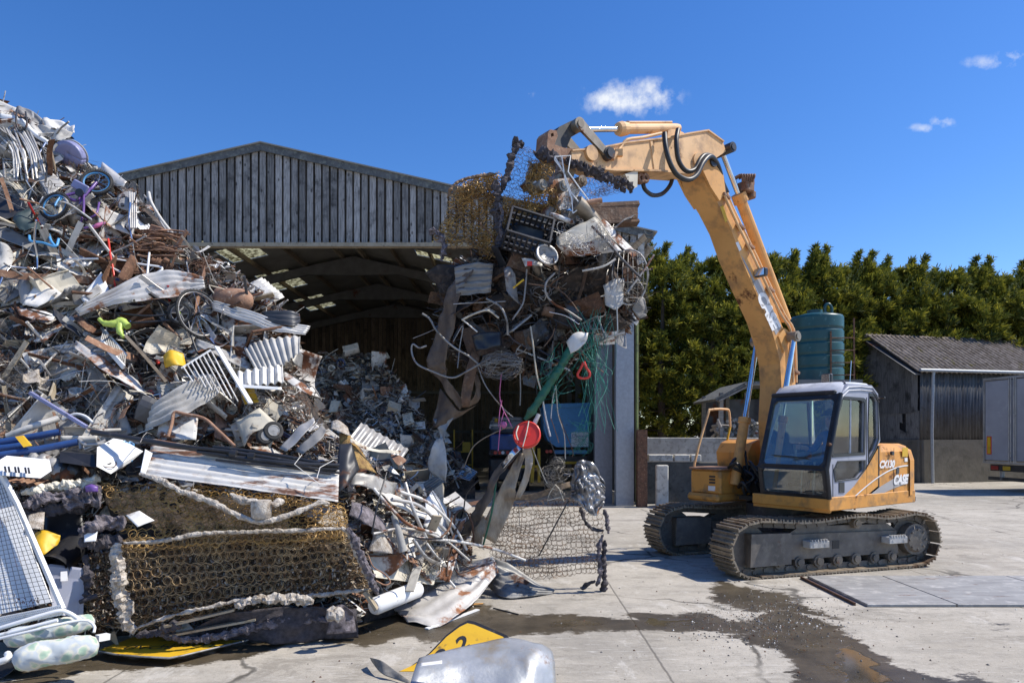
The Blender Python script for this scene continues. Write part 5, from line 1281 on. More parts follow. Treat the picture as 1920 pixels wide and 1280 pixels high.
def proto_tube(seed, ln, r, bends, k=.25, n=7, sub=4):
    q = random.Random(seed); mb = MB(); p = V((-ln/2,0,0)); d = V((1,0,0)); pts = [p]
    for i in range(bends+1):
        p = p+d*ln/(bends+1); pts.append(p); d = (d+V((q.gauss(0,k),q.gauss(0,k),q.gauss(0,k)))).normalized()
    mb.tube(pts, r, n, sub=2); return mb
def proto_tangle(seed, R_, r, turns, squash=.6):
    q = random.Random(seed); mb = MB()
    for t in range(turns):
        pts = []; a = q.random()*6.28; ax = V((q.gauss(0,1),q.gauss(0,1),q.gauss(0,1))).normalized(); f1, f2 = frame_from(ax); rr_ = R_*q.uniform(.4,1); o = V((q.gauss(0,1),q.gauss(0,1),q.gauss(0,1)))*R_*.3
        for i in range(int(q.uniform(8,16))):
            a += q.uniform(.35,.9); rr_ *= q.uniform(.88,1.13); pts.append(o+f1*math.cos(a)*rr_+f2*math.sin(a)*rr_+ax*q.gauss(0,.1)*R_)
        mb.tube([V((p.x,p.y,p.z*squash)) for p in pts], r, 3, sub=2, smooth=False)
    return mb
def proto_box(seed, sx, sy, sz, open_=True, dent=.05):
    q = random.Random(seed); mb = MB(); n = 4
    faces = [(V((-sx,-sy,-sz)),V((2*sx,0,0)),V((0,0,2*sz))),(V((-sx,sy,-sz)),V((0,-2*sy,0)),V((0,0,2*sz))),(V((sx,-sy,-sz)),V((0,2*sy,0)),V((0,0,2*sz))),(V((sx,sy,-sz)),V((-2*sx,0,0)),V((0,0,2*sz))),(V((-sx,-sy,-sz)),V((0,2*sy,0)),V((2*sx,0,0)))]
    if not open_: faces.append((V((-sx,-sy,sz)),V((2*sx,0,0)),V((0,2*sy,0))))
    def dd(p): 
        return p+V((noise.noise(p*2.3+V((seed,0,0))), noise.noise(p*2.3+V((0,seed,7))), noise.noise(p*2.3+V((3,0,seed)))))*dent*2.2
    for o, a, b_ in faces: mb.grid(lambda u,v: dd((o+a*u+b_*v)/2), n, n, .008, smooth=False)
    mb.tube([dd(V((x,y,sz))/2) for x,y in ((-sx,-sy),(sx,-sy),(sx,sy),(-sx,sy),(-sx,-sy))], .012, 5)
    return mb
def proto_strip(seed, ln, w_, k=.3):
    q = random.Random(seed); mb = MB(); p = V((-ln/2,0,0)); d = V((1,0,0)); pts = [p]; 
    for i in range(5): p = p+d*ln/5; pts.append(p); d = (d+V((0,q.gauss(0,k*.3),q.gauss(0,k)))).normalized()
    pts = smooth_path(pts, 3); tw = q.uniform(-1,1)
    def fn(u, v):
        i = min(int(u*(len(pts)-1)+.001), len(pts)-1); a = tw*u; return pts[i]+V((0,math.cos(a),math.sin(a)))*(v-.5)*w_
    mb.grid(fn, len(pts)-1, 1, .004, smooth=False); return mb
def proto_angle(seed, ln, w_, chan=False):
    mb = MB(); t = .005
    mb.box((0,0,0),(ln,w_,t)); mb.box((0,w_/2,-w_*.4),(ln,t,w_*.8-.002))
    if chan: mb.box((0,-w_/2,-w_*.4),(ln,t,w_*.8-.002))
    return mb
def proto_frame(seed, w_, h_, bars, r=.012, vert=True):
    mb = MB(); q = random.Random(seed); b = q.uniform(-.06,.06)
    c = [V((-w_/2,-h_/2,0)),V((w_/2,-h_/2,b)),V((w_/2,h_/2,-b)),V((-w_/2,h_/2,b))]
    for i in range(4): mb.tube([c[i], c[(i+1)%4]], r*1.5, 6)
    for i in range(1, bars+1):
        t = i/(bars+1); mb.tube([c[0].lerp(c[1],t), c[3].lerp(c[2],t)], r*.7, 4)
    return mb
def proto_plank(seed, ln, w_, t=.025):
    mb = MB(); mb.box((0,0,0),(ln,w_,t),bev=.003); return mb
def proto_can(seed, r, h_, dent=.03):
    mb = MB(); n = 14; vs = []; 
    prof = [(0,-h_/2),(r*.95,-h_/2),(r,-h_/2+.01),(r*.97,-h_/4),(r,0),(r*.97,h_/4),(r,h_/2),(r*.9,h_/2),(r*.88,-h_/2+.03),(0,-h_/2+.03)]
    for rr_, z in prof:
        for i in range(n):
            a = 6.283*i/n; p = V((rr_*math.cos(a),rr_*math.sin(a),z)); vs.append(p+V((1,.6,0))*noise.noise(p*5+V((seed,0,0)))*dent)
    mb.add(vs, [(k*n+i,k*n+(i+1)%n,(k+1)*n+(i+1)%n,(k+1)*n+i) for k in range(len(prof)-1) for i in range(n)], True); return mb
def proto_rag(seed, w_, h_):
    mb = MB(); q = random.Random(seed)
    def fn(u, v):
        x, y = (u-.5)*w_, (v-.5)*h_; s = seed*3.1
        return V((x+.25*w_*noise.noise(V((x*4+s,y*4,0))), y*.7+.25*h_*noise.noise(V((x*4,y*4+s,5))), .22*w_*noise.noise(V((x*5+s,y*3,9)))+.06*math.sin(x*26+3*math.sin(y*6+s))))
    mb.grid(fn, 16, 16, .008); return mb
def proto_motor(seed):
    mb = MB(); q = random.Random(seed); mb.cyl((-.12,0,0),(.1,0,0),.08,14); mb.cyl((.1,0,0),(.16,0,0),.05,12); mb.cyl((.16,0,0),(.22,0,0),.014,8)
    for k in range(5): mb.cyl((-.1+k*.04,0,0),(-.09+k*.04,0,0),.095,14)
    mb.box((0,0,-.09),(.16,.12,.04),bev=.01); mb.box((-.02,.0,.1),(.08,.07,.06),bev=.01); return mb
def proto_radiator(seed, w_=.6, h_=.45):
    mb = MB(); n = 12
    for k in range(n): mb.box((-w_/2+w_*(k+.5)/n,0,0),(w_/n*.55,.02,h_),bev=.004)
    for s in (-1,1): mb.tube([(-w_/2,0,s*h_*.45),(w_/2,0,s*h_*.45)],.018,8)
    return mb
def proto_crate(seed, w_=.5, d_=.35, h_=.28):
    mb = MB(); b = .022
    for z in (0,.33,.66,1): 
        zz = z*h_-h_/2
        for s in (-1,1): mb.box((0,s*d_/2,zz),(w_,b,b*1.4)); mb.box((s*w_/2,0,zz),(b,d_,b*1.4))
    for k in range(9):
        x = -w_/2+w_*k/8
        for s in (-1,1): mb.box((x,s*d_/2,0),(b,b*.8,h_))
        mb.box((x,0,-h_/2),(b*.8,d_,b))
    for k in range(6):
        y = -d_/2+d_*k/5
        for s in (-1,1): mb.box((s*w_/2,y,0),(b*.8,b,h_))
    return mb
def proto_loop(seed, R_, r, n=2):
    mb = MB(); q = random.Random(seed); pts = []
    for i in range(n*10): a = 6.283*i/10; pts.append(V((math.cos(a)*R_*(1+.1*q.gauss(0,1)), math.sin(a)*R_*.7, .05*q.gauss(0,1)*R_*4)))
    mb.tube(pts, r, 5, sub=3); return mb

KIND = {}  # kind: (meshes, snake name, category, wording)
def reg(key, mbs, name, cat, words):
    KIND[key] = ([m_.mesh(name, 'galv') for m_ in mbs], name, cat, words)
reg('crumpled', [proto_sheet(i, .75+.1*i, .45+.05*(i%3), .07, fold=.9) for i in range(7)], 'crumpled_sheet', 'sheet metal', 'crumpled {c} metal sheet')
reg('panel', [proto_sheet(20+i, .6+.12*i, .4, .018, fold=.5) for i in range(4)], 'folded_sheet', 'folded sheet', 'folded {c} metal sheet')
reg('corr', [proto_sheet(30+i, .7, 1.0+.15*i, .03, fold=.35 if i else 0, corr=.016, waves=7, curl=.3*(i%2), n=12) for i in range(4)], 'corrugated_sheet', 'corrugated sheet', 'bent corrugated {c} sheet')
reg('curl', [proto_sheet(40+i, .5, .8, .03, curl=1.2+.6*i) for i in range(3)], 'curled_sheet', 'sheet metal', 'curled {c} metal sheet')
reg('tube', [proto_tube(i, .9+.12*i, .009+.0025*(i%3), 2+i%4, .45) for i in range(8)], 'bent_tube', 'tube', 'bent {c} tube')
reg('pipe', [proto_tube(50+i, .9+.3*i, .014+.006*i, 0, 0) for i in range(3)], 'pipe', 'pipe', 'straight {c} pipe')
reg('rod', [proto_tube(60+i, .9+.2*i, .0045, 3, .25, n=4, sub=3) for i in range(5)], 'thin_rod', 'rod', 'thin {c} rod')
reg('hook', [proto_tube(90+i, .7, .009, 5, 1.1, n=6, sub=4) for i in range(5)], 'twisted_tube', 'tube', 'twisted {c} tube')
reg('tangle', [proto_tangle(i, .2+.04*i, .0028, 22) for i in range(5)], 'wire_tangle', 'wire', 'tangle of {c} wire')
reg('box', [proto_box(i, .4+.06*i, .32, .3+.04*(i%3), i%2 == 0) for i in range(5)], 'appliance_casing', 'appliance casing', 'dented {c} appliance casing')
reg('strip', [proto_strip(i, .8+.15*i, .035+.012*i, .35) for i in range(6)], 'metal_strip', 'metal strip', 'bent {c} flat strip')
reg('angle', [proto_angle(i, .8+.25*i, .04, i%2 == 1) for i in range(4)], 'steel_section', 'steel section', '{c} steel section')
reg('frame', [proto_frame(i, .5+.1*i, .4+.06*i, 5+i) for i in range(4)], 'barred_rack', 'rack', '{c} barred rack')
reg('plank', [proto_plank(i, .8+.25*i, .07+.025*i) for i in range(3)], 'board', 'board', '{c} wooden board')
reg('can', [proto_can(i, .1+.03*i, .22+.05*i) for i in range(3)], 'metal_can', 'can', 'dented {c} can')
reg('rag', [proto_rag(i, .5, .6) for i in range(4)], 'rag', 'rag', 'crumpled {c} rag')
reg('motor', [proto_motor(i) for i in range(1)], 'motor', 'motor', '{c} electric motor')
reg('radiator', [proto_radiator(i) for i in range(1)], 'radiator', 'radiator', '{c} finned radiator')
reg('crate', [proto_crate(0), proto_crate(1,.42,.3,.2)], 'plastic_crate', 'crate', '{c} slatted crate')
reg('cable', [proto_loop(i, .16+.05*i, .007) for i in range(4)], 'cable_loop', 'cable', 'loop of {c} cable')
CNAME = {'white_paint':'white','white_plain':'clean white','galv':'grey galvanised','galv_bright':'bright silver','grey_paint':'grey painted','dark_metal':'dark grey','black_plastic':'black','rust':'dark rusty','rust_light':'orange rusty','rusty_white':'rust-streaked white','beige':'beige','cream':'cream','wood':'brown','wood_grey':'weathered grey','chrome':'chromed','blue':'dark blue','sky_blue':'bright blue','pale_blue':'pale blue','red':'red','bright_red':'bright red','yellow':'yellow','green':'dark green','teal_net':'teal','lime':'lime green','purple':'purple','lavender':'lavender','pink':'pink','fabric_dark':'dark','fabric_lilac':'mauve','fabric_white':'off-white','fabric_brown':'brown','fabric_tan':'tan','wire_grey':'grey','wire_dark':'dark','asbestos':'pale grey','foil':'shiny','plywood':'pale wood','rubber':'black rubber'}
PAL = {
 'crumpled':[('white_paint',5),('galv_bright',5),('galv',5),('grey_paint',3),('rusty_white',5),('rust_light',3),('rust',3),('beige',2),('asbestos',2),('dark_metal',2),('cream',1)],
 'panel':[('white_paint',6),('grey_paint',3),('galv',3),('beige',2),('cream',2),('rusty_white',3),('dark_metal',2),('pale_blue',.5),('blue',.4),('yellow',.25)],
 'corr':[('galv_bright',4),('rusty_white',5),('galv',3),('rust_light',1.5),('asbestos',3)],
 'curl':[('galv_bright',3),('white_paint',3),('rust',2),('grey_paint',2),('rusty_white',3)],
 'tube':[('white_paint',3),('galv_bright',3),('galv',3),('chrome',2.5),('rust_light',3),('rust',3),('dark_metal',2),('black_plastic',1.5),('blue',.5),('red',.5),('purple',.2),('beige',1.5)],
 'pipe':[('white_paint',4),('galv_bright',4),('rust_light',2),('rust',2),('dark_metal',2),('beige',1),('red',.3)],
 'rod':[('white_paint',3),('galv_bright',4),('rust_light',3),('wire_dark',2),('beige',1)],
 'hook':[('white_paint',1.2),('galv',3),('rust',3),('dark_metal',2),('rust_light',2),('chrome',1)],
 'tangle':[('wire_grey',5),('rust_light',3),('galv_bright',2),('wire_dark',2)],
 'box':[('white_paint',5),('beige',2),('grey_paint',2),('dark_metal',2),('rusty_white',2),('cream',2),('black_plastic',1)],
 'strip':[('galv_bright',4),('white_paint',3),('rust_light',4),('rust',3),('galv',3)],
 'angle':[('white_paint',3),('galv_bright',3),('rust',3),('rust_light',3),('dark_metal',1),('blue',.3)],
 'frame':[('white_paint',4),('galv_bright',3),('chrome',2),('rust',1),('wire_dark',1)],
 'plank':[('wood',3),('wood_grey',3),('plywood',3)],
 'can':[('galv_bright',3),('white_paint',2),('rust',2),('blue',.3),('red',.3)],
 'rag':[('fabric_white',2),('fabric_tan',2),('fabric_dark',3),('fabric_lilac',1)],
 'motor':[('galv',2),('dark_metal',2),('rust',2)],
 'radiator':[('white_paint',3),('galv',1),('rusty_white',1)],
 'crate':[('black_plastic',2),('blue',1),('grey_paint',1)],
 'cable':[('black_plastic',3),('white_paint',2),('red',.4),('green',.5),('sky_blue',.3)],
}
def pick(lst, q):
    t = sum(w_ for _, w_ in lst); r_ = q.random()*t
    for a, w_ in lst:
        r_ -= w_
        if r_ <= 0: return a
    return lst[-1][0]
COUNT = {}
def place_item(kind, pos, rot, scale, mname, where, group_where, variant=None, q=rnd):
    meshes, name, cat, words = KIND[kind]
    me = meshes[variant if variant is not None else q.randrange(len(meshes))]
    o = bpy.data.objects.new(name, me); COL.objects.link(o)
    o.location = pos; o.rotation_mode = 'QUATERNION'; o.rotation_quaternion = rot; o.scale = (scale,)*3
    o.material_slots[0].link = 'OBJECT'; o.material_slots[0].material = MATS[mname]
    lb = words.format(c=CNAME.get(mname, mname.replace('_', ' ')))+' '+where
    ws = lb.split()
    o['label'] = ' '.join(ws[:16]); o['category'] = cat; o['group'] = words.format(c='').replace('  ', ' ').strip()+'s '+group_where
    COUNT[kind] = COUNT.get(kind, 0)+1
    return o

# ================================================================== the heap outside: surface and mound
HK = .50
def toeY(px):    # distance of the foot of the heap
    pts = [(-400,6.1),(0,6.15),(200,6.35),(450,6.6),(660,6.75),(760,7.3),(880,8.3),(1000,9.0)]
    for (a, b_), (c, d) in zip(pts, pts[1:]):
        if px <= c: return b_+(d-b_)*max(0,(px-a))/(c-a)
    return 9.0
def SP(px, py, off=0.0):                  # a point on the face of the heap (off metres toward the camera)
    a = (py-HY)/F; Y0 = toeY(px); z = (H-a*Y0)/(1+a*HK); z = max(z, 0.0); Y = Y0+HK*z
    if py > HY and z <= 0: Y = H*F/(py-HY)
    Y -= off
    return P(px, py, Y)
HEAP = [(-30,190),(0,196),(40,215),(130,250),(150,300),(190,325),(250,372),(300,440),(350,470),(425,490),(470,530),(545,592),(560,640),(548,700),(560,760),(620,825),(700,860),(770,895),(840,955),(885,1000),(880,1060),(780,1080),(700,1110),(660,1185),(480,1200),(200,1200),(-30,1240)]
def heap_edge_depth(px, py): return 1
# mound: a core behind the visible face, coloured dark as its shadow gaps
mb = MB(); nU, nV = 70, 60
crest = [(-500,330),(-30,215),(130,285),(250,400),(330,500),(420,580),(490,690),(520,800),(610,890),(760,950),(860,1020)]
def crest_y(px):
    for (a, b_), (c, d) in zip(crest, crest[1:]):
        if px <= c: return b_+(d-b_)*(px-a)/(c-a)
    return 1010
def core(u, v):
    px = -480+u*(880+480); top = SP(px, crest_y(px)); bot = SP(px, HY+H*F/toeY(px)-3)
    if v < .6:
        t = v/.6; p = bot.lerp(top, t); p += V((0,.42,0)); 
    else:
        t = (v-.6)/.4; p = top+V((0,.42+5.5*t,-top.z*t*t*1.02))
    n_ = nz3(p, 1.1)*.28+nz3(p, 3.1, 5)*.12
    return p+V((n_*.3, n_*.8, n_*.6)) if p.z > .15 else p
mat('heap_core', (.06,.045,.036), (.022,.02,.019), scale=5, rough=1, bump=1, dirt=.4, dirtc=(.14,.1,.075))  # near-black tone paints the shadow inside the heap's gaps
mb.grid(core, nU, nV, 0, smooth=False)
mb.build('scrap_mound', 'heap_core', label='packed rusty scrap, coloured dark as shadow gaps, inside the tall outdoor heap', cat='scrap heap', kind='stuff')

LAND = [((150,365),"near the small bicycle on the tall heap"),((55,250),"at the crest of the tall heap"),((30,300),"by the fanned aluminium rods on the tall heap"),((250,400),"below the tilted heater plate high on the heap"),((320,450),"along the copper-brown shelf of the tall heap"),((260,545),"around the long rusty corrugated sheet on the heap"),((180,540),"beside the white moulded panel on the heap"),((465,565),"near the round rusty gas cylinder on the heap"),((370,590),"around the loose bicycle wheel on the heap"),((215,605),"near the lime green toy on the heap"),((500,610),"by the dark ribbed sheet jutting toward the barn"),((510,680),"on the pale ribbed sheets above the barn floor"),((400,700),"around the white ladder rack on the heap"),((330,750),"by the torn grey sheet in mid heap"),((90,740),"in the lower left of the tall heap"),((60,830),"around the dark blue tubes on the left"),((210,860),"near the white box with a round hole"),((480,800),"by the folded cream casings in mid heap"),((580,820),"by the upright grey channels on the heap"),((680,850),"near the brown torn foam on the heap"),((450,880),"beside the big flat ribbed sheet"),((720,930),"on the low right slope of the heap"),((830,960),"at the right toe of the heap"),((760,1040),"by the cream panel near the heap's foot"),((120,960),"above the black pipe by the mesh shelf"),((400,960),"around the upper spring mattress"),((30,600),"on the far left side of the tall heap"),((150,470),"in the dark hollow under the small bicycle"),((420,510),"at the heap's right shoulder by the barn")]
def where_heap(px, py): return min(LAND, key=lambda l: (l[0][0]-px)**2+(l[0][1]-py)**2)[1]
def rand_quat(q, flat=.5):
    e_ = V((q.gauss(0,1),q.gauss(0,1),q.gauss(0,1),)); 
    from mathutils import Quaternion
    qq = Quaternion((q.gauss(0,1),q.gauss(0,1),q.gauss(0,1),q.gauss(0,1))); qq.normalize()
    if flat:      # sheets lie roughly along the slope: normal toward camera and up
        base = V((q.gauss(.25,.45), -.75+q.gauss(0,.35), .75+q.gauss(0,.35))).normalized().to_track_quat('Z','Y')
        base = base @ Quaternion((0,0,1), q.random()*6.283)
        return base
    return qq
def long_quat(q, tilt=.45):
    from mathutils import Quaternion
    d = V((q.gauss(0,.8), q.gauss(0,.45), q.gauss(-.25,.5)*1.0)).normalized()
    return d.to_track_quat('X','Z') @ Quaternion((1,0,0), q.random()*6.283)
LONG = {'tube','pipe','rod','strip','angle','plank','hook'}
q = random.Random(42)
MIXT = [('crumpled',200),('panel',90),('corr',46),('curl',42),('tube',120),('pipe',90),('rod',170),('hook',100),('tangle',120),('box',50),('strip',230),('angle',120),('frame',40),('plank',40),('can',30),('rag',26),('motor',24),('radiator',10),('crate',8),('cable',40)]
def zone_palette(kind, px, py, q):
    # copper-brown shelf
    if 250 < px < 440 and 425 < py < 520 and q.random() < .6: return q.choice(['rust','rust_light','rust'])
    m_ = pick(PAL[kind], q)
    if kind in ('crumpled','panel','corr') and 380 < px < 620 and 560 < py < 760 and q.random() < .5: return q.choice(['asbestos','white_paint','rusty_white'])
    return m_
for kind, n_ in MIXT:
    k = 0
    while k < n_:
        px, py = q.uniform(-25, 900), q.uniform(195, 1140)
        if not inpoly(px, py, HEAP): continue
        if 170 < px < 700 and 900 < py: continue            # mattresses stand here
        if px < 190 and py > 890: continue
        if 265 < px < 640 and 815 < py < 950 : continue
        if py > 1040 and px < 760: continue
        if (px > 520 and py < 800) or (px > 380 and py < 560): 
            if q.random() < .35: continue
        p = SP(px, py, -.12+q.random()*.30)
        sc = q.uniform(.4, 1.0)
        if kind in ('crumpled','corr','panel','curl'): sc *= .78
        if not (inpoly(px+42, py-20, HEAP) and inpoly(px-5, py-45, HEAP)): 
            sc *= .5
            if kind in ('box','panel','corr','curl','frame','crumpled') and not inpoly(px+62, py-30, HEAP): sc *= .6
        place_item(kind, p, long_quat(q) if kind in LONG else rand_quat(q), sc, zone_palette(kind, px, py, q), where_heap(px, py), 'on the tall outdoor heap', q=q)
        k += 1
# crest and back of the mound, thinly covered
for k in range(150):
    px = q.uniform(-420, 330) if k < 90 else q.uniform(330, 840); v = q.uniform(.70, .97); p = core((px+480)/1360, v)+V((0,0,-.1)); kind = q.choice(['crumpled','panel','corr','tube','strip','box','curl'])
    place_item(kind, p, rand_quat(q) if kind not in LONG else long_quat(q), q.uniform(.8,1.4), pick(PAL[kind], q), 'on the far side of the tall heap', 'on the back of the tall heap', q=q)

# loose small fragments: too many to count
def fragments(name, n_, sampler, size, mats, q, label, rodshare=.5):
    mb = MB()
    for k in range(n_):
        p = sampler(q); mb.cur = q.randrange(len(mats)); s = size*q.uniform(.4,1.6)
        d = V((q.gauss(0,1),q.gauss(0,.7),q.gauss(0,.7))).normalized(); a, b_ = frame_from(d)
        if q.random() < rodshare:
            r_ = .003+.005*q.random(); m_ = p+a*s*q.gauss(0,.12)
            mb.tube([p-d*s, m_, p+d*s], r_, 3, caps=False, smooth=False)
        else:
            w_ = s*q.uniform(.2,.7); h_ = b_*q.gauss(0,.25)*s
            mb.add([p-d*s*.7-a*w_, p+d*s*.6-a*w_*q.random(), p+d*s*.7+a*w_, p-d*s*.4+a*w_*1.1, p+h_], [(0,1,4),(1,2,4),(2,3,4),(3,0,4)])
    return mb.build(name, mats, label=label, cat='scrap', kind='stuff')
def heap_sampler(q):
    while True:
        px, py = q.uniform(-30, 910), q.uniform(190, 1180)
        if inpoly(px, py, HEAP): return SP(px, py, -.30+q.random()*.42)
fragments('back_scrap', 5000, lambda q: core(q.random(), q.uniform(.64,.99))+V((0,0,-.05+.1*q.random())), .12, ['galv','rust','dark_metal','grey_paint','beige','rusty_white'], random.Random(14), 'countless scraps over the hidden rear flank of the tall outdoor heap')
fragments('torn_scrap', 4200, heap_sampler, .13, ['white_paint','galv','rusty_white','rust','dark_metal','grey_paint','beige','galv_bright','rust_light'], random.Random(4), 'countless torn hand-sized sheet scraps over the tall outdoor heap', rodshare=.3)
fragments('scrap_fragments', 31000, heap_sampler, .06, ['white_paint','galv_bright','galv','rust','rust_light','dark_metal','grey_paint','beige','black_plastic','wood','rusty_white','white_paint'], random.Random(3), 'countless small shards and rods of metal over the tall outdoor heap')

# ================================================================== the heap inside the barn
INH = [(560,680),(620,662),(660,656),(705,668),(745,712),(770,745),(800,790),(840,835),(880,885),(850,905),(760,915),(700,900),(600,880),(560,800)]
def IP(px, py, off=0.0):
    a = (py-HY)/F; Y0 = 20.9; k = .75; z = max(0, (H-a*Y0)/(1+a*k)); return P(px, py, Y0+k*z-off)
mb = MB()
def icore(u, v):
    px = 430+u*460
    cy = [(430,690),(575,684),(660,668),(700,678),(750,727),(800,800),(850,850),(892,893)]
    for (a, b_), (c, d) in zip(cy, cy[1:]):
        if px <= c: y_ = b_+(d-b_)*(px-a)/(c-a); break
    else: y_ = 893
    top = IP(px, y_); bot = IP(px, 934); bot.z = 0
    if v < .6: p = bot.lerp(top, v/.6)+V((0,.3,0))
    else: t = (v-.6)/.4; p = top+V((0,.3+3.5*t,-top.z*t*t))
    return p+V((0,nz3(p,1.0)*.3,nz3(p,1.3,4)*.3)) if p.z > .2 else p
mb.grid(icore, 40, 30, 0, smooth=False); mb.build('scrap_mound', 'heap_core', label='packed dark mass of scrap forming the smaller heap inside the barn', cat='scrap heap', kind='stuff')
q = random.Random(77)
for kind, n_ in [('crumpled',70),('panel',60),('tube',46),('pipe',40),('rod',30),('strip',30),('angle',24),('box',30),('frame',22),('hook',18),('plank',20),('curl',10),('corr',8),('tangle',12),('can',12),('rag',8),('cable',8)]:
    k = 0
    while k < n_:
        px, py = q.uniform(560, 885), q.uniform(664, 925)
        if not inpoly(px, py, INH): continue
        hi = 'near its top' if py < 720 else ('on its right slope' if px > 740 else ('in its middle' if py < 820 else 'near its foot'))
        p = IP(px, py, -.1+q.random()*.35)
        place_item(kind, p, long_quat(q) if kind in LONG else rand_quat(q), q.uniform(.5,1.15), pick(PAL[kind], q), 'on the shaded heap inside the barn, '+hi, 'on the heap inside the barn', q=q); k += 1
def in_sampler(q):
    while True:
        px, py = q.uniform(555, 890), q.uniform(664, 930)
        if inpoly(px, py, INH): return IP(px, py, -.3+q.random()*.6)
fragments('scrap_fragments', 14000, in_sampler, .12, ['white_paint','galv_bright','galv','rust','dark_metal','grey_paint','beige','black_plastic','wood','galv'], random.Random(9), 'countless small shards and rods over the heap inside the barn')
# ================================================================== particular pieces of the heap
def D3(D, p): return D(p[0], p[1], p[2] if len(p) > 2 else 0.0)
def poly_at(pts, t):
    n_ = len(pts)-1; k = min(int(t*n_), n_-1); f = t*n_-k; return pts[k].lerp(pts[k+1], f)
def ribbon(name, top, bot, m, label, cat, D=SP, nu=None, nv=10, corr=0.0, waves=6, amp=.02, th=.004, along=False, seed=1, bulge=0.0, freq=3.0, parent=None, smooth=True, side=1, creases=.0):
    tp = smooth_path([D3(D,p) for p in top], 4) if len(top) > 2 else [D3(D,p) for p in top]
    bt = smooth_path([D3(D,p) for p in bot], 4) if len(bot) > 2 else [D3(D,p) for p in bot]
    ln = sum((tp[i+1]-tp[i]).length for i in range(len(tp)-1))
    wd = (poly_at(tp,.5)-poly_at(bt,.5)).length
    nu = nu or max(8, min(70, int(ln/.04))); 
    if corr and not along: nv = waves*6
    if corr and along: nu = waves*6
    nrm = (poly_at(tp,1)-poly_at(tp,0)).cross(poly_at(bt,.5)-poly_at(tp,.5)).normalized()
    if nrm.y > 0: nrm = -nrm
    def fn(u, v):
        p = poly_at(tp, u).lerp(poly_at(bt, u), v)
        q_ = V((u*ln, v*wd, seed*1.7))
        d = amp*(noise.noise(q_*freq)*1.5+.8*abs(noise.noise(q_*freq*2.3)))+bulge*math.sin(math.pi*v)
        if creases: d += creases*abs(noise.noise(q_*freq*1.7+V((9,2,1))))-creases*.4
        if corr: d += corr*math.sin(6.283*waves*(u if along else v)+.6*noise.noise(q_*1.2))*(1 if not amp > .03 else (.7+.5*noise.noise(q_*2)))
        return p+nrm*d
    mb = MB(); mb.grid(fn, nu, nv, th, smooth=smooth)
    return mb.build(name, m, parent, label=None if parent else label, cat=None if parent else cat)
def tubes(name, lists, r, m, label, cat, D=SP, n=7, sub=4, parent=None, group=None):
    mb = MB()
    for l in lists: mb.tube([D3(D,p) for p in l], r, n, sub=sub if len(l) > 2 else 1)
    return mb.build(name, m, parent, label=None if parent else label, cat=None if parent else cat, group=group)
def fur(name, pts, r, m, label, cat, D=SP, seed=1, jag=.5, parent=None, step=.013, n=12):        # ragged padding strip
    ps = smooth_path([D3(D,p) for p in pts], 6); out = []; q_ = random.Random(seed)
    acc = [ps[0]]
    for a, b_ in zip(ps, ps[1:]):
        k = max(1, int((b_-a).length/step))
        for i in range(1,k+1): acc.append(a.lerp(b_, i/k))
    mb = MB(); m_ = len(acc); vs = []; a = None
    for i, p in enumerate(acc):
        d = (acc[min(i+1,m_-1)]-acc[max(i-1,0)]).normalized()
        if a is None: a, _ = frame_from(d)
        a = (a-d*a.dot(d)).normalized(); b_ = d.cross(a); env = min(1, .45+6*min(i, m_-1-i)/m_)
        for k in range(n):
            an = 6.283*k/n; dr = a*math.cos(an)+b_*math.sin(an)
            rr_ = r*env*(1+jag*1.3*noise.noise((p+dr*r)*9+V((seed,0,0)))+jag*1.5*noise.noise((p+dr*r)*24)+jag*.8*noise.noise((p+dr*r)*55))
            vs.append(p+dr*rr_)
    fs = [(i*n+k,i*n+(k+1)%n,(i+1)*n+(k+1)%n,(i+1)*n+k) for i in range(m_-1) for k in range(n)]
    mb.add(vs, fs, jag < .3); mb.add(vs[:n],[tuple(reversed(range(n)))]); mb.add(vs[-n:],[tuple(range(n))])
    return mb.build(name, m, parent, label=None if parent else label, cat=None if parent else cat)
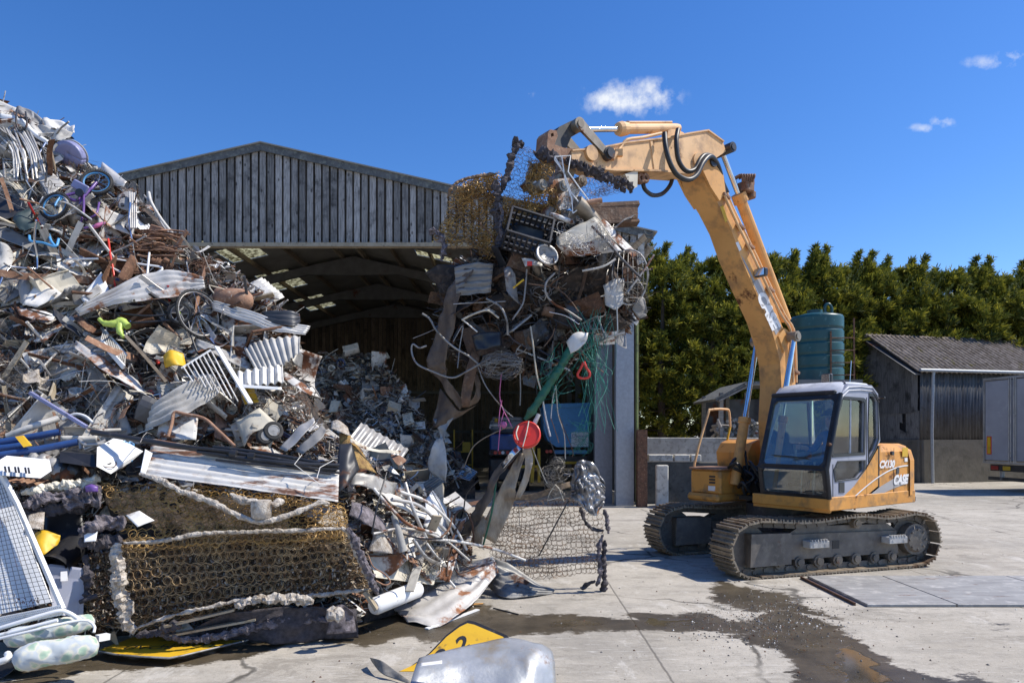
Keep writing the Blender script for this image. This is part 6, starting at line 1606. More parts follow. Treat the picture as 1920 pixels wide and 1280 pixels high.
def springnet(name, c4, nu, nv, rc, m, label, D=SP, wire=.0036, seed=1, wob=.03, depth=.07, parent=None, helix=True):
    A, B_, C_, Dd = [D3(D,p) for p in c4]; q_ = random.Random(seed); mb = MB()
    nrm = (B_-A).cross(Dd-A).normalized(); nrm = -nrm if nrm.y > 0 else nrm
    def S_(u, v, d=0): 
        p = A.lerp(B_,u).lerp(Dd.lerp(C_,u),v); w_ = noise.noise(V((u*3+seed,v*2.4,seed)))*wob*1.2+noise.noise(V((u*9+seed,v*7,seed)))*wob*.6
        e1 = (B_-A).normalized(); return p+nrm*(w_-d)+e1*noise.noise(V((u*8,v*8+seed,4)))*.04+UZ*noise.noise(V((u*7,v*6+seed,14)))*.04
    eu = (B_-A).length/nu; ev = (Dd-A).length/nv
    for i in range(nu):
        for j in range(nv):
            u, v = (i+.5+(.25 if j%2 else -.25)*.0)/nu, (j+.5)/nv
            if q_.random() < .07: continue
            for layer in (0, depth) if depth else (0,):
                c_ = S_(u, v, layer); e1 = (S_(min(u+.02,1),v,layer)-S_(max(u-.02,0),v,layer)).normalized(); e2 = nrm.cross(e1)
                j1, j2, tl = q_.gauss(0,.2), q_.gauss(0,.2), q_.gauss(0,.25)
                pts = [c_+e1*math.cos(t)*rc*(1+j1*.5)+e2*math.sin(t)*rc*(1+j2*.5)+nrm*(tl*rc*math.cos(t+1)) for t in [6.283*k/10 for k in range(11)]]
                mb.tube(pts, wire, 3, caps=False, smooth=False)
            if depth:
                pts = []; 
                for k in range(13):
                    t = k/12; rr_ = rc*(.45+.55*abs(2*t-1)); pts.append(c_+e1*math.cos(t*12.5)*rr_+e2*math.sin(t*12.5)*rr_+nrm*depth*(t))
                mb.tube(pts, wire*.9, 3, caps=False, smooth=False)
    if helix:
        for j in range(nv+1):
            pts = [S_(k/(nu*2), min(1,j/nv))+(C_-B_).normalized()*(rc*.28*(1 if k%2 else -1)) for k in range(nu*2+1)]
            mb.tube(pts, wire, 3, caps=False, smooth=False)
    return mb.build(name, m, parent, label=None if parent else label, cat=None if parent else 'spring mattress')
def spoked_wheel(name, c, ax, Rr_, tr, label, tyre='rubber', rim='galv_bright', spokes=18, squash=None, parent=None, rr_=None, group=None, hub='dark_metal'):
    t = empty(name, tuple(c), label, 'wheel', group) if parent is None else None
    if t is None:
        t = empty(name, (0,0,0)); t.parent = parent; t.location = V(c)-KNOWN[parent.name]; KNOWN[t.name] = V(c)
    c = V(c); ax = V(ax).normalized(); mb = MB(); mb.ring(c, ax, Rr_, tr, 36, 8)
    if tr > .012:
        a_, b_ = frame_from(ax)
        for k in range(44):
            an = 6.283*k/44; d = a_*math.cos(an)+b_*math.sin(an); mb.bar(c+d*(Rr_+tr*.85)-ax*tr*.8, c+d*(Rr_+tr*.85)+ax*tr*.8, tr*.5, .008, up=d)
    mb.build('tyre', tyre, t)
    mb = MB(); mb.ring(c, ax, Rr_-tr*1.05, tr*.42 if rr_ is None else rr_, 36, 6); mb.build('rim', rim, t)
    mb = MB(); mb.cyl(c-ax*.04, c+ax*.04, .02 if Rr_ > .12 else .012, 10); mb.build('hub', hub, t)
    a_, b_ = frame_from(ax); mb = MB()
    for k in range(spokes):
        an = 6.283*k/spokes; an2 = an+(.35 if k%2 else -.35); d = a_*math.cos(an)+b_*math.sin(an); d2 = a_*math.cos(an2)+b_*math.sin(an2)
        mb.tube([c+d2*.018+ax*(.03 if k%2 else -.03), c+d*(Rr_-tr)], .0016 if spokes > 8 else .008, 3)
    mb.build('spokes', 'chrome' if spokes > 8 else rim, t); return t

# --- crest
ribbon('sheet_metal', [(-20,182,.1),(0,190,.1),(33,204,.1)], [(-20,206,.15),(0,214,.15),(30,236,.1)], 'white_paint', 'long white sheet at the crest of the tall heap, cut by the picture edge', 'sheet metal', amp=.03)
ribbon('curved_gutter', [(2,214,.15),(40,222,.2),(66,245,.2),(94,266,.2)], [(0,222,.2),(38,234,.2),(62,256,.2),(90,271,.2)], 'white_plain', 'thin white curved trim below the crest sheet of the tall heap', 'trim', amp=.01, bulge=.03)
ribbon('crumpled_casing', [(30,200,.1),(52,205,.1),(80,222,.1)], [(35,214,.15),(55,222,.15),(78,234,.1)], 'grey_paint', 'small grey crumpled casing right behind the crest sheet', 'casing', amp=.04, creases=.06)
ribbon('crumpled_casing', [(78,222,.1),(110,227,.1),(141,238,.15)], [(84,236,.2),(112,246,.2),(139,247,.2)], 'white_paint', 'crumpled off-white casing poking into the sky right of the crest', 'casing', amp=.05, creases=.08)
ribbon('crumpled_casing', [(54,228,.1),(90,238,.2),(136,248,.2)], [(60,246,.2),(90,262,.2),(122,264,.2)], 'asbestos', 'large dented grey-white casing under the casing that pokes into the sky', 'casing', amp=.05, creases=.08)
ribbon('crumpled_sheet', [(50,240,.15),(80,255,.1),(116,268,.1)], [(60,262,.2),(85,285,.2),(120,296,.2)], 'grey_paint', 'grey crumpled sheet left of the lavender basin', 'sheet metal', amp=.05, creases=.06)
bs = empty('basin', tuple(SP(139,288,.1)), 'lavender plastic basin on its side at the right of the crest', 'basin')
mb = MB(); c_ = SP(139,288,.12); ex, ey = V((.155,.03,-.07)), V((.05,-.06,.13)); nn_ = ex.cross(ey).normalized()*-1
mb.grid(lambda u,v: c_+(ex*math.cos(u*6.283)+ey*math.sin(u*6.283))*(1-.02*v if v<.5 else 1-v*.0-(v-.5)*2*.98)-nn_*(.13*min(1,v*2)), 28, 6, .005); mb.build('bowl', 'lavender', bs)
mb = MB(); mb.tube([c_+(ex*math.cos(t)+ey*math.sin(t))*1.03 for t in [6.283*k/24 for k in range(25)]], .012, 6); mb.build('rim', 'grey_paint', bs)
for i in range(15):
    x0 = 2+i*3.6; q_ = random.Random(i)
    tubes('aluminium_rod', [[(x0,236+q_.random()*24,.2),(x0+14+q_.random()*10,280+q_.random()*10,.32),(x0+22+q_.random()*12,322+q_.random()*26,.25)]], .013, 'galv_bright' if i%3 else 'white_paint', 'bright aluminium rod in the fan of rods at the far left below the crest', 'rod', sub=3, group='fanned aluminium rods')
tubes('bent_bracket', [[(33,202,.25),(30,225,.3),(36,245,.25),(50,236,.3),(48,210,.3)],[(34,220,.3),(52,222,.3)]], .012, 'dark_metal', 'dark bent bracket standing up at the crest by the sky', 'bracket')
ribbon('sheet_metal', [(0,322,.2),(25,320,.2),(48,332,.2)], [(0,345,.25),(25,352,.3),(52,388,.2)], 'beige', 'striped beige sheet above the dark cabinet on the far left', 'sheet metal', corr=.01, waves=6, amp=.03)
ribbon('dark_cabinet', [(-20,345,.25),(52,386,.25)], [(-20,420,.35),(52,400,.25)], 'dark_metal', 'dark brown cabinet side in shadow on the far left of the heap', 'cabinet', amp=.02)
ribbon('sheet_metal', [(-20,412,.2),(40,440,.2),(100,478,.1)], [(-20,440,.3),(40,462,.25),(110,505,.1)], 'grey_paint', 'flat dark grey sheet sloping down under the dark teal cloth', 'sheet metal', amp=.02)
ribbon('tarpaulin', [(22,412,.35),(45,395,.35),(66,390,.3)], [(38,432,.4),(55,436,.4),(76,428,.35)], 'tarp_dark', 'dark teal cloth bunched left of the small bicycle', 'cloth', amp=.06, creases=.08)
bx = empty('appliance', tuple(SP(92,345,.1)), 'white dented appliance box left of the small bicycle', 'appliance')
ribbon('front_plate', [(64,322,.2),(84,311,.15)], [(92,370,.35),(122,346,.25)], 'white_paint', '', '', amp=.02, parent=bx)
ribbon('side_plate', [(64,322,.2),(92,370,.35)], [(58,332,.05),(84,374,.15)], 'grey_paint', '', '', amp=.02, parent=bx)
tubes('wire_loop', [[(85,330,.35),(84,345,.38),(90,352,.38),(92,338,.38),(98,344,.38),(94,356,.38)]], .004, 'wire_dark', '', '', parent=bx)
ribbon('curved_sheet', [(193,308,.1),(215,322,.12),(243,348,.1)], [(190,318,.2),(205,342,.22),(232,352,.2)], 'galv_bright', 'smooth grey curved sheet right of the bicycle rear wheel', 'sheet metal', amp=.01, bulge=.06)
ht = empty('heater_plate', tuple(SP(240,378,.15)), 'grey heater plate with four round knobs tilted against the gable boards', 'heater')
ribbon('plate', [(222,366,.2),(240,360,.2),(262,378,.2)], [(222,390,.25),(240,396,.25),(260,394,.2)], 'grey_paint', '', '', amp=.01, bulge=.04, parent=ht)
for a, b_ in ((232,369),(230,386),(258,384),(244,378)):
    mb = MB(); c_ = SP(a,b_,.27); mb.cyl(c_, c_+V((.01,-.03,.01)), .022, 12); mb.build('knob', 'dark_metal', ht)
tubes('heater_bars', [[(243+4*k,360+k,.32),(245+3.4*k,428,.36)] for k in range(4)], .011, 'galv_bright', 'four parallel silver heater bars hanging below the knobbed plate', 'heater')
tubes('white_pole', [[(279,361,.1),(284,380,.15),(303,412,.1),(331,447,.05)]], .02, 'white_paint', 'long white pole leaning from the heap against the gable boards', 'pole')
tubes('white_pole', [[(270,366,.12),(290,392,.1),(306,424,.1),(326,446,.1)]], .012, 'galv_bright', 'thin silver pole behind the long white pole at the heap shoulder', 'pole')
ribbon('folded_sheet', [(252,402,.2),(262,398,.15),(284,428,.1)], [(252,420,.25),(262,430,.2),(272,441,.15)], 'white_plain', 'small white ribbed appliance side beside the pink block', 'sheet metal', corr=.008, waves=4, amp=.01)
ribbon('grey_sheet', [(182,395,.1),(208,392,.1),(246,430,.1)], [(185,424,.2),(215,430,.2),(256,446,.15)], 'asbestos', 'broad plain grey sheet below the small bicycle', 'sheet metal', amp=.03)
mb = MB(); mb.box(SP(295,434,.1), (.16,.12,.12), Matrix.Rotation(.3,3,'Y'), .01); mb.build('pink_block', 'rust_light', label='pinkish rusty block at the foot of the leaning white pole', cat='block')
for i in range(26):
    q_ = random.Random(100+i); y_ = 428+q_.random()*38+max(0,(i-13))*1.0; x_ = 235+q_.random()*40
    pts = [(x_+k*(22+q_.random()*8), y_+q_.gauss(0,3)+k*2.5, .1+q_.random()*.25) for k in range(4)]
    tubes('rusty_strap', [pts], .009+.006*q_.random(), q_.choice(['rust','rust_light','rust_light']), 'flattened rusty strap in the copper-brown shelf where heap meets gable boards', 'metal strap', n=5, sub=3, group='copper-brown straps on the heap shoulder')
# --- child's bicycle
bk = empty('bicycle', tuple(SP(150,362,.2)), "small purple child's bicycle with blue rims high on the tall heap", 'bicycle')
wr_, wf_ = SP(181,342,.30), SP(103,386,.35)
spoked_wheel('wheel', wr_, (.25,-.9,.35), .170, .022, '', 'rubber', 'sky_blue', parent=bk, rr_=.013)
spoked_wheel('wheel', wf_, (-.1,-.95,.25), .170, .022, '', 'rubber', 'sky_blue', parent=bk, rr_=.013)
tubes('frame', [[(181,342,.34),(168,356,.36),(150,360,.36),(118,368,.36)],[(168,356,.36),(156,370,.36),(150,384,.36)],[(118,364,.38),(140,376,.38),(160,366,.36)]], .018, 'purple', '', '', parent=bk)
tubes('fork', [[(116,366,.4),(108,376,.42),(103,386,.42)],[(118,370,.30),(106,384,.28)]], .012, 'sky_blue', '', '', parent=bk)
tubes('handlebar', [[(112,378,.5),(128,382,.48),(150,396,.5),(172,412,.5)],[(128,380,.45),(118,366,.42)]], .011, 'white_paint', '', '', parent=bk)
tubes('seat_post', [[(157,366,.4),(157,388,.42),(156,404,.42)]], .014, 'purple', '', '', parent=bk)
mb = MB(); c_ = SP(150,350,.42); mb.box(c_, (.22,.03,.11), Matrix.Rotation(.5,3,'Y'), .02); mb.build('chain_guard', 'lavender', bk)
mb = MB(); c_ = SP(156,404,.42); mb.box(c_, (.10,.16,.04), Matrix.Rotation(.4,3,'Y'), .018); mb.build('saddle', 'rubber', bk)
mb = MB(); c_ = SP(150,362,.44); mb.cyl(c_, c_+V((0,-.02,0)), .05, 18); mb.tube([c_, c_+V((-.02,-.03,-.1))], .008, 6); mb.build('crank', 'dark_metal', bk)
tubes('scooter_frame', [[(158,368,.3),(157,392,.34),(152,418,.3)],[(186,380,.3),(180,402,.34),(160,412,.3)],[(158,428,.35),(176,424,.35),(198,418,.3)]], .013, 'purple', 'purple scooter tubes tangled just below the small bicycle', 'scooter')
mb = MB(); mb.tube([SP(172,430,.4),SP(180,424,.42),SP(196,418,.4)], .022, 8, sub=3, rr=[.015,.026,.02]); mb.build('pink_grip', 'pink', label='pink handlebar grip below the purple scooter tubes', cat='handle')
tubes('blue_handlebar', [[(55,442,.35),(58,452,.4),(80,455,.4),(104,462,.4),(110,448,.38)],[(92,440,.35),(96,452,.4),(104,462,.4)]], .015, 'sky_blue', 'bright blue bent handlebar in the dark hollow under the bicycle', 'handlebar')
tubes('red_bar', [[(203,448,.3),(207,478,.32),(212,505,.3),(217,540,.25)]], .013, 'bright_red', 'red bar standing upright above the long rusty corrugated sheet', 'bar')
tubes('red_bar', [[(287,636,.35),(292,660,.35),(297,682,.3)]], .02, 'bright_red', 'short thick red bar left of the yellow crumpled piece', 'bar')
tubes('white_tube_piece', [[(122,492,.25),(132,486,.3),(185,485,.3)],[(218,486,.3),(262,495,.3),(304,502,.3),(290,516,.3)],[(280,474,.3),(276,515,.3)],[(205,500,.3),(230,512,.3)]], .013, 'white_plain', 'thin white tube frame above the long rusty corrugated sheet', 'frame')
# --- middle
ww = empty('washing_machine', tuple(SP(175,545,.1)), 'white moulded machine panel with a square window above the rusty corrugated sheet', 'appliance')
ribbon('moulded_face', [(150,560,.35),(190,510,.25)], [(166,573,.4),(206,545,.3)], 'white_plain', '', '', amp=.006, parent=ww)
ribbon('window_recess', [(160,556,.37),(183,531,.32)], [(168,563,.38),(192,546,.35)], 'white_paint', '', '', amp=.004, parent=ww)
ribbon('grey_side', [(134,548,.2),(160,535,.2)], [(140,573,.3),(164,575,.35)], 'grey_paint', '', '', amp=.02, bulge=.04, parent=ww)
tubes('edge_trim', [[(150,560,.36),(166,573,.41),(206,545,.31)]], .007, 'dark_metal', '', '', parent=ww)
mat('sheet_rusty', (.60,.58,.55), (.42,.40,.38), rough=.55, metal=.2, rust=.27, rustc=(.36,.15,.065), rustscale=1.7, bump=.2)
mat('sheet_flat', (.68,.66,.62), (.54,.52,.48), rough=.6, metal=.1, rust=.34, rustc=(.25,.12,.075), rustscale=1.1, bump=.15, dirt=.3, dirtc=(.36,.31,.25), stretch=(.7,3,4.5))
ribbon('corrugated_sheet', [(142,582,.45),(215,541,.5),(280,512,.45),(335,508,.4),(382,524,.35)], [(150,592,.45),(215,570,.55),(290,563,.5),(345,552,.45),(385,541,.4)], 'sheet_rusty', 'long rust-ended corrugated sheet lying across the middle of the tall heap', 'corrugated sheet', corr=.022, waves=4, amp=.025, nu=44)
for (tp, bt, mm, lb) in (
 ([(33,508,.3),(46,505,.35),(56,520,.35)], [(40,570,.35),(48,572,.4),(62,562,.35)], 'grey_paint', 'upright grey folded sheet on the far left of mid heap'),
 ([(42,572,.4),(66,530,.4),(84,526,.35)], [(70,574,.4),(100,560,.4),(130,562,.35)], 'white_paint', 'large white crumpled sheet left of the moulded panel'),
 ([(30,575,.35),(70,580,.4),(105,590,.35)], [(36,590,.4),(70,600,.45),(100,602,.4)], 'rusty_white', 'rust-edged white sheet under the large crumpled one on the left'),
 ([(0,455,.3),(15,460,.35),(26,478,.3)], [(-5,500,.4),(5,520,.4),(20,500,.35)], 'asbestos', 'grey folded sheet at the left picture edge below the dark cabinet'),
 ([(98,575,.3),(118,590,.35),(162,632,.3)], [(100,590,.35),(120,610,.4),(150,634,.35)], 'dark_metal', 'dark grey sheet end pointing down right of the white crumpled sheet'),
 ([(140,588,.35),(160,600,.4),(182,615,.35)], [(138,596,.4),(155,612,.45),(172,625,.4)], 'rust', 'brown hinge plate just left of the lime green toy'),
 ([(142,636,.35),(190,668,.45),(228,694,.4),(258,712,.35)], [(140,652,.4),(186,690,.5),(228,714,.5),(276,738,.4)], 'sheet_rusty', 'long sweeping pale sheet with a rusty tip in mid heap'),
 ([(150,665,.2),(165,700,.25),(175,770,.2)], [(190,690,.2),(205,720,.25),(225,765,.2)], 'wood_grey', 'grey-brown upright sheet under the long sweeping pale sheet'),
 ([(368,634,.35),(410,650,.4),(450,668,.4),(472,680,.35)], [(366,644,.35),(405,664,.45),(445,684,.4),(466,694,.4)], 'white_paint', 'narrow torn white strip leading to the pale ribbed sheets'),
 ([(530,694,.3),(560,712,.35),(587,736,.3)], [(532,712,.35),(556,726,.4),(583,742,.35)], 'rusty_white', 'rust-flecked pale board jutting down right toward the inner heap'),
 ([(540,640,.2),(556,655,.3),(568,665,.2)], [(535,665,.3),(550,680,.35),(565,690,.2)], 'galv', 'grey folded metal beside the rusty edge of the ribbed sheets'),
 ([(443,790,.35),(463,780,.4),(488,766,.4)], [(458,838,.4),(480,812,.45),(525,800,.4)], 'cream', 'cream folded casing left of the small black wheels'),
 ([(488,766,.4),(505,780,.4),(526,800,.4)], [(470,800,.45),(490,812,.45),(505,842,.4)], 'beige', 'beige folded casing right over the small black wheels'),
 ([(523,840,.45),(556,805,.45),(588,782,.4)], [(536,846,.5),(570,815,.5),(592,792,.45)], 'galv_bright', 'upright bright channel beside the dull grey channel in lower mid heap'),
 ([(553,846,.45),(580,818,.5),(604,797,.4)], [(568,852,.5),(600,826,.5),(612,806,.45)], 'grey_paint', 'dull grey channel sheet right of the bright channel'),
 ([(622,792,.4),(636,788,.45),(652,800,.4)], [(620,806,.45),(640,812,.5),(656,815,.45)], 'fabric_white', 'white torn wadding on top of the brown foam'),
 ([(636,812,.35),(650,812,.4),(664,826,.35)], [(640,885,.4),(680,880,.45),(706,888,.35)], 'foam', 'torn brown foam slab leaning in the lower right of the heap'),
 ([(655,822,.45),(700,840,.5),(750,846,.45)], [(656,830,.5),(700,845,.5),(748,852,.45)], 'cream', 'long narrow cream board above the torn foam'),
 ([(734,850,.4),(750,854,.45),(764,858,.4)], [(736,858,.45),(748,872,.5),(762,864,.45)], 'rust_light', 'rusty torn sheet corner right of the narrow cream board'),
 ([(664,885,.4),(700,892,.45),(744,906,.4)], [(658,908,.5),(698,918,.5),(738,930,.45)], 'galv', 'smooth blue-grey sheet right of the dark upright sheet'),
 ([(636,832,.6),(652,830,.6),(658,828,.6)], [(628,928,.7),(648,912,.7),(674,880,.6)], 'dark_metal', 'dark upright sheet at the end of the big flat ribbed sheet'),
 ([(300,780,.5),(335,770,.5),(372,776,.45)], [(294,815,.5),(330,822,.5),(368,826,.45)], 'rusty_white', 'torn stained white sheet behind the long black pipes'),
 ([(560,935,.3),(600,940,.3),(640,955,.3)], [(570,965,.4),(610,985,.4),(650,990,.4)], 'fabric_white', 'white cloth scrap at the right of the upper mattress'),
 ([(660,940,.5),(685,950,.5),(720,975,.4)], [(655,965,.55),(690,985,.55),(725,1000,.5)], 'fabric_lilac', 'mauve padding scrap right of the front spring mattress'),
 ([(690,895,.4),(740,930,.45),(800,962,.4)], [(700,915,.5),(745,950,.5),(795,975,.45)], 'white_paint', 'white bent sheet on the low right slope of the heap'),
 ([(800,935,.3),(815,920,.35),(838,960,.3)], [(795,985,.35),(820,1010,.4),(842,1000,.35)], 'white_plain', 'clean white sheet corner near the right toe of the heap'),
):
    ribbon('crumpled_sheet', tp, bt, mm, lb, 'sheet metal' if 'fabric' not in mm and mm != 'foam' else 'padding', amp=.022, creases=.03, seed=len(lb))
ribbon('corrugated_sheet', [(285,762,.5),(330,728,.6),(385,703,.55),(400,710,.5),(413,722,.45)], [(272,806,.5),(330,784,.6),(372,762,.6),(398,748,.55),(414,732,.5)], 'asbestos', 'torn weathered grey corrugated sheet in the middle of the heap', 'corrugated sheet', corr=.02, waves=4, amp=.03, creases=.04)
ribbon('corrugated_sheet', [(490,586,.35),(520,584,.4),(546,583,.4),(562,590,.3)], [(492,602,.4),(520,606,.45),(550,610,.45),(563,604,.3)], 'dark_metal', 'dark ribbed sheet jutting from the heap toward the barn mouth', 'corrugated sheet', corr=.012, waves=3, amp=.02)
ribbon('corrugated_sheet', [(395,565,.35),(450,578,.4),(520,602,.4),(582,612,.3)], [(400,582,.4),(455,600,.45),(510,622,.45),(572,628,.35)], 'galv_bright', 'long silver corrugated sheet beneath the dark ribbed one', 'corrugated sheet', corr=.016, waves=4, amp=.025)
ribbon('corrugated_sheet', [(458,654,.4),(500,636,.45),(563,631,.4)], [(480,696,.5),(520,690,.5),(562,662,.45)], 'asbestos', 'upper of the two pale ribbed sheets at the heap edge', 'corrugated sheet', corr=.018, waves=9, amp=.01, along=True)
ribbon('corrugated_sheet', [(445,698,.55),(490,690,.55),(530,684,.5)], [(446,722,.6),(490,722,.6),(532,716,.55)], 'white_paint', 'lower of the two pale ribbed sheets, with rounded white ribs', 'corrugated sheet', corr=.022, waves=6, amp=.004, along=True)
ribbon('flat_strip', [(442,720,.62),(528,726,.6)], [(442,726,.62),(528,731,.6)], 'white_plain', 'white edging strip under the rounded white ribs', 'metal strip', amp=.003)
mb = MB(); c0, c1 = SP(405,562,.25), SP(462,563,.3); d = (c1-c0).normalized(); mb.tube([c0, c0+d*.02, c1-d*.1, c1-d*.04, c1+d*.02, c1+d*.06, c1+d*.075], .14, 20, rr=[.1,.14,.14,.135,.115,.07,.02]); 
mb.build('gas_cylinder', 'rust_light', label='rounded rusty gas cylinder near the heap edge above the silver corrugated sheet', cat='gas cylinder')
spoked_wheel('loose_wheel', SP(373,588,.45), (.85,-.5,.15), .27, .016, 'loose bicycle wheel seen nearly edge-on in mid heap')
spoked_wheel('pram_wheel', SP(337,587,.5), (.25,-.95,.1), .11, .016, 'small black wheel with a yellow hub left of the loose bicycle wheel', spokes=6, rim='grey_paint', hub='lime')
tubes('pushchair_frame', [[(318,590,.4),(270,592,.45),(215,586,.4)],[(322,600,.4),(268,604,.45),(205,606,.35)],[(352,600,.45),(362,640,.4),(378,680,.35)],[(350,560,.4),(372,552,.45),(392,572,.4)]], .012, 'black_plastic', 'black folded pushchair frame reaching left from the small black wheel', 'pushchair')
mb = MB(); mb.tube([SP(186,598,.5),SP(196,606,.5),SP(214,607,.5),SP(228,603,.5),SP(240,612,.5)], .04, 10, sub=4, rr=[.022,.035,.042,.05,.04]); mb.tube([SP(226,606,.5),SP(224,620,.5),SP(232,632,.5)], .035, 10, sub=4, rr=[.04,.034,.02]); mb.build('plastic_toy', 'lime', label='lime green moulded plastic toy in mid heap', cat='toy')
rd = empty('radiator', tuple(SP(212,665,.3)), 'finned white radiator tipped on edge below the lime green toy', 'radiator')
A_, B_, C_ = SP(190,640,.5), SP(232,688,.55), SP(236,668,.45)
for k in range(16):
    t = k/15; mb = MB() if k == 0 else mb; p0 = A_.lerp(B_,t); p1 = p0+(C_-B_); mb.bar(p0, p1, .008, .05)
mb.build('fins', 'white_paint', rd)
mb = MB(); mb.bar(A_, B_, .02, .05); mb.bar(A_+(C_-B_), C_, .02, .05); mb.build('header', 'white_plain', rd)
tubes('wooden_rail', [[(236,630,.5),(275,672,.55),(312,716,.45)]], .022, 'wood', 'brown wooden rail slanting down right of the lime green toy', 'rail', n=4)
ribbon('crumpled_sheet', [(306,666,.4),(325,658,.45),(344,664,.4)], [(310,690,.45),(330,686,.5),(348,686,.45)], 'yellow', 'crumpled yellow plastic piece beside the ladder rack', 'plastic sheet', amp=.05, creases=.06)
ribbon('yellow_plate', [(448,722,.3),(470,712,.3)], [(458,758,.35),(486,754,.35)], 'yellow', 'flat dark yellow plate under the pale ribbed sheets', 'plate', amp=.005)
lr = empty('ladder_rack', tuple(SP(410,705,.4)), 'white ladder-like rack leaning above the torn grey corrugated sheet', 'rack')
mb = MB(); mb.bar(SP(406,650,.55), SP(470,756,.65), .05, .02); mb.build('rail', 'white_plain', lr)
mb = MB(); mb.bar(SP(340,690,.55), SP(395,656,.55), .03, .02); mb.build('rail', 'white_plain', lr)
for k in range(8): 
    t = k/7; a = SP(344+t*52, 688-t*30, .56); b_ = SP(362+t*84, 716+t*36, .66); mb = MB(); mb.cyl(a, b_, .008, 6); mb.build('rung', 'white_paint', lr)
# small wheels
for (x_, y_, r_, lb) in ((512,808,.10,'right, larger of two small black wheels beside the beige casing'),(497,818,.085,'left, smaller of two small black wheels under the beige casing')):
    c_ = SP(x_,y_,.5); wheel_part_t = empty('small_wheel', tuple(c_), lb, 'wheel', 'small black wheels in lower mid heap'); wheel_part('tyre', c_, r_, .07, wheel_part_t, axis=(.5,-.8,.2))
# --- lower left
tubes('white_gutter', [[(14,818,.4),(60,800,.45),(110,784,.4)]], .035, 'white_paint', 'white gutter length lying above the dark blue tubes at the left', 'gutter')
mb = MB(); mb.bar(SP(57,736,.6), SP(162,800,.6), .04, .03); mb.build('steel_bar', 'lavender', label='long lilac-grey square bar slanting down above the white gutter', cat='bar')
tubes('white_hook', [[(118,786,.45),(140,776,.5),(160,780,.5),(174,792,.5)]], .014, 'white_plain', 'thin white hooked tube at the end of the lilac-grey bar', 'tube')
for (l_, lb) in (([(-20,832,.5),(40,822,.5),(112,809,.5)], 'upper of the dark blue steel tubes on the left'), ([(-20,856,.6),(60,844,.6),(146,828,.6)], 'lower of the dark blue steel tubes on the left'), ([(-20,842,.5),(20,838,.5),(50,833,.5)], 'short middle dark blue steel tube on the left')):
    tubes('steel_tube', [l_], .034, 'blue', lb, 'tube', n=8, group='dark blue steel tubes')
mb = MB(); A_, B_, C_, D_ = SP(28,818,.62), SP(42,816,.62), SP(58,835,.68), SP(44,838,.68); mb.add([A_,B_,C_,D_,A_+V((0,.02,0)),B_+V((0,.02,0)),C_+V((0,.02,0)),D_+V((0,.02,0))], [(0,1,2,3),(7,6,5,4),(0,4,5,1),(1,5,6,2),(2,6,7,3),(3,7,4,0)]); mb.build('yellow_tag', 'yellow', label='yellow rectangular tag wrapped over the dark blue tubes', cat='tag')
tubes('white_bracket', [[(148,824,.6),(160,834,.65),(196,832,.6)],[(150,826,.6),(152,842,.6)],[(158,842,.62),(198,826,.6)]], .018, 'galv_bright', 'silver bracket linkage at the right ends of the dark blue tubes', 'bracket', sub=1)
def hexa(name, face, depth, m, parent=None, label=None, cat=None, D=SP, bev=0):
    f = [D3(D,p) for p in face]; mb = MB(); dv_ = V(depth); mb.add(f+[p+dv_ for p in f], [(0,1,2,3),(7,6,5,4),(0,4,5,1),(1,5,6,2),(2,6,7,3),(3,7,4,0)]); return mb.build(name, m, parent, label=label, cat=cat)
hexa('black_unit', [(112,846,.6),(176,852,.65),(180,876,.7),(112,866,.7)], (.02,.3,.05), 'black_plastic', label='black perforated appliance unit left of the white box with a hole', cat='appliance')
wb = empty('extractor_box', tuple(SP(207,862,.6)), 'clean white square box with a round black hole, left of the big flat sheet', 'box')
fc_ = [(182,838,.7),(234,866,.62),(208,888,.68),(181,874,.78)]
hexa('casing', fc_, (.06,.22,.1), 'white_plain', wb)
pp = [D3(SP,p) for p in fc_]; cc_ = sum(pp, V((0,0,0)))/4; n0 = (pp[1]-pp[0]).cross(pp[3]-pp[0]).normalized(); n0 = n0 if n0.y < 0 else -n0
mb = MB(); mb.cyl(cc_+n0*.001, cc_+n0*.008, .035, 18); mb.build('hole', 'black_plastic', wb); mb = MB(); mb.ring(cc_+n0*.004, n0, .075, .004, 24, 5); mb.build('ring', 'white_paint', wb)
gr = empty('slotted_grille', tuple(SP(35,882,.6)), 'white slotted plastic grille above the mesh shelf at the left edge', 'grille')
hexa('grille_body', [(-10,867,.75),(72,874,.72),(76,896,.78),(-10,890,.8)], (0,.15,.06), 'white_plain', gr)
for x_ in (9,16,28,34,47,53): 
    mb = MB(); a, b_ = SP(x_,873.5+x_*.05,.80), SP(x_+2,884+x_*.06,.835); mb.bar(a, b_, .016, .004); mb.build('slot', 'black_plastic', gr)
for k,(x_,y_,mm) in enumerate(((90,870,'grey_paint'),(72,862,'galv'),(118,888,'dark_metal'),(100,882,'grey_paint'),(128,880,'black_plastic'))):
    mb = MB(); c_ = SP(x_,y_,.55); mb.tube([c_+V((-.12,0,.02)), c_+V((-.06,0,0)), c_+V((0,0,-.01)), c_+V((.05,0,-.02)), c_+V((.1,0,-.05))], .08, 12, sub=3, rr=[.05,.085,.06,.085,.05]); mb.build('motor_housing', mm, label=['pale grey finned','silver rear','black squat','grey lower','dark rightmost'][k]+' motor housing right of the white slotted grille', cat='motor')
bsk = empty('blue_basket', tuple(SP(232,845,.5)), 'bright blue wire basket behind the white box with a hole', 'basket')
A_, B_, C_, D_ = SP(214,858,.6), SP(236,822,.55), SP(251,832,.5), SP(247,864,.55)
mb = MB(); 
for k in range(9): t = k/8; mb.cyl(A_.lerp(B_,t), D_.lerp(C_,t), .005, 4)
for k in range(3): t = k/2; mb.cyl(A_.lerp(D_,t), B_.lerp(C_,t), .007, 4)
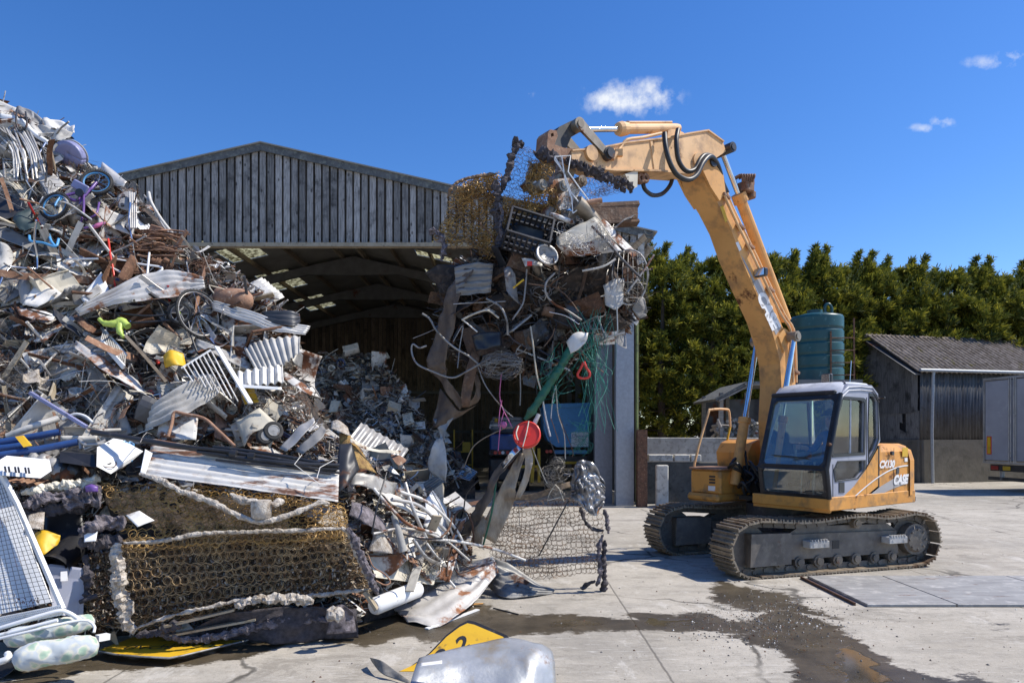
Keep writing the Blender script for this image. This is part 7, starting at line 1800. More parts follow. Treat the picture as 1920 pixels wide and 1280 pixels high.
mb.build('wires', 'sky_blue', bsk); ribbon('back', [(232,826,.4),(252,834,.38)], [(222,862,.45),(248,866,.42)], 'sky_blue', '', '', amp=.004, parent=bsk)
for k,(l_, r_) in enumerate((([(172,809,.7),(320,834,.85),(470,855,.9)],.028), ([(330,836,.88),(420,845,.95),(530,862,.95),(634,878,.85)],.018), ([(370,846,.9),(460,860,.98),(560,872,.98),(636,886,.85)],.016), ([(400,838,.85),(500,850,.9),(600,868,.9)],.02), ([(405,862,.95),(500,872,1.0),(632,880,.9)],.012), ([(440,856,.95),(540,868,1.0),(636,872,.9)],.02), ([(380,850,.9),(480,866,.97),(620,888,.9)],.012))):
    tubes('black_pipe', [l_], r_, 'black_plastic', ['longest, thickest black pipe, starting by the white box with a hole','uppermost thin black pipe of the bundle over the big flat sheet'][k] if k < 2 else 'thin black pipe bundled with others along the big flat sheet', 'pipe', n=10, group='black pipes on the big flat sheet')
for x_ in (438,472):
    mb = MB(); c_ = SP(x_,850+(x_-438)*.15,.98); mb.tube([c_+V((-.03,0,0)),c_+V((.03,0,-.006))], .04, 12); mb.build('pipe_clip', 'black_plastic', label=('left' if x_ < 450 else 'right')+' black pipe collar on the bundle over the big flat sheet', cat='collar')
tubes('tube_railing', [[(315,818,.6),(322,795,.62),(327,773,.62),(345,776,.62),(382,784,.62),(408,806,.65),(440,836,.7)]], .017, 'rust_light', 'bent rusty and white handle rail over the long black pipes', 'handle rail')
ribbon('flat_ribbed_sheet', [(288,823,.65),(400,842,.78),(520,862,.85),(636,881,.8)], [(266,889,.85),(400,908,.98),(520,925,1.0),(634,942,.95)], 'sheet_flat', 'big flat ribbed silver sheet with a brown rust patch above the spring mattresses', 'corrugated sheet', corr=.009, waves=6, amp=.006, nu=50)
tubes('coat_hanger', [[(566,852,1.0),(552,870,1.05),(580,892,1.08),(600,908,1.05)],[(626,862,1.0),(600,876,1.05),(594,896,1.08)]], .004, 'white_paint', 'thin white bent wire lying over the rust patch of the big flat sheet', 'wire', sub=1)
ribbon('white_end_cap', [(272,842,.8),(286,850,.8)], [(263,886,.9),(272,890,.9)], 'white_plain', 'small white plate at the lower left corner of the big flat sheet', 'plate', amp=.003)
# --- spring mattresses
mt = empty('spring_mattress', tuple(SP(420,955,.6)), 'upper stripped spring mattress lying under the big flat ribbed sheet', 'spring mattress')
springnet('springs', [(188,902,.55),(650,935,.6),(648,1008,.65),(236,1030,.6)], 28, 7, .042, 'spring_gold', '', seed=2, wob=.06, depth=.09, parent=mt)
fur('edge_padding', [(262,888,.95),(300,900,1.0),(345,922,1.02),(400,942,1.05),(450,968,1.05),(490,978,1.05),(540,966,1.05),(600,942,1.0),(618,944,.95)], .024, 'fabric_white', '', '', parent=mt, jag=.35)
fur('torn_cover', [(120,946,.6),(150,935,.62),(190,925,.6)], .07, 'fabric_lilac', '', '', parent=mt, jag=.7, seed=4)
mb = MB(); c_ = SP(490,958,1.06); mb.tube([c_+V((0,0,.10)), c_+V((0,0,.06)), c_+V((0,0,-.05)), c_+V((0,0,-.07))], .09, 16, rr=[.085,.092,.088,.06]); mb.build('white_pot', 'fabric_white', label='white paper-wrapped pot sitting in the sag of the white padding', cat='pot')
fur('white_rag', [(432,926,1.05),(448,936,1.06),(475,940,1.1),(510,944,1.1),(526,938,1.06),(525,946,1.06)], .028, 'fabric_white', 'white twisted rag over the paper-wrapped pot', 'rag', jag=.4)
ribbon('coir_and_shade_layer', [(188,915,.2),(400,930,.2),(650,948,.2)], [(236,1040,.32),(430,1030,.35),(655,1012,.3)], 'heap_core', '', '', amp=.05, creases=.06, parent=mt, freq=6)  # near-black sheet stands in for shadow behind the upper springs
m2_ = empty('spring_mattress', tuple(SP(440,1080,.5)), 'front spring mattress standing at the foot of the heap, edged with torn white foam', 'spring mattress')
springnet('springs', [(222,1012,.62),(648,990,.68),(704,1104,.34),(250,1178,.22)], 27, 9, .042, 'spring_wire', '', seed=5, wob=.05, depth=.07, parent=m2_)
springnet('side_springs', [(160,1045,.35),(226,1030,.5),(250,1180,.2),(160,1165,.15)], 4, 7, .045, 'spring_wire', '', seed=6, wob=.03, depth=.07, parent=m2_)
ribbon('coir_and_shade_layer', [(165,1040,.30),(300,1020,.42),(450,1008,.5),(655,1000,.5)], [(170,1170,.04),(300,1176,.04),(450,1140,.08),(700,1108,.1)], 'fabric_brown', '', '', amp=.06, creases=.10, parent=m2_, freq=9, nv=34, nu=70)
q_ = random.Random(12); mb = MB()
for k in range(6500):
    u, v = q_.random(), q_.random()**.7; x_ = 170+u*520; y_ = 1020-20*u+v*(150-50*u); p = SP(x_, y_, .64-.38*v-.10+q_.random()*(.03+.09*v)); s = .008+.016*q_.random()
    mb.cur = q_.randrange(4); d = V((q_.gauss(0,1),q_.gauss(0,.6),q_.gauss(0,1))).normalized(); a, b_ = frame_from(d); mb.add([p-d*s-a*s*.4, p+d*s-a*s*.3, p+d*s*.6+a*s*.6, p-d*s*.8+a*s*.5], [(0,1,2,3)])
mb.build('coir_tufts', ['fabric_tan','fabric_brown','rust','fabric_white'], m2_, kind='stuff')
fur('foam_edge', [(222,1018,.75),(216,1040,.72),(224,1075,.64),(222,1110,.52),(236,1145,.42),(238,1170,.36),(252,1184,.30)], .05, 'fabric_white', '', '', parent=m2_, jag=.55)
fur('top_roll', [(232,1018,.72),(300,1014,.75),(380,1000,.78),(480,996,.8),(560,994,.8),(640,990,.78)], .018, 'fabric_white', '', '', parent=m2_, jag=.45, seed=3)
fur('right_roll', [(640,988,.78),(655,1002,.74),(668,1035,.64),(685,1070,.52),(700,1100,.42)], .026, 'fabric_white', '', '', parent=m2_, jag=.55, seed=8)
fur('right_cover', [(650,990,.8),(665,1010,.78),(680,1050,.7),(698,1085,.58),(708,1112,.46)], .03, 'fabric_lilac', '', '', parent=m2_, jag=.8, seed=9)
fur('bottom_roll', [(255,1178,.34),(300,1160,.38),(345,1148,.40),(400,1136,.42),(470,1122,.44),(560,1118,.44),(640,1110,.42),(695,1104,.42)], .018, 'fabric_white', '', '', parent=m2_, jag=.5, seed=10)
fur('torn_foam', [(440,1135,.48),(480,1125,.5),(540,1122,.5),(588,1128,.48)], .036, 'fabric_white', '', '', parent=m2_, jag=.8, seed=13)
mb = MB(); mb.bar(SP(300,1176,.30), SP(440,1142,.36), .06, .02); mb.bar(SP(320,1190,.2), SP(480,1160,.26), .07, .02); mb.bar(SP(560,1150,.2), SP(640,1140,.26), .05, .02); mb.build('wooden_slats', 'plywood', m2_)
fur('dark_cover', [(255,1192,.26),(290,1186,.28),(340,1170,.30)], .035, 'fabric_dark', '', '', parent=m2_, jag=.7, seed=15)
fur('dark_cover', [(300,1190,.2),(360,1198,.22),(420,1190,.24),(500,1170,.26),(560,1160,.26),(620,1164,.26)], .035, 'fabric_lilac', '', '', parent=m2_, jag=.5, seed=16)
mb = MB(); A_ = G(675,1112,.32); mb.bar(SP(684,1108,.40), SP(706,1142,.42), .10, .03); mb.build('timber_offcut', 'plywood', label='square-sawn tan timber end at the right corner of the front mattress', cat='timber')
ribbon('dark_blanket', [(340,1192,.18),(420,1150,.30),(520,1140,.34),(600,1138,.34),(668,1140,.32)], [(345,1212,.05),(440,1200,.08),(520,1205,.1),(600,1200,.1),(672,1196,.08)], 'fabric_dark', 'dark sodden blanket slumped along the foot of the front mattress', 'blanket', amp=.06, creases=.08, nv=14)
ribbon('dark_blanket', [(622,1140,.45),(640,1132,.46),(662,1146,.42)], [(612,1188,.3),(640,1186,.32),(668,1184,.28)], 'fabric_lilac', 'mauve-black rag hanging at the right foot of the mattress', 'rag', amp=.05, creases=.08)
fur('white_bundle', [(618,1146,.5),(628,1150,.52),(645,1148,.5)], .06, 'fabric_white', 'small white padded bundle at the right foot of the mattress', 'padding', jag=.3)
for k, (l_, mm, r_) in enumerate((([(45,945,.6),(90,935,.65),(125,928,.62),(190,915,.6)],'fabric_lilac',.05), ([(40,962,.5),(100,955,.55),(170,945,.5)],'fabric_dark',.05), ([(150,1000,.7),(175,985,.72),(205,978,.7),(235,985,.65)],'fabric_lilac',.06), ([(40,925,.6),(90,915,.62),(150,905,.6),(188,898,.55)],'cream',.04), ([(150,1010,.6),(180,1018,.62),(230,1012,.6)],'fabric_dark',.05), ([(160,1040,.55),(165,1080,.5),(162,1120,.42)],'fabric_dark',.035))):
    fur('padding_roll', l_, r_, mm, ['uppermost mauve padding roll by the mesh shelf','dark padding roll under the mauve one by the shelf','mauve torn roll left of the upper mattress','cream folded cloth roll below the white slotted grille','dark padding roll at the corner of the front mattress','dark upright padding at the left end of the front mattress'][k], 'padding', jag=.6, seed=20+k)
ribbon('quilt', [(52,965,.6),(84,960,.6)], [(54,992,.65),(82,994,.65)], 'fabric_white', 'white quilted cushion corner behind the mesh shelf', 'quilt', amp=.02, creases=.03)
ribbon('purple_tub', [(160,912,.7),(172,908,.72),(186,914,.7)], [(162,922,.72),(174,922,.74),(184,922,.72)], 'purple', 'small purple plastic tub by the corner of the upper mattress', 'tub', amp=.005, bulge=.03)
ribbon('white_card', [(236,966,.9),(262,958,.9)], [(258,988,.95),(290,976,.92)], 'white_paint', 'small grey-white folded card on the upper mattress springs', 'card', amp=.01)
ribbon('dark_box_side', [(84,962,.35),(155,960,.35)], [(84,1012,.4),(158,1010,.4)], 'black_plastic', 'black open box in shadow above the black pipe end', 'box', amp=.01)
ribbon('white_tile', [(158,990,.72),(184,990,.72)], [(158,1016,.74),(180,1014,.74)], 'white_plain', 'small square white tile between the padding rolls', 'tile', amp=.002)
ribbon('yellow_sheet', [(65,998,.6),(90,996,.62),(114,1004,.6)], [(66,1030,.62),(80,1042,.66),(104,1022,.62)], 'yellow', 'crumpled yellow sheet tucked behind the mesh shelf', 'plastic sheet', amp=.04, creases=.06)
mb = MB(); c0, c1 = SP(98,1068,.55), SP(142,1022,.35); mb.tube([c0, c0.lerp(c1,.12), c0.lerp(c1,.15), c1], .145, 22, caps=False, rr=[.145,.145,.13,.12]); mb.tube([c0.lerp(c1,.01), c1], .118, 22, caps=False); mb.build('pipe_end', 'black_plastic', label='large black pipe end gaping right of the mesh shelf', cat='pipe')
pn = empty('blue_grey_door', tuple(SP(120,1100,.5)), 'blue-grey flat door panel with a small sticker right of the mesh shelf', 'panel')
hexa('board', [(86,1060,.6),(150,1068,.55),(148,1158,.4),(100,1150,.5)], (.02,.03,.01), 'cab_grey', pn)
hexa('sticker', [(114,1071,.59),(126,1070,.585),(127,1088,.565),(114,1089,.57)], (0,-.003,0), 'white_decal', pn)
tubes('dark_rag', [[(150,1128,.5),(165,1122,.52),(182,1116,.5)]], .02, 'fabric_dark', 'short dark rag end in front of the front mattress side springs', 'rag')
# --- white mesh shelf
sh = empty('mesh_shelf', tuple(SP(60,1040,.8)), 'large white wire-mesh shelf unit leaning at the left edge of the picture', 'shelf')
def MS(px, py, off=0.0): 
    # the plane of the shelf: leaning back from its foot at the left
    t = (1165-py)/280; return P(px, py, 5.62+.62*t-off)
def hexm(name, face, depth, m, parent): return hexa(name, face, depth, m, parent, D=MS)
hexm('back_board', [(-60,868,-.12),(10,902,-.12),(96,1128,-.10),(-60,1165,-.10)], (0,.015,.0), 'white_plain', sh)
mb = MB(); mb.bar(MS(-2,880), MS(34,948), .03, .045); mb.bar(MS(34,948), MS(118,1142), .03, .045); mb.build('side_rail', 'white_plain', sh)
mb = MB(); mb.bar(MS(-60,1178), MS(118,1142), .02, .085); mb.build('front_lip', 'white_plain', sh)
mb = MB()
for k in range(34):
    for j in range(3):
        t = (k+.5*(j%2))/34; p = MS(-10,1164,.014).lerp(MS(116,1141,.014), t)+V((0,-.003,.018-.016*j)); mb.cyl(p, p+V((0,-.003,0)), .0035, 5)
mb.build('perforations', 'grey_paint', sh)
mb = MB()
for k in range(15):                                             # lengthwise wires
    x0, x1 = -60+k*5.4-0, -60+k*11.2; mb.cyl(MS(x0+0,878+max(0,(x0+60))*.42,-.03), MS(x1+12,1162-(x1+60)*.2,-.0), .0022, 4)
for k in range(30):
    t = k/29; y_ = 905+t*240; xr = 8+t*96+(0 if t > .2 else -4); mb.cyl(MS(-60,y_+14,-.02), MS(xr,y_-12+4,-.02), .0018, 4)
mb.build('wire_mesh', 'dark_metal', sh)
mb = MB(); mb.tube([MS(-40,1190,.03), MS(30,1168,.05), MS(105,1146,.03), MS(128,1148,.0), MS(150,1162,-.05)], .018, 8, sub=4); mb.tube([MS(-40,1200,.08), MS(40,1180,.08), MS(108,1162,.05)], .016, 8); mb.tube([MS(-40,1206,.1), MS(60,1182,.1), MS(152,1162,.0), MS(176,1172,-.05), MS(176,1185,-.05)], .012, 8, sub=3); mb.tube([MS(-40,1245,.15), MS(0,1240,.15), MS(16,1232,.15), MS(14,1225,.12)], .026, 8, sub=3); mb.build('support_tube', 'white_plain', sh)
mb = MB(); q_ = random.Random(6)
for k in range(40): p = MS(4+q_.random()*84, 1128+q_.gauss(0,5)-0, .0); s = .012; mb.add([p, p+V((s,0,.3*s)), p+V((q_.gauss(0,s),-.004,s*1.6))], [(0,1,2)])
mb.build('torn_paper', 'cream', sh)
# --- rolled floral cushions
m, nt, N, L = new_mat('floral')
out = N('ShaderNodeOutputMaterial'); b = N('ShaderNodeBsdfPrincipled'); L(b.outputs[0], out.inputs[0]); tc = N('ShaderNodeTexCoord')
vo = N('ShaderNodeTexVoronoi'); vo.inputs['Scale'].default_value = 11; n = N('ShaderNodeTexNoise'); n.inputs['Scale'].default_value = 9; n.inputs['Detail'].default_value = 6
ad = N('ShaderNodeVectorMath'); sc2 = N('ShaderNodeVectorMath'); sc2.operation = 'SCALE'; sc2.inputs[3].default_value = .12; L(tc.outputs['Object'], n.inputs[0]); L(n.outputs['Color'], sc2.inputs[0]); L(tc.outputs['Object'], ad.inputs[0]); L(sc2.outputs[0], ad.inputs[1]); L(ad.outputs[0], vo.inputs['Vector'])
cr = N('ShaderNodeValToRGB'); e_ = cr.color_ramp.elements; e_[0].position = .36; e_[0].color = (.40,.50,.38,1); e_[1].position = .46; e_[1].color = (.62,.60,.50,1); x_ = cr.color_ramp.elements.new(.2); x_.color = (.30,.42,.33,1); x_ = cr.color_ramp.elements.new(.62); x_.color = (.46,.50,.52,1)
L(vo.outputs['Distance'], cr.inputs[0]); L(cr.outputs[0], b.inputs['Base Color']); b.inputs['Roughness'].default_value = .9
def cushion(name, a, b_, r, label, seed):
    a, b_ = V(a), V(b_); mb = MB(); n_, m_ = 40, 30; d = (b_-a).normalized(); e1, e2 = frame_from(d); vs = []
    for i in range(m_+1):
        t = i/m_; env = (1-abs(2*t-1)**6)**.5*.92+.08; c_ = a.lerp(b_, t)
        for k in range(n_):
            an = 6.283*k/n_; dr = e1*math.cos(an)+e2*math.sin(an); p = c_+dr*r*env
            vs.append(p+dr*(.020*noise.noise(p*9+V((seed,0,0)))+.012*abs(noise.noise(p*22))+.008*noise.noise(p*45)+.008*math.cos(an*1+t*2)*(1-env)))
    mb.add(vs, [(i*n_+k,i*n_+(k+1)%n_,(i+1)*n_+(k+1)%n_,(i+1)*n_+k) for i in range(m_) for k in range(n_)], True); mb.add(vs[:n_],[tuple(reversed(range(n_)))]); mb.add(vs[-n_:],[tuple(range(n_))])
    o = mb.build(name, 'floral', label=label, cat='cushion', group='rolled floral cushions')
    mb = MB()
    for i in range(m_+1):
        pass
    mb.tube([vs[i*n_+n_*3//4]*1.0 for i in range(1,m_)], .006, 5); mb.build('piping', 'fabric_tan', o); return o
cushion('cushion', P(6,1200,5.5), P(178,1162,5.8), .078, 'upper of the two rolled floral cushions under the mesh shelf', 1)
cushion('cushion', P(22,1238,5.25), P(186,1206,5.55), .100, 'lower, fatter of the two rolled floral cushions near the camera', 2)
ribbon('black_plastic_bag', [(-30,1248),(40,1240),(100,1232),(170,1224)], [(-30,1275),(30,1262),(90,1240),(160,1232)], 'black_plastic', 'crumpled black plastic sheet on the ground under the floral cushions', 'plastic sheet', D=lambda a,b_,o=0: G(a,b_,.03), amp=.04, creases=.08)
mb = MB(); mb.bar(P(182,1196,5.72), P(203,1192,5.8), .06, .05); mb.build('white_block', 'white_plain', label='short white block at the right end of the floral cushions', cat='block')
ribbon('cream_scrap', [(200,1192,.1),(215,1180,.1)], [(226,1216,.02),(222,1204,.05)], 'plywood', 'bent tan board scrap standing on the left corner of the yellow sign', 'board', amp=.01)
# --- road signs
def sign(name, outl, z, label, border=.0, D=None):
    s_ = empty(name, tuple(D(*outl[0])), label, 'road sign'); return s_
sg = empty('road_sign', tuple(G(300,1215)), 'yellow road sign lying face up under the front mattress', 'road sign')
def GS(px, py):
    t = max(0, min(1, (1240-py)/60)); return G(px, py, .07 if py > 1212 else .05)
so = [(182,1218),(215,1226),(262,1231),(318,1234),(342,1229),(400,1213),(462,1200),(470,1196),(440,1186),(250,1192)]
mb = MB(); pts = [GS(*p) for p in so]; z_ = .075
pts = [V((p.x,p.y,z_-.035*max(0,min(1,(p.y-5.9)/.8)))) for p in pts]
mb.add(pts+[p-V((0,0,.006)) for p in pts], [tuple(range(len(pts))), tuple(reversed(range(len(pts),2*len(pts))))]+[(i,len(pts)+i,len(pts)+(i+1)%len(pts),(i+1)%len(pts)) for i in range(len(pts))])
mb.build('sign_plate', 'yellow', sg)
mb = MB(); mb.tube(pts[:8], .009, 6); mb.build('rim', 'galv', sg)
mb = MB(); c_ = V((sum(p.x for p in pts)/len(pts)-.05, G(300,1219).y, 0)); 
def txt(u, v, d): x = c_.x-u; y = c_.y-v; return V((x, y, z_-.035*max(0,min(1,(y-5.9)/.8))+.003))
text_mesh(mb, 'ROAD', lambda u,v,d: txt(u+.22,v+.10,d), .16); text_mesh(mb, 'CLOSED', lambda u,v,d: txt(u-.16,v+.02,d), .16); mb.build('lettering', 'black_plastic', sg)
s2 = empty('road_sign', tuple(G(860,1240)), 'black-edged yellow road sign tilted up behind the silver sheet in the foreground', 'road sign')
def Q2(px, py): t = (1262-py)/100; return P(px, py, 5.75+.62*max(0,t))
so2 = [(804,1224),(836,1190),(862,1170),(878,1162),(892,1165),(950,1190),(975,1215),(940,1260),(860,1285),(775,1290),(740,1262),(770,1248)]
def plate(name, pl, D, m, parent, off=0.0, th=.005):
    p_ = [D(*p) for p in pl]; n_ = (p_[1]-p_[0]).cross(p_[3]-p_[0]).normalized(); n_ = n_ if n_.y < 0 else -n_
    p_ = [p+n_*off for p in p_]; k = len(p_); mb = MB(); mb.prism([(p[0],p[1]) for p in pl], lambda u,v,d: D(u,v)+n_*d, off-th, off); return mb.build(name, m, parent)
plate('sign_plate', so2, Q2, 'black_plastic', s2)
cx_ = sum(p[0] for p in so2)/len(so2); cy_ = sum(p[1] for p in so2)/len(so2)
plate('yellow_face', [(cx_+(p[0]-cx_)*.92, cy_+(p[1]-cy_)*.90) for p in so2], Q2, 'yellow', s2, off=.003, th=.002)
mb = MB(); pa = Q2(868,1207); ex, ey = V((.82,.12,.35)).normalized(), V((-.45,.45,.75)).normalized()
ex = (Q2(888,1196)-Q2(850,1215)).normalized(); ey = (Q2(860,1180)-Q2(868,1207)).normalized(); n_ = ex.cross(ey).normalized(); n_ = n_ if n_.y < 0 else -n_
text_mesh(mb, '2', lambda u,v,d: pa+ex*u+ey*v+n_*.006, .24, offset=.008); pb = Q2(829,1232); text_mesh(mb, '2', lambda u,v,d: pb+ex*u+ey*v+n_*.006, .24, offset=.008); mb.build('numeral', 'black_plastic', s2)
mat('aluminium', (.47,.48,.50), (.32,.335,.35), scale=2.2, rough=.45, metal=.45, dirt=.35, dirtc=(.34,.28,.2), bump=.2, rust=.05)
def GZ(hb, hf):
    def f(px, py, o=0.0): return G(px, py, o)
    return f
al = empty('silver_sheet', tuple(G(900,1270)), 'bent silver sheet with a white label lying nearest the camera', 'sheet metal')
ribbon('sheet', [(786,1233,.26),(860,1214,.30),(950,1196,.32),(1000,1203,.30),(1032,1215,.22)], [(762,1306,.10),(860,1304,.06),(950,1296,.08),(1000,1290,.08),(1042,1284,.03)], 'aluminium', '', '', D=GZ(0,0), amp=.008, bulge=.05, parent=al, nv=24, creases=.014)
ribbon('label_strip', [(788,1243,.315),(829,1238,.325)], [(788,1249,.318),(829,1244,.328)], 'white_decal', '', '', D=GZ(0,0), amp=0, parent=al)
ribbon('bent_sheet', [(694,1232,.10),(716,1238,.12),(735,1252,.08),(768,1276,.03)], [(697,1238,.05),(716,1262,.04),(740,1272,.02),(775,1284,.02)], 'wood_grey', 'pointed dull grey metal blade left of the silver sheet', 'sheet metal', D=GZ(0,0), amp=.01)
ribbon('corrugated_sheet', [(725,1138,.03),(775,1108,.16),(850,1066,.34),(925,1046,.45)], [(765,1166,.02),(822,1173,.02),(882,1136,.08),(935,1072,.30)], 'sheet_rusty', 'curled rusty and white corrugated sheet lying in front of the right toe of the heap', 'corrugated sheet', D=GZ(0,0), corr=.012, waves=4, amp=.02, bulge=.03)
ribbon('corrugated_sheet', [(918,1048,.45),(955,1056,.35),(1000,1088,.14),(1040,1105,.03)], [(905,1090,.1),(940,1118,.03),(985,1119,.02),(1036,1112,.01)], 'galv', 'grey folded end of sheet reaching right below the hanging springs', 'corrugated sheet', D=GZ(0,0), corr=.012, waves=5, amp=.015)
mb = MB(); mb.bar(G(800,1178,.01), G(896,1142,.01), .05, .012); mb.build('white_strip', 'white_plain', label='straight white strip lying on the wet ground before the curled sheet', cat='strip')
mb = MB(); mb.bar(G(880,1133,.02), G(906,1131,.03), .04, .01); mb.build('orange_offcut', 'boom_orange', label='tiny orange offcut on the ground behind the white strip', cat='offcut')
mb = MB(); mb.bar(G(925,1139,.008), G(972,1151,.008), .015, .01); mb.build('black_strip', 'black_plastic', label='thin black strip lying on the ground below the hanging springs', cat='strip')
dr = empty('white_drum', tuple(SP(740,1115,.2)), 'long white metal drum lying right of the front mattress', 'drum')
mb = MB(); a, b_ = SP(700,1137,.2), SP(785,1103,.2); mb.tube([a,a.lerp(b_,.04),b_.lerp(a,.04),b_], .09, 20, rr=[.075,.09,.09,.075]); mb.build('shell', 'white_plain', dr)
hexa('cream_sheet', [(686,1036,.2),(822,1040,.2),(812,1096,.22),(705,1082,.25)], (.01,.02,.01), 'cream', label='cream flat panel with a brown top edge behind the white drum', cat='panel')
mb = MB(); mb.bar(SP(686,1034,.24), SP(822,1038,.24), .04, .03); mb.build('brown_rail', 'rust', label='brown rail along the top of the cream panel', cat='rail')
ribbon('white_cloth', [(700,988,.4),(735,978,.45),(764,990,.4)], [(692,1032,.35),(735,1038,.42),(768,1030,.36)], 'fabric_white', 'draped white cloth above the cream panel', 'cloth', amp=.05, creases=.08)
mb = MB(); mb.tube([SP(738,966,.5), SP(748,1000,.52), SP(756,1034,.5)], .04, 10, rr=[.032,.04,.045]); mb.build('grey_post', 'concrete', label='stubby grey post stuck through the draped white cloth', cat='post')
mb = MB(); mb.bar(SP(783,1062,.35), SP(768,1108,.35), .09, .02); mb.build('grey_board', 'concrete_pale', label='small upright lichened board in front of the cream panel', cat='board')
tubes('red_cable', [[(690,1040,.4),(700,1062,.42),(720,1075,.42),(732,1090,.42),(722,1096,.42),(705,1088,.42)]], .007, 'rust_light', 'reddish cable coiled before the cream panel', 'cable')
for k, l_ in enumerate(([(700,1000,.5),(760,990,.5),(830,1010,.5),(880,1050,.45)], [(780,1008,.5),(860,1015,.5),(930,1030,.4),(985,1050,.4)], [(775,1010,.45),(800,1045,.5),(838,1062,.4)], [(800,1018,.5),(818,1042,.5),(835,1058,.4)], [(745,920,.6),(800,940,.6),(850,985,.5),(875,1030,.4)], [(760,905,.5),(775,955,.6),(800,1010,.5)], [(810,920,.4),(832,960,.5),(850,1005,.4)], [(700,915,.6),(740,960,.6),(770,985,.6),(820,1000,.5)], [(735,935,.6),(790,950,.6),(840,1000,.5)])):
    tubes('white_tube', [l_], .013+.004*(k%3), ['white_paint','rusty_white','galv_bright'][k%3], ['longest white tube along the right toe of the heap','pale rust-flecked tube running toward the hanging springs','short silver tube by the curled sheet','short white tube ending above the curled sheet','rust-flecked tube arching down the low right slope','upright silver tube on the low right slope','white tube at the right edge of the slope','rust-flecked tube above the draped white cloth','silver tube crossing the low right slope'][k], 'tube', group='pale tubes on the right toe')
for k, l_ in enumerate(([(848,990,.4),(852,965,.5),(862,955,.5),(875,962,.5),(884,985,.5),(886,1020,.4)], [(846,958,.5),(840,990,.55),(820,1010,.5)], [(860,975,.5),(850,1000,.5),(838,1040,.45),(835,1080,.4)])):
    ribbon('rusty_strap', [(a,b_,c) for a,b_,c in l_], [(a+4,b_+1,c+.03) for a,b_,c in l_], 'rust', ['arched brown strap at the right toe of the heap','curved brown strap left of the arched one','brown strap running down to the curled sheet'][k], 'metal strap', amp=.002, nv=2)
tubes('thin_pole', [[(725,885,.9),(708,945,.95),(697,1000,.8)]], .008, 'black_plastic', 'thin black pole standing right of the mattresses', 'pole')
# ================================================================== the load hanging from the grab
LY0 = 8.95
def LP(px, py, off=0.0): return P(px, py, LY0-off)
mat('rust_brown', (.20,.115,.07), (.11,.07,.048), scale=6, rough=.85, var=.4, bump=.4, dirt=.3, dirtc=(.3,.23,.17))
mat('tube_pale', (.33,.31,.285), (.19,.18,.165), rough=.45, metal=.2, dirt=.3, rust=.15)
mat('tarp_brown', (.09,.06,.04), (.18,.13,.09), scale=4, rough=.7, bump=.7, stretch=(1.5,1.5,.4), dirt=.35, dirtc=(.06,.04,.03))
LOADP = [(848,505),(880,490),(930,470),(960,430),(1000,415),(1060,420),(1120,425),(1165,455),(1195,500),(1206,560),(1195,590),(1165,620),(1130,640),(1090,655),(1050,690),(1000,700),(950,690),(905,695),(860,680),(830,625),(822,560)]
LL = [((985,435),'by the black crate in the hanging load'),((1100,445),'by the dented cream casing in the hanging load'),((1185,510),'by the round wire cage in the hanging load'),((870,530),'by the brown tarpaulin in the hanging load'),((900,600),'left of centre in the hanging load'),((1010,560),'in the middle of the hanging load'),((1090,560),'right of centre in the hanging load'),((1150,580),'low on the right of the hanging load'),((1010,650),'above the yellow stick under the hanging load'),((930,660),'above the wire ball under the hanging load')]
PL = {'tube':[('rust_brown',4),('dark_metal',3),('galv',3),('white_paint',1),('rust',1),('chrome',.7)],'hook':[('rust_brown',3),('dark_metal',3),('galv',3),('asbestos',1)],'rod':[('wire_dark',4),('wire_grey',4),('rust_brown',3),('galv_bright',1.5)],'strip':[('rust_brown',4),('galv',2),('dark_metal',2),('white_paint',.6)],'tangle':[('wire_dark',5),('wire_grey',3),('rust_brown',2)],'crumpled':[('rust_brown',3),('dark_metal',3),('grey_paint',2),('rusty_white',1.2),('rust',1)],'curl':[('rust_brown',3),('dark_metal',3),('galv',1)],'cable':[('black_plastic',4),('wire_grey',1),('white_paint',.5)],'angle':[('rust_brown',3),('dark_metal',3),('galv_bright',1)],'box':[('dark_metal',3),('rust_brown',2),('grey_paint',1)],'can':[('rust_brown',2),('galv',2)],'frame':[('wire_dark',2),('galv',2)],'plank':[('wood',1),('wood_grey',1)],'motor':[('dark_metal',1),('rust_brown',1)]}
def lw(px, py): return min(LL, key=lambda l: (l[0][0]-px)**2+(l[0][1]-py)**2)[1]
def lthick(px, py): return .25+.75*max(0, 1-abs(px-1020)/190)**.6*max(0,1-abs(py-560)/170)**.5
q = random.Random(321)
for kind, n_ in [('tube',85),('hook',90),('rod',90),('strip',90),('tangle',100),('crumpled',75),('curl',10),('cable',40),('angle',22),('box',9),('can',8),('frame',10),('plank',5),('motor',7)]:
    k = 0
    while k < n_:
        px, py = q.uniform(830,1210), q.uniform(415,700)
        if not inpoly(px, py, LOADP): continue
        th = lthick(px, py); p = LP(px, py, q.uniform(-1,1)*th*.75)
        edge = not (inpoly(px+26,py,LOADP) and inpoly(px-26,py,LOADP) and inpoly(px,py+22,LOADP))
        place_item(kind, p, long_quat(q) if kind in LONG else rand_quat(q, 0), q.uniform(.45,.85)*(.6 if edge else 1), pick(PL[kind], q), lw(px, py), 'in the hanging load', q=q); k += 1
def load_sampler(q):
    while True:
        px, py = q.uniform(830,1210), q.uniform(415,700)
        if inpoly(px, py, LOADP): return LP(px, py, q.uniform(-1,1)*lthick(px,py)*.6)
fragments('scrap_fragments', 9000, load_sampler, .09, ['rust_brown','dark_metal','wire_dark','black_plastic','wire_grey','grey_paint','rust_brown','wire_dark'], random.Random(19), 'countless dark shards and wires packed inside the hanging load', rodshare=.7)
mb = MB()
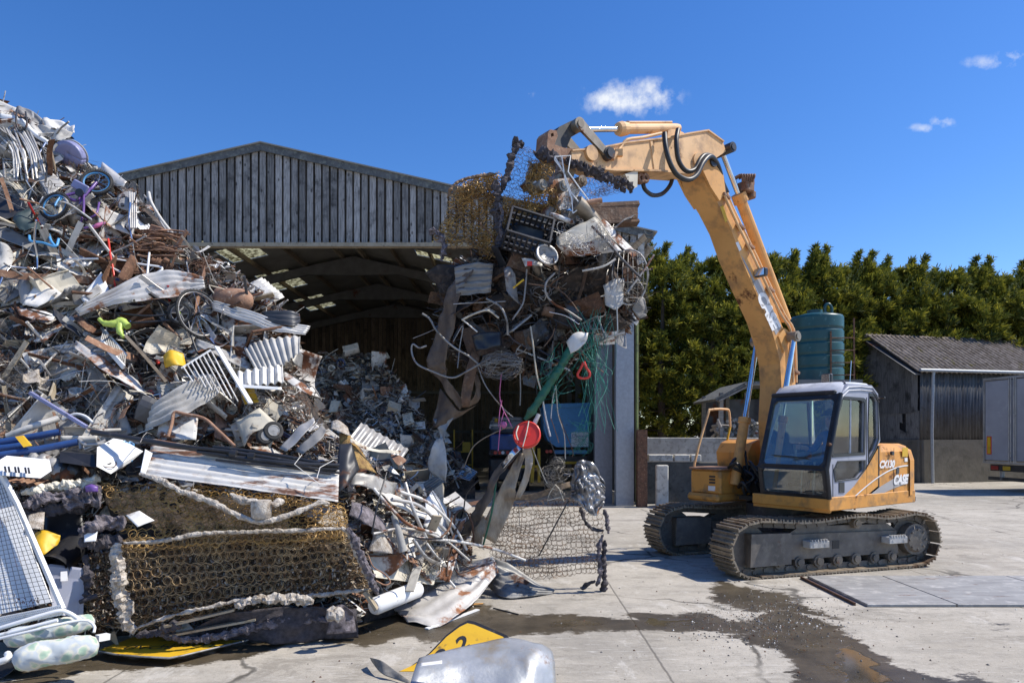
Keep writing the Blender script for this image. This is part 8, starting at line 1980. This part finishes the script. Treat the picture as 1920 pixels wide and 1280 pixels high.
def blob(u, v):
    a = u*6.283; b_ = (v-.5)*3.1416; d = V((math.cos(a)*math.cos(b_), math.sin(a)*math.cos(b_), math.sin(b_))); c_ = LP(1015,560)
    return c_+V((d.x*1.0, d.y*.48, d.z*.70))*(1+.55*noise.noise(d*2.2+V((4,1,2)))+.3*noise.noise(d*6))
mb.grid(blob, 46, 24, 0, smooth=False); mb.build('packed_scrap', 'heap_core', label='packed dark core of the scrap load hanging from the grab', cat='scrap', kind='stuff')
# spring mattresses draped over the grab
hm = empty('spring_mattress', tuple(LP(870,400,.3)), 'draped spring mattress forming the left shoulder of the hanging load', 'spring mattress')
springnet('springs', [(868,338,.15),(936,322,.1),(938,470,.3),(812,452,.3)], 12, 13, .042, 'spring_gold', '', D=LP, seed=31, wob=.08, depth=.07, parent=hm, wire=.0052)
springnet('rolled_edge', [(850,352,.3),(932,326,.3),(934,352,.3),(838,380,.35)], 12, 3, .036, 'spring_gold', '', D=LP, seed=32, wob=.06, depth=.10, parent=hm, wire=.0042)
springnet('lower_fold', [(905,440,.35),(960,430,.35),(952,480,.3),(895,486,.3)], 8, 5, .036, 'spring_gold', '', D=LP, seed=33, wob=.08, depth=.08, parent=hm, wire=.0042)
fur('edge_wire', [(838,372,.4),(850,348,.4),(872,336,.35),(905,330,.3),(932,326,.25)], .018, 'spring_brown', '', '', D=LP, parent=hm, jag=.4)
h2 = empty('spring_mattress', tuple(LP(990,340,.3)), 'open spring mattress standing against the sky left of the quick hitch', 'spring mattress')
springnet('springs', [(962,270,.2),(1030,292,.2),(1008,372,.3),(944,366,.3)], 9, 12, .04, 'spring_brown', '', D=LP, seed=34, wob=.05, depth=0, parent=h2, wire=.0022)
springnet('dense_fold', [(992,298,.45),(1036,312,.45),(1020,372,.5),(984,352,.5)], 6, 8, .04, 'spring_gold', '', D=LP, seed=35, wob=.1, depth=.10, parent=h2, wire=.0042)
springnet('dense_fold', [(938,376,.45),(1040,356,.5),(1052,398,.5),(938,420,.45)], 14, 6, .042, 'spring_gold', '', D=LP, seed=36, wob=.15, depth=.10, parent=h2, wire=.0038)
springnet('dense_fold', [(940,395,.3),(1050,375,.3),(1046,418,.3),(930,436,.3)], 14, 6, .042, 'spring_gold', '', D=LP, seed=37, wob=.15, depth=.10, parent=h2, wire=.0038)
h3 = empty('spring_mattress', tuple(LP(1120,350,.2)), 'fine torn spring net hanging under the stick beside the white wire frame', 'spring mattress')
springnet('springs', [(1066,328,.2),(1176,338,.1),(1172,352,.15),(1050,398,.35)], 16, 9, .036, 'spring_brown', '', D=LP, seed=38, wob=.10, depth=0, parent=h3, wire=.0020)
for k, (l_, mm, r_, pr) in enumerate((([(964,270,.3),(970,276,.32),(958,300,.32),(950,330,.35),(936,362,.35),(930,395,.4)],'fabric_dark',.035,h2),([(960,268,.3),(972,270,.3),(982,274,.28)],'fabric_dark',.05,h2),([(928,340,.45),(934,365,.45),(931,395,.45),(938,430,.45),(936,470,.45)],'fabric_dark',.045,hm),([(1004,294,.5),(1012,288,.52),(1030,292,.52),(1046,300,.5),(1042,318,.5)],'fabric_dark',.05,h2),([(1042,300,.5),(1048,315,.52),(1034,338,.52),(1022,352,.5)],'fabric_lilac',.025,h2),([(1060,300,.45),(1085,310,.45),(1112,318,.4),(1132,322,.35)],'fabric_dark',.045,h3),([(1090,316,.4),(1120,330,.35),(1150,335,.3),(1178,344,.25),(1184,362,.2)],'fabric_dark',.04,h3),([(936,380,.5),(942,400,.5),(938,425,.5),(940,445,.5)],'fabric_lilac',.02,hm),([(806,440,.35),(816,432,.35),(826,448,.35),(832,470,.35),(828,490,.35)],'fabric_lilac',.035,hm),([(1152,352,.2),(1164,344,.2),(1172,362,.2)],'fabric_dark',.025,h3))):
    fur('torn_padding', l_, r_, mm, '', '', D=LP, parent=pr, jag=.85, seed=50+k)
tubes('bent_wire', [[(1040,294,.6),(1070,292,.6),(1065,322,.6),(1086,352,.6),(1104,376,.55)],[(1040,294,.6),(1058,325,.6),(1070,360,.6),(1092,388,.6)],[(1053,292,.6),(1060,340,.6),(1072,372,.6),(1074,400,.6)],[(1040,294,.6),(1040,300,.6),(1055,320,.6)],[(1074,400,.6),(1098,382,.55),(1104,376,.55)]], .008, 'white_plain', 'white bent wire frame hooked over the grab under the stick', 'wire frame', D=LP, sub=1)
rb = empty('rusty_beam', tuple(LP(1155,400,.3)), 'rusty steel beam jutting right from the top of the hanging load', 'beam')
for z0, z1, ww_ in ((378,386,.0),(386,412,.0),(412,418,0)):
    hexa('flange' if z1-z0 < 10 else 'web', [(1100,z0+3,.45),(1198 if z1-z0 < 10 else 1196,z0-2,.2),(1200 if z1-z0 < 10 else 1196,z1-3,.2),(1100,z1+3,.45)], (0,.22 if z1-z0 < 10 else .03,0), 'rust_brown', rb, D=LP)
tubes('rusty_pipe', [[(1088,382,.55),(1128,376,.5)]], .035, 'rust_light', 'short rusty pipe lying on top of the jutting beam', 'pipe', D=LP)
fur('rusty_pipe_end', [(1030,400,.6),(1050,408,.6),(1076,418,.55)], .03, 'rusty_white', 'flaking pale pipe end above the black crate', 'pipe', D=LP, jag=.15)
mc = MB(); M4 = Matrix.Translation(LP(990,438,.75)) @ Matrix.Rotation(R(28),4,'Y') @ Matrix.Rotation(R(62),4,'X') @ Matrix.Rotation(R(15),4,'Z')
cr_ = proto_crate(0,.52,.38,.3); cr_.v = [M4 @ p for p in cr_.v]; cr_.build('plastic_crate', 'black_plastic', label='black slatted crate tipped open at the top of the hanging load', cat='crate')
ribbon('crate_liner', [(958,424,.55),(990,405,.6),(1020,402,.6)], [(962,455,.6),(990,478,.6),(1020,470,.6)], 'black_plastic', 'black plastic sheet behind the tipped crate', 'plastic sheet', D=LP, amp=.03, creases=.04)
ob = empty('dented_casing', tuple(LP(1100,445,.6)), 'large dented cream casing on the upper right of the hanging load', 'appliance')
ribbon('top_face', [(1042,447,.6),(1080,424,.65),(1116,408,.6)], [(1046,462,.85),(1100,455,.9),(1140,442,.85)], 'cream', '', '', D=LP, parent=ob, amp=.02, creases=.02)
ribbon('front_face', [(1046,462,.85),(1100,455,.9),(1140,442,.85)], [(1062,480,.8),(1110,478,.85),(1166,470,.8)], 'rusty_white', '', '', D=LP, parent=ob, amp=.02, creases=.02)
ribbon('side_face', [(1116,408,.6),(1126,416,.5)], [(1140,442,.85),(1160,462,.7)], 'beige', '', '', D=LP, parent=ob, amp=.01)
ribbon('bent_cover', [(1130,410,.4),(1160,440,.35),(1196,478,.3)], [(1124,420,.5),(1155,452,.45),(1185,484,.4)], 'rusty_white', 'long bent white cover strip right of the dented cream casing', 'sheet metal', D=LP, amp=.02)
lid = empty('drum_lid', tuple(LP(1024,480,.9)), 'round metal pan lid shining in the middle of the hanging load', 'lid')
mb = MB(); c_ = LP(1026,477,.95); ax = V((.35,-.85,.35)).normalized(); mb.ring(c_, ax, .13, .014, 28, 6); mb.build('rim', 'galv_bright', lid)
mb = MB(); f1, f2 = frame_from(ax); mb.grid(lambda u,v: c_-ax*.05*(1-v*v)+(f1*math.cos(u*6.283)+f2*math.sin(u*6.283))*.125*v, 24, 5, .003); mb.build('dish', 'galv', lid)
ribbon('white_tray', [(978,484,.8),(1000,488,.85),(1015,494,.85)], [(985,500,.85),(1000,498,.9),(1020,500,.85)], 'white_paint', 'small white tray end with a red spot left of the round lid', 'tray', D=LP, amp=.02)
mb = MB(); mb.box(LP(993,494,.93), (.06,.02,.05)); mb.build('red_scrap', 'bright_red', label='small bright red cap on the white tray in the hanging load', cat='cap')
cage = empty('fan_cage', tuple(LP(1180,520,.5)), 'rounded silver wire cage on the right side of the hanging load', 'wire cage')
cen = LP(1178,520,.5); hx, hz = .24, .34
mb = MB(); mb.tube([cen+V((hx*math.cos(t),-.05*math.sin(2*t),hz*math.sin(t))) for t in [6.283*k/26 for k in range(27)]], .011, 6); mb.build('rim', 'galv_bright', cage)
mb = MB()
for k in range(9):
    x_ = -hx+2*hx*(k+.5)/9; z_ = hz*math.sqrt(max(0,1-(x_/hx)**2)); mb.tube([cen+V((x_,0,z_)), cen+V((x_*1.2-.03,-.14,0)), cen+V((x_,0,-z_))], .005, 4, sub=4)
for k in range(4):
    z_ = -hz+2*hz*(k+.5)/4; x_ = hx*math.sqrt(max(0,1-(z_/hz)**2)); mb.tube([cen+V((-x_,0,z_)), cen+V((0,-.15,z_*1.1)), cen+V((x_,0,z_))], .006, 4, sub=4)
mb.build('wires', 'wire_grey', cage)
tubes('dark_rod', [[(1110,424,.9),(1140,455,.95),(1168,488,.9),(1200,520,.8)]], .016, 'dark_metal', 'straight dark rod crossing in front of the dented cream casing', 'rod', D=LP)
tubes('white_tube', [[(1092,508,.9),(1130,500,.9),(1154,486,.85)]], .013, 'white_paint', 'white arm sticking left from the round wire cage', 'arm', D=LP)
tubes('light_tube', [[(1176,548,.8),(1205,510,.7),(1226,478,.6)]], .014, 'galv', 'grey tube end pointing up right out of the wire cage', 'tube', D=LP)
for k,(x_,y_,s_) in enumerate(((1090,458,1.0),(1128,438,1.1),(1070,450,.9),(1140,455,.9))):
    place_item('tangle', LP(x_,y_,.95), rand_quat(random.Random(k),0), s_*.6, 'galv_bright', 'draped over the dented cream casing', 'over the dented cream casing')
# brown tarpaulins and sheets on the left
for tp, bt, mm, lb, kw in (
 ([(866,502,.5),(838,545,.5),(822,600,.45),(800,668,.4),(806,700,.4)], [(888,505,.6),(862,552,.65),(850,610,.6),(836,668,.55),(836,700,.5)], 'tarp_brown', 'outer brown sheet curving down the left side of the hanging load', {}),
 ([(852,500,.5),(885,492,.55),(925,494,.5)], [(856,556,.6),(888,552,.65),(920,546,.6)], 'wood_grey', 'buckled grey and brown sheet at the top left of the hanging load', {'corr':.014,'waves':5}),
 ([(806,696,.4),(828,720,.45),(848,752,.5),(862,768,.5)], [(836,690,.5),(838,708,.5),(852,730,.55),(870,752,.55)], 'tarp_brown', 'brown sheet narrowing down the lower left of the load', {}),
 ([(886,655,.55),(872,700,.6),(864,740,.6),(866,764,.55)], [(900,668,.5),(892,702,.6),(884,738,.6),(880,762,.55)], 'rust_brown', 'rusty strip hanging inside the left brown sheets', {}),
 ([(896,700,.5),(900,725,.5),(896,752,.5),(878,764,.5)], [(886,706,.55),(890,728,.55),(884,748,.55),(872,758,.55)], 'tarp_brown', 'brown sheet edge folding back right of the rusty strip', {}),
 ([(826,728,.3),(845,752,.4),(862,770,.45),(894,758,.4)], [(812,790,.35),(812,800,.4),(822,800,.42),(852,786,.4)], 'tarp_brown', 'triangular stained sheet hanging at the lower left of the load', {}),
 ([(812,785,.4),(822,808,.45),(826,830,.45)], [(852,782,.4),(838,800,.45),(832,822,.45)], 'galv', 'grey twisted neck below the triangular stained sheet', {}),
 ([(818,822,.45),(806,850,.5),(802,880,.45),(824,902,.4)], [(830,820,.45),(836,850,.5),(838,880,.5),(836,905,.4)], 'asbestos', 'pale torn sheet twisting down below the grey neck', {}),
 ([(770,925,.5),(790,905,.5),(812,892,.45)], [(792,936,.55),(812,918,.55),(836,902,.5)], 'wood_grey', 'dark ribbed slab at the lowest tip of the twisted sheet', {'corr':.01,'waves':5}),
 ([(884,628,.7),(910,622,.75),(938,620,.7)], [(892,656,.75),(915,652,.8),(942,648,.7)], 'black_plastic', 'black plastic sheet in the lower left of the hanging load', {}),
 ([(1130,536,.6),(1150,524,.6),(1170,522,.55)], [(1136,572,.65),(1152,582,.65),(1168,570,.6)], 'white_paint', 'white perforated plate low on the right of the hanging load', {}),
 ([(1192,560,.5),(1206,558,.45),(1214,585,.45)], [(1186,580,.5),(1200,596,.5),(1212,592,.45)], 'wood_grey', 'brown flap at the right edge of the hanging load', {}),
 ([(1062,640,.8),(1080,624,.8),(1103,624,.8)], [(1070,662,.85),(1084,656,.85),(1100,640,.8)], 'white_paint', 'torn white plastic bag over the green hose', {}),
 ([(944,505,.7),(955,500,.7),(966,515,.7)], [(950,545,.75),(960,560,.75),(972,570,.7)], 'grey_paint', 'grey pot-like piece in the upper middle of the hanging load', {}),
):
    ribbon('hanging_sheet', tp, bt, mm, lb, 'sheet', D=LP, amp=.03, creases=.06, seed=len(lb), **kw)
for k, (l_, r_, mm, lb) in enumerate((
 ([(792,588,.8),(806,598,.82),(820,622,.85),(850,650,.85),(880,668,.8),(903,688,.75)], .022, 'asbestos', 'long pale grey tube slanting across the left of the load'),
 ([(800,648,.7),(786,652,.7),(774,645,.7),(772,660,.7),(782,682,.75),(815,698,.8),(848,708,.8),(875,696,.8),(920,670,.75)], .02, 'asbestos', 'looped pale grey tube hooking out to the left of the load'),
 ([(866,600,.85),(890,588,.88),(915,582,.9),(935,596,.88)], .022, 'cream', 'pale curved tube in the left middle of the load'),
 ([(866,598,.85),(895,622,.85)], .014, 'white_paint', 'short white tube below the pale curved one'),
 ([(912,560,.8),(938,575,.85),(950,600,.85),(952,628,.8)], .024, 'galv', 'thick grey curved tube in the left middle of the load'),
 ([(850,570,.8),(900,567,.8),(948,565,.8)], .01, 'galv_bright', 'thin horizontal rod at the upper left of the load'),
 ([(988,505,.7),(985,540,.75),(980,570,.8),(960,600,.8)], .018, 'grey_paint', 'dark grey bent tube descending from the white tray'),
 ([(1040,512,.9),(1024,530,.95),(1024,552,.95),(1040,570,.9),(1066,584,.85),(1090,600,.8)], .022, 'galv', 'big curved dark tyre-like hoop in the middle of the load'),
 ([(1030,585,.8),(1060,592,.8),(1086,608,.8)], .012, 'chrome', 'chromed rod under the curved hoop'),
 ([(962,540,.85),(972,532,.85),(982,524,.85)], .02, 'yellow', 'short yellow tube left of the curved hoop'),
 ([(995,612,.8),(1000,650,.85),(1006,700,.85),(1014,730,.8),(1016,735,.8)], .018, 'cream', 'yellowish stick hanging straight down from the load'),
 ([(896,686,.7),(908,718,.75),(926,745,.75),(948,770,.7),(962,782,.7)], .014, 'asbestos', 'pale tube bowing down toward the red reel'),
 ([(975,700,.6),(976,735,.6),(975,760,.6)], .014, 'galv', 'grey tube hanging straight between the wire ball and the yellowish stick'),
 ([(1155,556,.7),(1157,590,.7),(1158,624,.7)], .014, 'galv_bright', 'bright upright tube at the right side of the load'),
 ([(1138,632,.7),(1172,624,.7)], .024, 'galv_bright', 'short bright channel at the foot of the bright upright tube'),
 ([(1042,722,.7),(1036,750,.7),(1033,784,.7)], .012, 'galv_bright', 'upper segment of the pale jointed strip below the green hose'),
 ([(1033,784,.7),(1042,810,.7),(1048,830,.7)], .009, 'rust_light', 'lower orange segment of the jointed strip below the green hose'),
 ([(1042,722,.7),(1044,750,.7),(1047,778,.7),(1058,815,.7),(1060,860,.7)], .012, 'cream', 'cream and rusty strip hanging in front of the blue lorry'),
 ([(1048,778,.7),(1060,810,.7),(1074,845,.7),(1073,856,.7)], .008, 'rust', 'thin brown strip hanging beside the cream one'),
 ([(1018,752,.75),(1024,785,.75),(1032,818,.75)], .018, 'white_paint', 'straight white tube hanging under the green hose'),
 ([(870,875,.6),(884,842,.65),(900,826,.65),(925,812,.7),(948,802,.7),(962,802,.7)], .012, 'wood', 'long brown bent rod reaching left from the red reel'),
 ([(995,830,.7),(1006,860,.7),(1020,895,.7),(1026,906,.7)], .01, 'cream', 'thin pale rod descending right below the red reel'),
 ([(1065,690,.7),(1085,662,.7),(1110,680,.7),(1132,698,.7)], .008, 'rust_light', 'thin rusty rod through the top of the red triangle'),
 ([(1020,650,.6),(1035,630,.6),(1040,615,.6)], .014, 'rust_brown', 'brown rod angled under the hoop'),
 ([(850,640,.7),(868,610,.7),(862,650,.7),(858,690,.75)], .012, 'galv', 'thin grey rod dropping inside the left brown sheets'),
 ([(952,625,.7),(966,640,.7),(990,652,.7)], .014, 'dark_metal', 'dark tube at the lower middle of the load'),
)):
    tubes('bent_tube', [l_], r_*.58, {'asbestos':'tube_pale','galv':'tube_pale','cream':'beige'}.get(mm,mm), lb, 'tube', D=LP)
mb = MB(); q = random.Random(5); bc = LP(940,686,.75)
for k in range(34):
    ax = V((q.gauss(0,1),q.gauss(0,1),q.gauss(0,1.4))).normalized(); f1, f2 = frame_from(ax)
    mb.tube([bc+V(((f1*math.cos(t)+f2*math.sin(t)).x*.25,(f1*math.cos(t)+f2*math.sin(t)).y*.16,(f1*math.cos(t)+f2*math.sin(t)).z*.17))*(1+.1*q.gauss(0,1)) for t in [6.283*j/14 for j in range(q.randrange(9,15))]], .0028, 3, smooth=False, sub=2)
mb.build('wire_ball', 'wire_grey', label='round ball of tangled grey wire under the left of the load', cat='wire')
gh = empty('green_hose', tuple(LP(1040,710,.7)), 'thick dark green netting-wrapped hose slanting down from the load', 'hose')
fur('hose_body', [(1080,640,.75),(1062,668,.78),(1046,695,.8),(1028,722,.8),(1010,750,.8),(996,772,.78),(984,786,.75)], .05, 'green', '', '', D=LP, parent=gh, jag=.18)
q = random.Random(15); mb = MB()
for k in range(64):
    if k < 44: x0, y0, x1, y1 = 1070+q.random()*75, 575+q.random()*90, 1085+q.random()*65, 690+q.random()*130
    else: x0, y0, x1, y1 = 1030+q.random()*50, 640+q.random()*90, 1000+q.random()*50, 700+q.random()*70
    pts = [(x0+(x1-x0)*t+q.gauss(0,6), y0+(y1-y0)*t+q.gauss(0,3), .7+q.gauss(0,.08)) for t in (0,.2,.4,.6,.8,1)]
    mb.tube([LP(*p) for p in pts], .0028, 3, sub=3, smooth=False)
for k in range(10):
    x0 = 1080+q.random()*30; mb.tube([LP(x0+q.gauss(0,10), 790+j*12+q.gauss(0,3), .7) for j in range(6)], .0028, 3, sub=3, smooth=False)
mb.build('net_strands', 'teal_net', label='frayed teal netting dangling beside the red triangle handle', cat='netting')
mb = MB(); mb.tube([LP(*p) for p in ((1095,678,.8),(1100,690,.8),(1106,700,.8),(1102,708,.8),(1088,708,.8),(1083,702,.8),(1089,690,.8),(1095,678,.8))], .016, 8, sub=3); mb.build('triangle_handle', 'bright_red', label='red plastic triangle handle hanging right of the green hose', cat='handle')
mb = MB(); mb.tube([LP(*p) for p in ((1068,690,.7),(1074,705,.7),(1070,715,.7),(1062,702,.7),(1066,690,.7))], .006, 5, sub=3); mb.build('black_loop', 'black_plastic', label='small black loop hanging left of the red triangle handle', cat='loop')
re = empty('red_reel', tuple(LP(988,816,.9)), 'bright red plastic reel tied below the green hose', 'reel')
c_ = LP(988,815,.9); ax = V((-.12,-.93,.34)).normalized(); mb = MB(); mb.tube([c_-ax*.03, c_-ax*.03+ax*.002, c_+ax*.028, c_+ax*.03], .165, 34, rr=[.15,.163,.165,.155]); mb.build('disc', 'bright_red', re)
mb = MB(); mb.ring(c_+ax*.03, ax, .15, .009, 34, 6); mb.cyl(c_+ax*.03, c_+ax*.045, .035, 18); mb.build('rim', 'bright_red', re)
f1, f2 = frame_from(ax)
mb = MB(); mb.tube([c_+f1*.02+f2*.16+ax*.04, c_+f1*.0+ax*.06, c_-f1*.04-f2*.16+ax*.04], .007, 6, sub=4); mb.tube([c_-f1*.10+f2*.10+ax*.04, c_-f1*.12+ax*.06, c_-f1*.10-f2*.08+ax*.04], .009, 6, sub=4); mb.build('string', 'cream', re)
tubes('white_pipe_end', [[(998,802,.8),(1010,776,.78)]], .028, 'white_paint', 'stubby white pipe end above the red reel', 'pipe', D=LP)
tubes('string', [[(960,800,.8),(938,752,.7),(940,700,.7)],[(935,800,.75),(937,770,.75),(941,750,.75)],[(945,770,.75),(938,800,.75),(934,845,.75)]], .005, 'pink', 'pink and grey strings knotted left of the red reel', 'string', D=LP)
mb = MB(); mb.tube([LP(946,790,.8),LP(944,796,.8),LP(946,802,.8)], .04, 10, rr=[.02,.045,.02]); mb.build('pink_ball', 'pink', label='small faded pink ball tied left of the red reel', cat='ball')
# beige fabric and strips below
for tp, bt, mm, lb in (
 ([(962,842,.6),(928,880,.6),(905,925,.6),(882,965,.55),(862,1002,.5)], [(975,846,.65),(940,890,.7),(918,935,.7),(896,980,.6),(874,1010,.5)], 'fabric_brown', 'brown left edge of the beige fabric hanging under the red reel'),
 ([(974,848,.6),(950,890,.65),(925,940,.6),(898,1000,.5)], [(985,850,.65),(968,905,.7),(962,945,.6),(928,1020,.5)], 'fabric_tan', 'wide beige torn fabric sheet under the red reel'),
 ([(978,840,.7),(984,868,.72),(978,900,.7),(964,938,.65)], [(996,838,.7),(998,870,.74),(988,905,.72),(975,935,.65)], 'fabric_tan', 'narrow pleated beige fabric straight below the red reel'),
 ([(900,960,.5),(892,990,.5),(880,1015,.5)], [(915,975,.55),(905,1005,.55),(900,1028,.5)], 'fabric_tan', 'pale tip of the beige fabric touching the heap'),
 ([(938,870,.75),(958,848,.78),(970,834,.75)], [(944,878,.78),(964,856,.8),(976,842,.78)], 'chrome', 'shiny flat strip crossing the beige fabric top'),
): ribbon('hanging_fabric' if 'strip' not in lb else 'shiny_strip', tp, bt, mm, lb, 'fabric' if 'strip' not in lb else 'strip', D=LP, amp=.03, creases=.07, seed=len(lb)+3, freq=4)
lm = empty('spring_mattress', tuple(LP(1040,1010,.1)), 'lowest spring mattress hanging from the load with its edge on the ground', 'spring mattress')
springnet('springs', [(930,948,.15),(1124,930,.1),(1136,1072,.05),(918,1088,.15)], 24, 17, .040, 'spring_brown', '', D=LP, seed=61, wob=.08, depth=0, parent=lm, wire=.0030)
springnet('back_springs', [(924,975,-.05),(1000,1000,.0),(1060,1080,.0),(915,1090,.0)], 12, 10, .038, 'spring_brown', '', D=LP, seed=62, wob=.12, depth=0, parent=lm, wire=.0030)
ribbon('torn_cover', [(962,928,.3),(1000,925,.32),(1068,902,.3)], [(964,938,.32),(1005,935,.34),(1070,912,.32)], 'fabric_brown', '', '', D=LP, parent=lm, amp=.02)
for k, (l_, mm, r_) in enumerate((([(1088,950,.3),(1098,978,.32),(1115,992,.3),(1132,994,.3)],'fabric_dark',.022),([(1132,955,.3),(1138,975,.3),(1141,1000,.3)],'fabric_lilac',.028),([(1130,1002,.3),(1124,1020,.3),(1122,1045,.3),(1126,1075,.28),(1118,1098,.25)],'fabric_lilac',.026),([(1134,1012,.28),(1132,1040,.28),(1132,1075,.25),(1130,1115,.2)],'fabric_dark',.03),([(1116,1088,.25),(1098,1096,.22),(1090,1104,.2)],'fabric_dark',.025))):
    fur('torn_padding', l_, r_, mm, '', '', D=LP, parent=lm, jag=.7, seed=80+k)
tubes('black_rod', [[(1066,938,.4),(1038,990,.4),(1010,1042,.35)]], .009, 'black_plastic', 'straight black rod slanting across the lowest spring mattress', 'rod', D=LP)
tubes('green_rod', [[(930,905,.7),(922,960,.7),(905,1025,.6)]], .012, 'green', 'dark green rod down the front of the beige fabric', 'rod', D=LP)
for k,(x_,y_,s_) in enumerate(((1045,868,.9),(1040,890,.8),(1046,925,.9),(1035,905,.7))): place_item('tangle', LP(x_,y_,.4), rand_quat(random.Random(k+9),0), s_*.55, 'wire_grey', 'hanging above the lowest spring mattress', 'above the lowest spring mattress')
tubes('wire_hanger', [[(1041,908,.45),(1030,925,.45),(1026,938,.45),(1050,932,.45),(1058,940,.45),(1048,915,.45),(1041,908,.45)]], .006, 'cream', 'pale bent wire triangle on top of the lowest spring mattress', 'wire', D=LP, sub=1)
tubes('hanging_string', [[(1005,700,.5),(1010,760,.5),(1040,850,.5),(1045,865,.5)],[(973,950,.3),(974,985,.3)]], .004, 'dark_metal', 'thin dark line by which the wire knot hangs', 'string', D=LP)
ribbon('crumpled_foil_sheet', [(1070,905,.45),(1078,880,.5),(1088,862,.5),(1112,870,.45),(1134,905,.35)], [(1070,935,.5),(1088,945,.55),(1105,962,.55),(1118,966,.5),(1131,948,.4)], 'foil', 'shiny crumpled silver sheet with rusty rims at the right of the lowest spring mattress', 'sheet metal', D=LP, amp=.035, creases=.10, nv=34, nu=44, freq=6, bulge=.03, smooth=False)
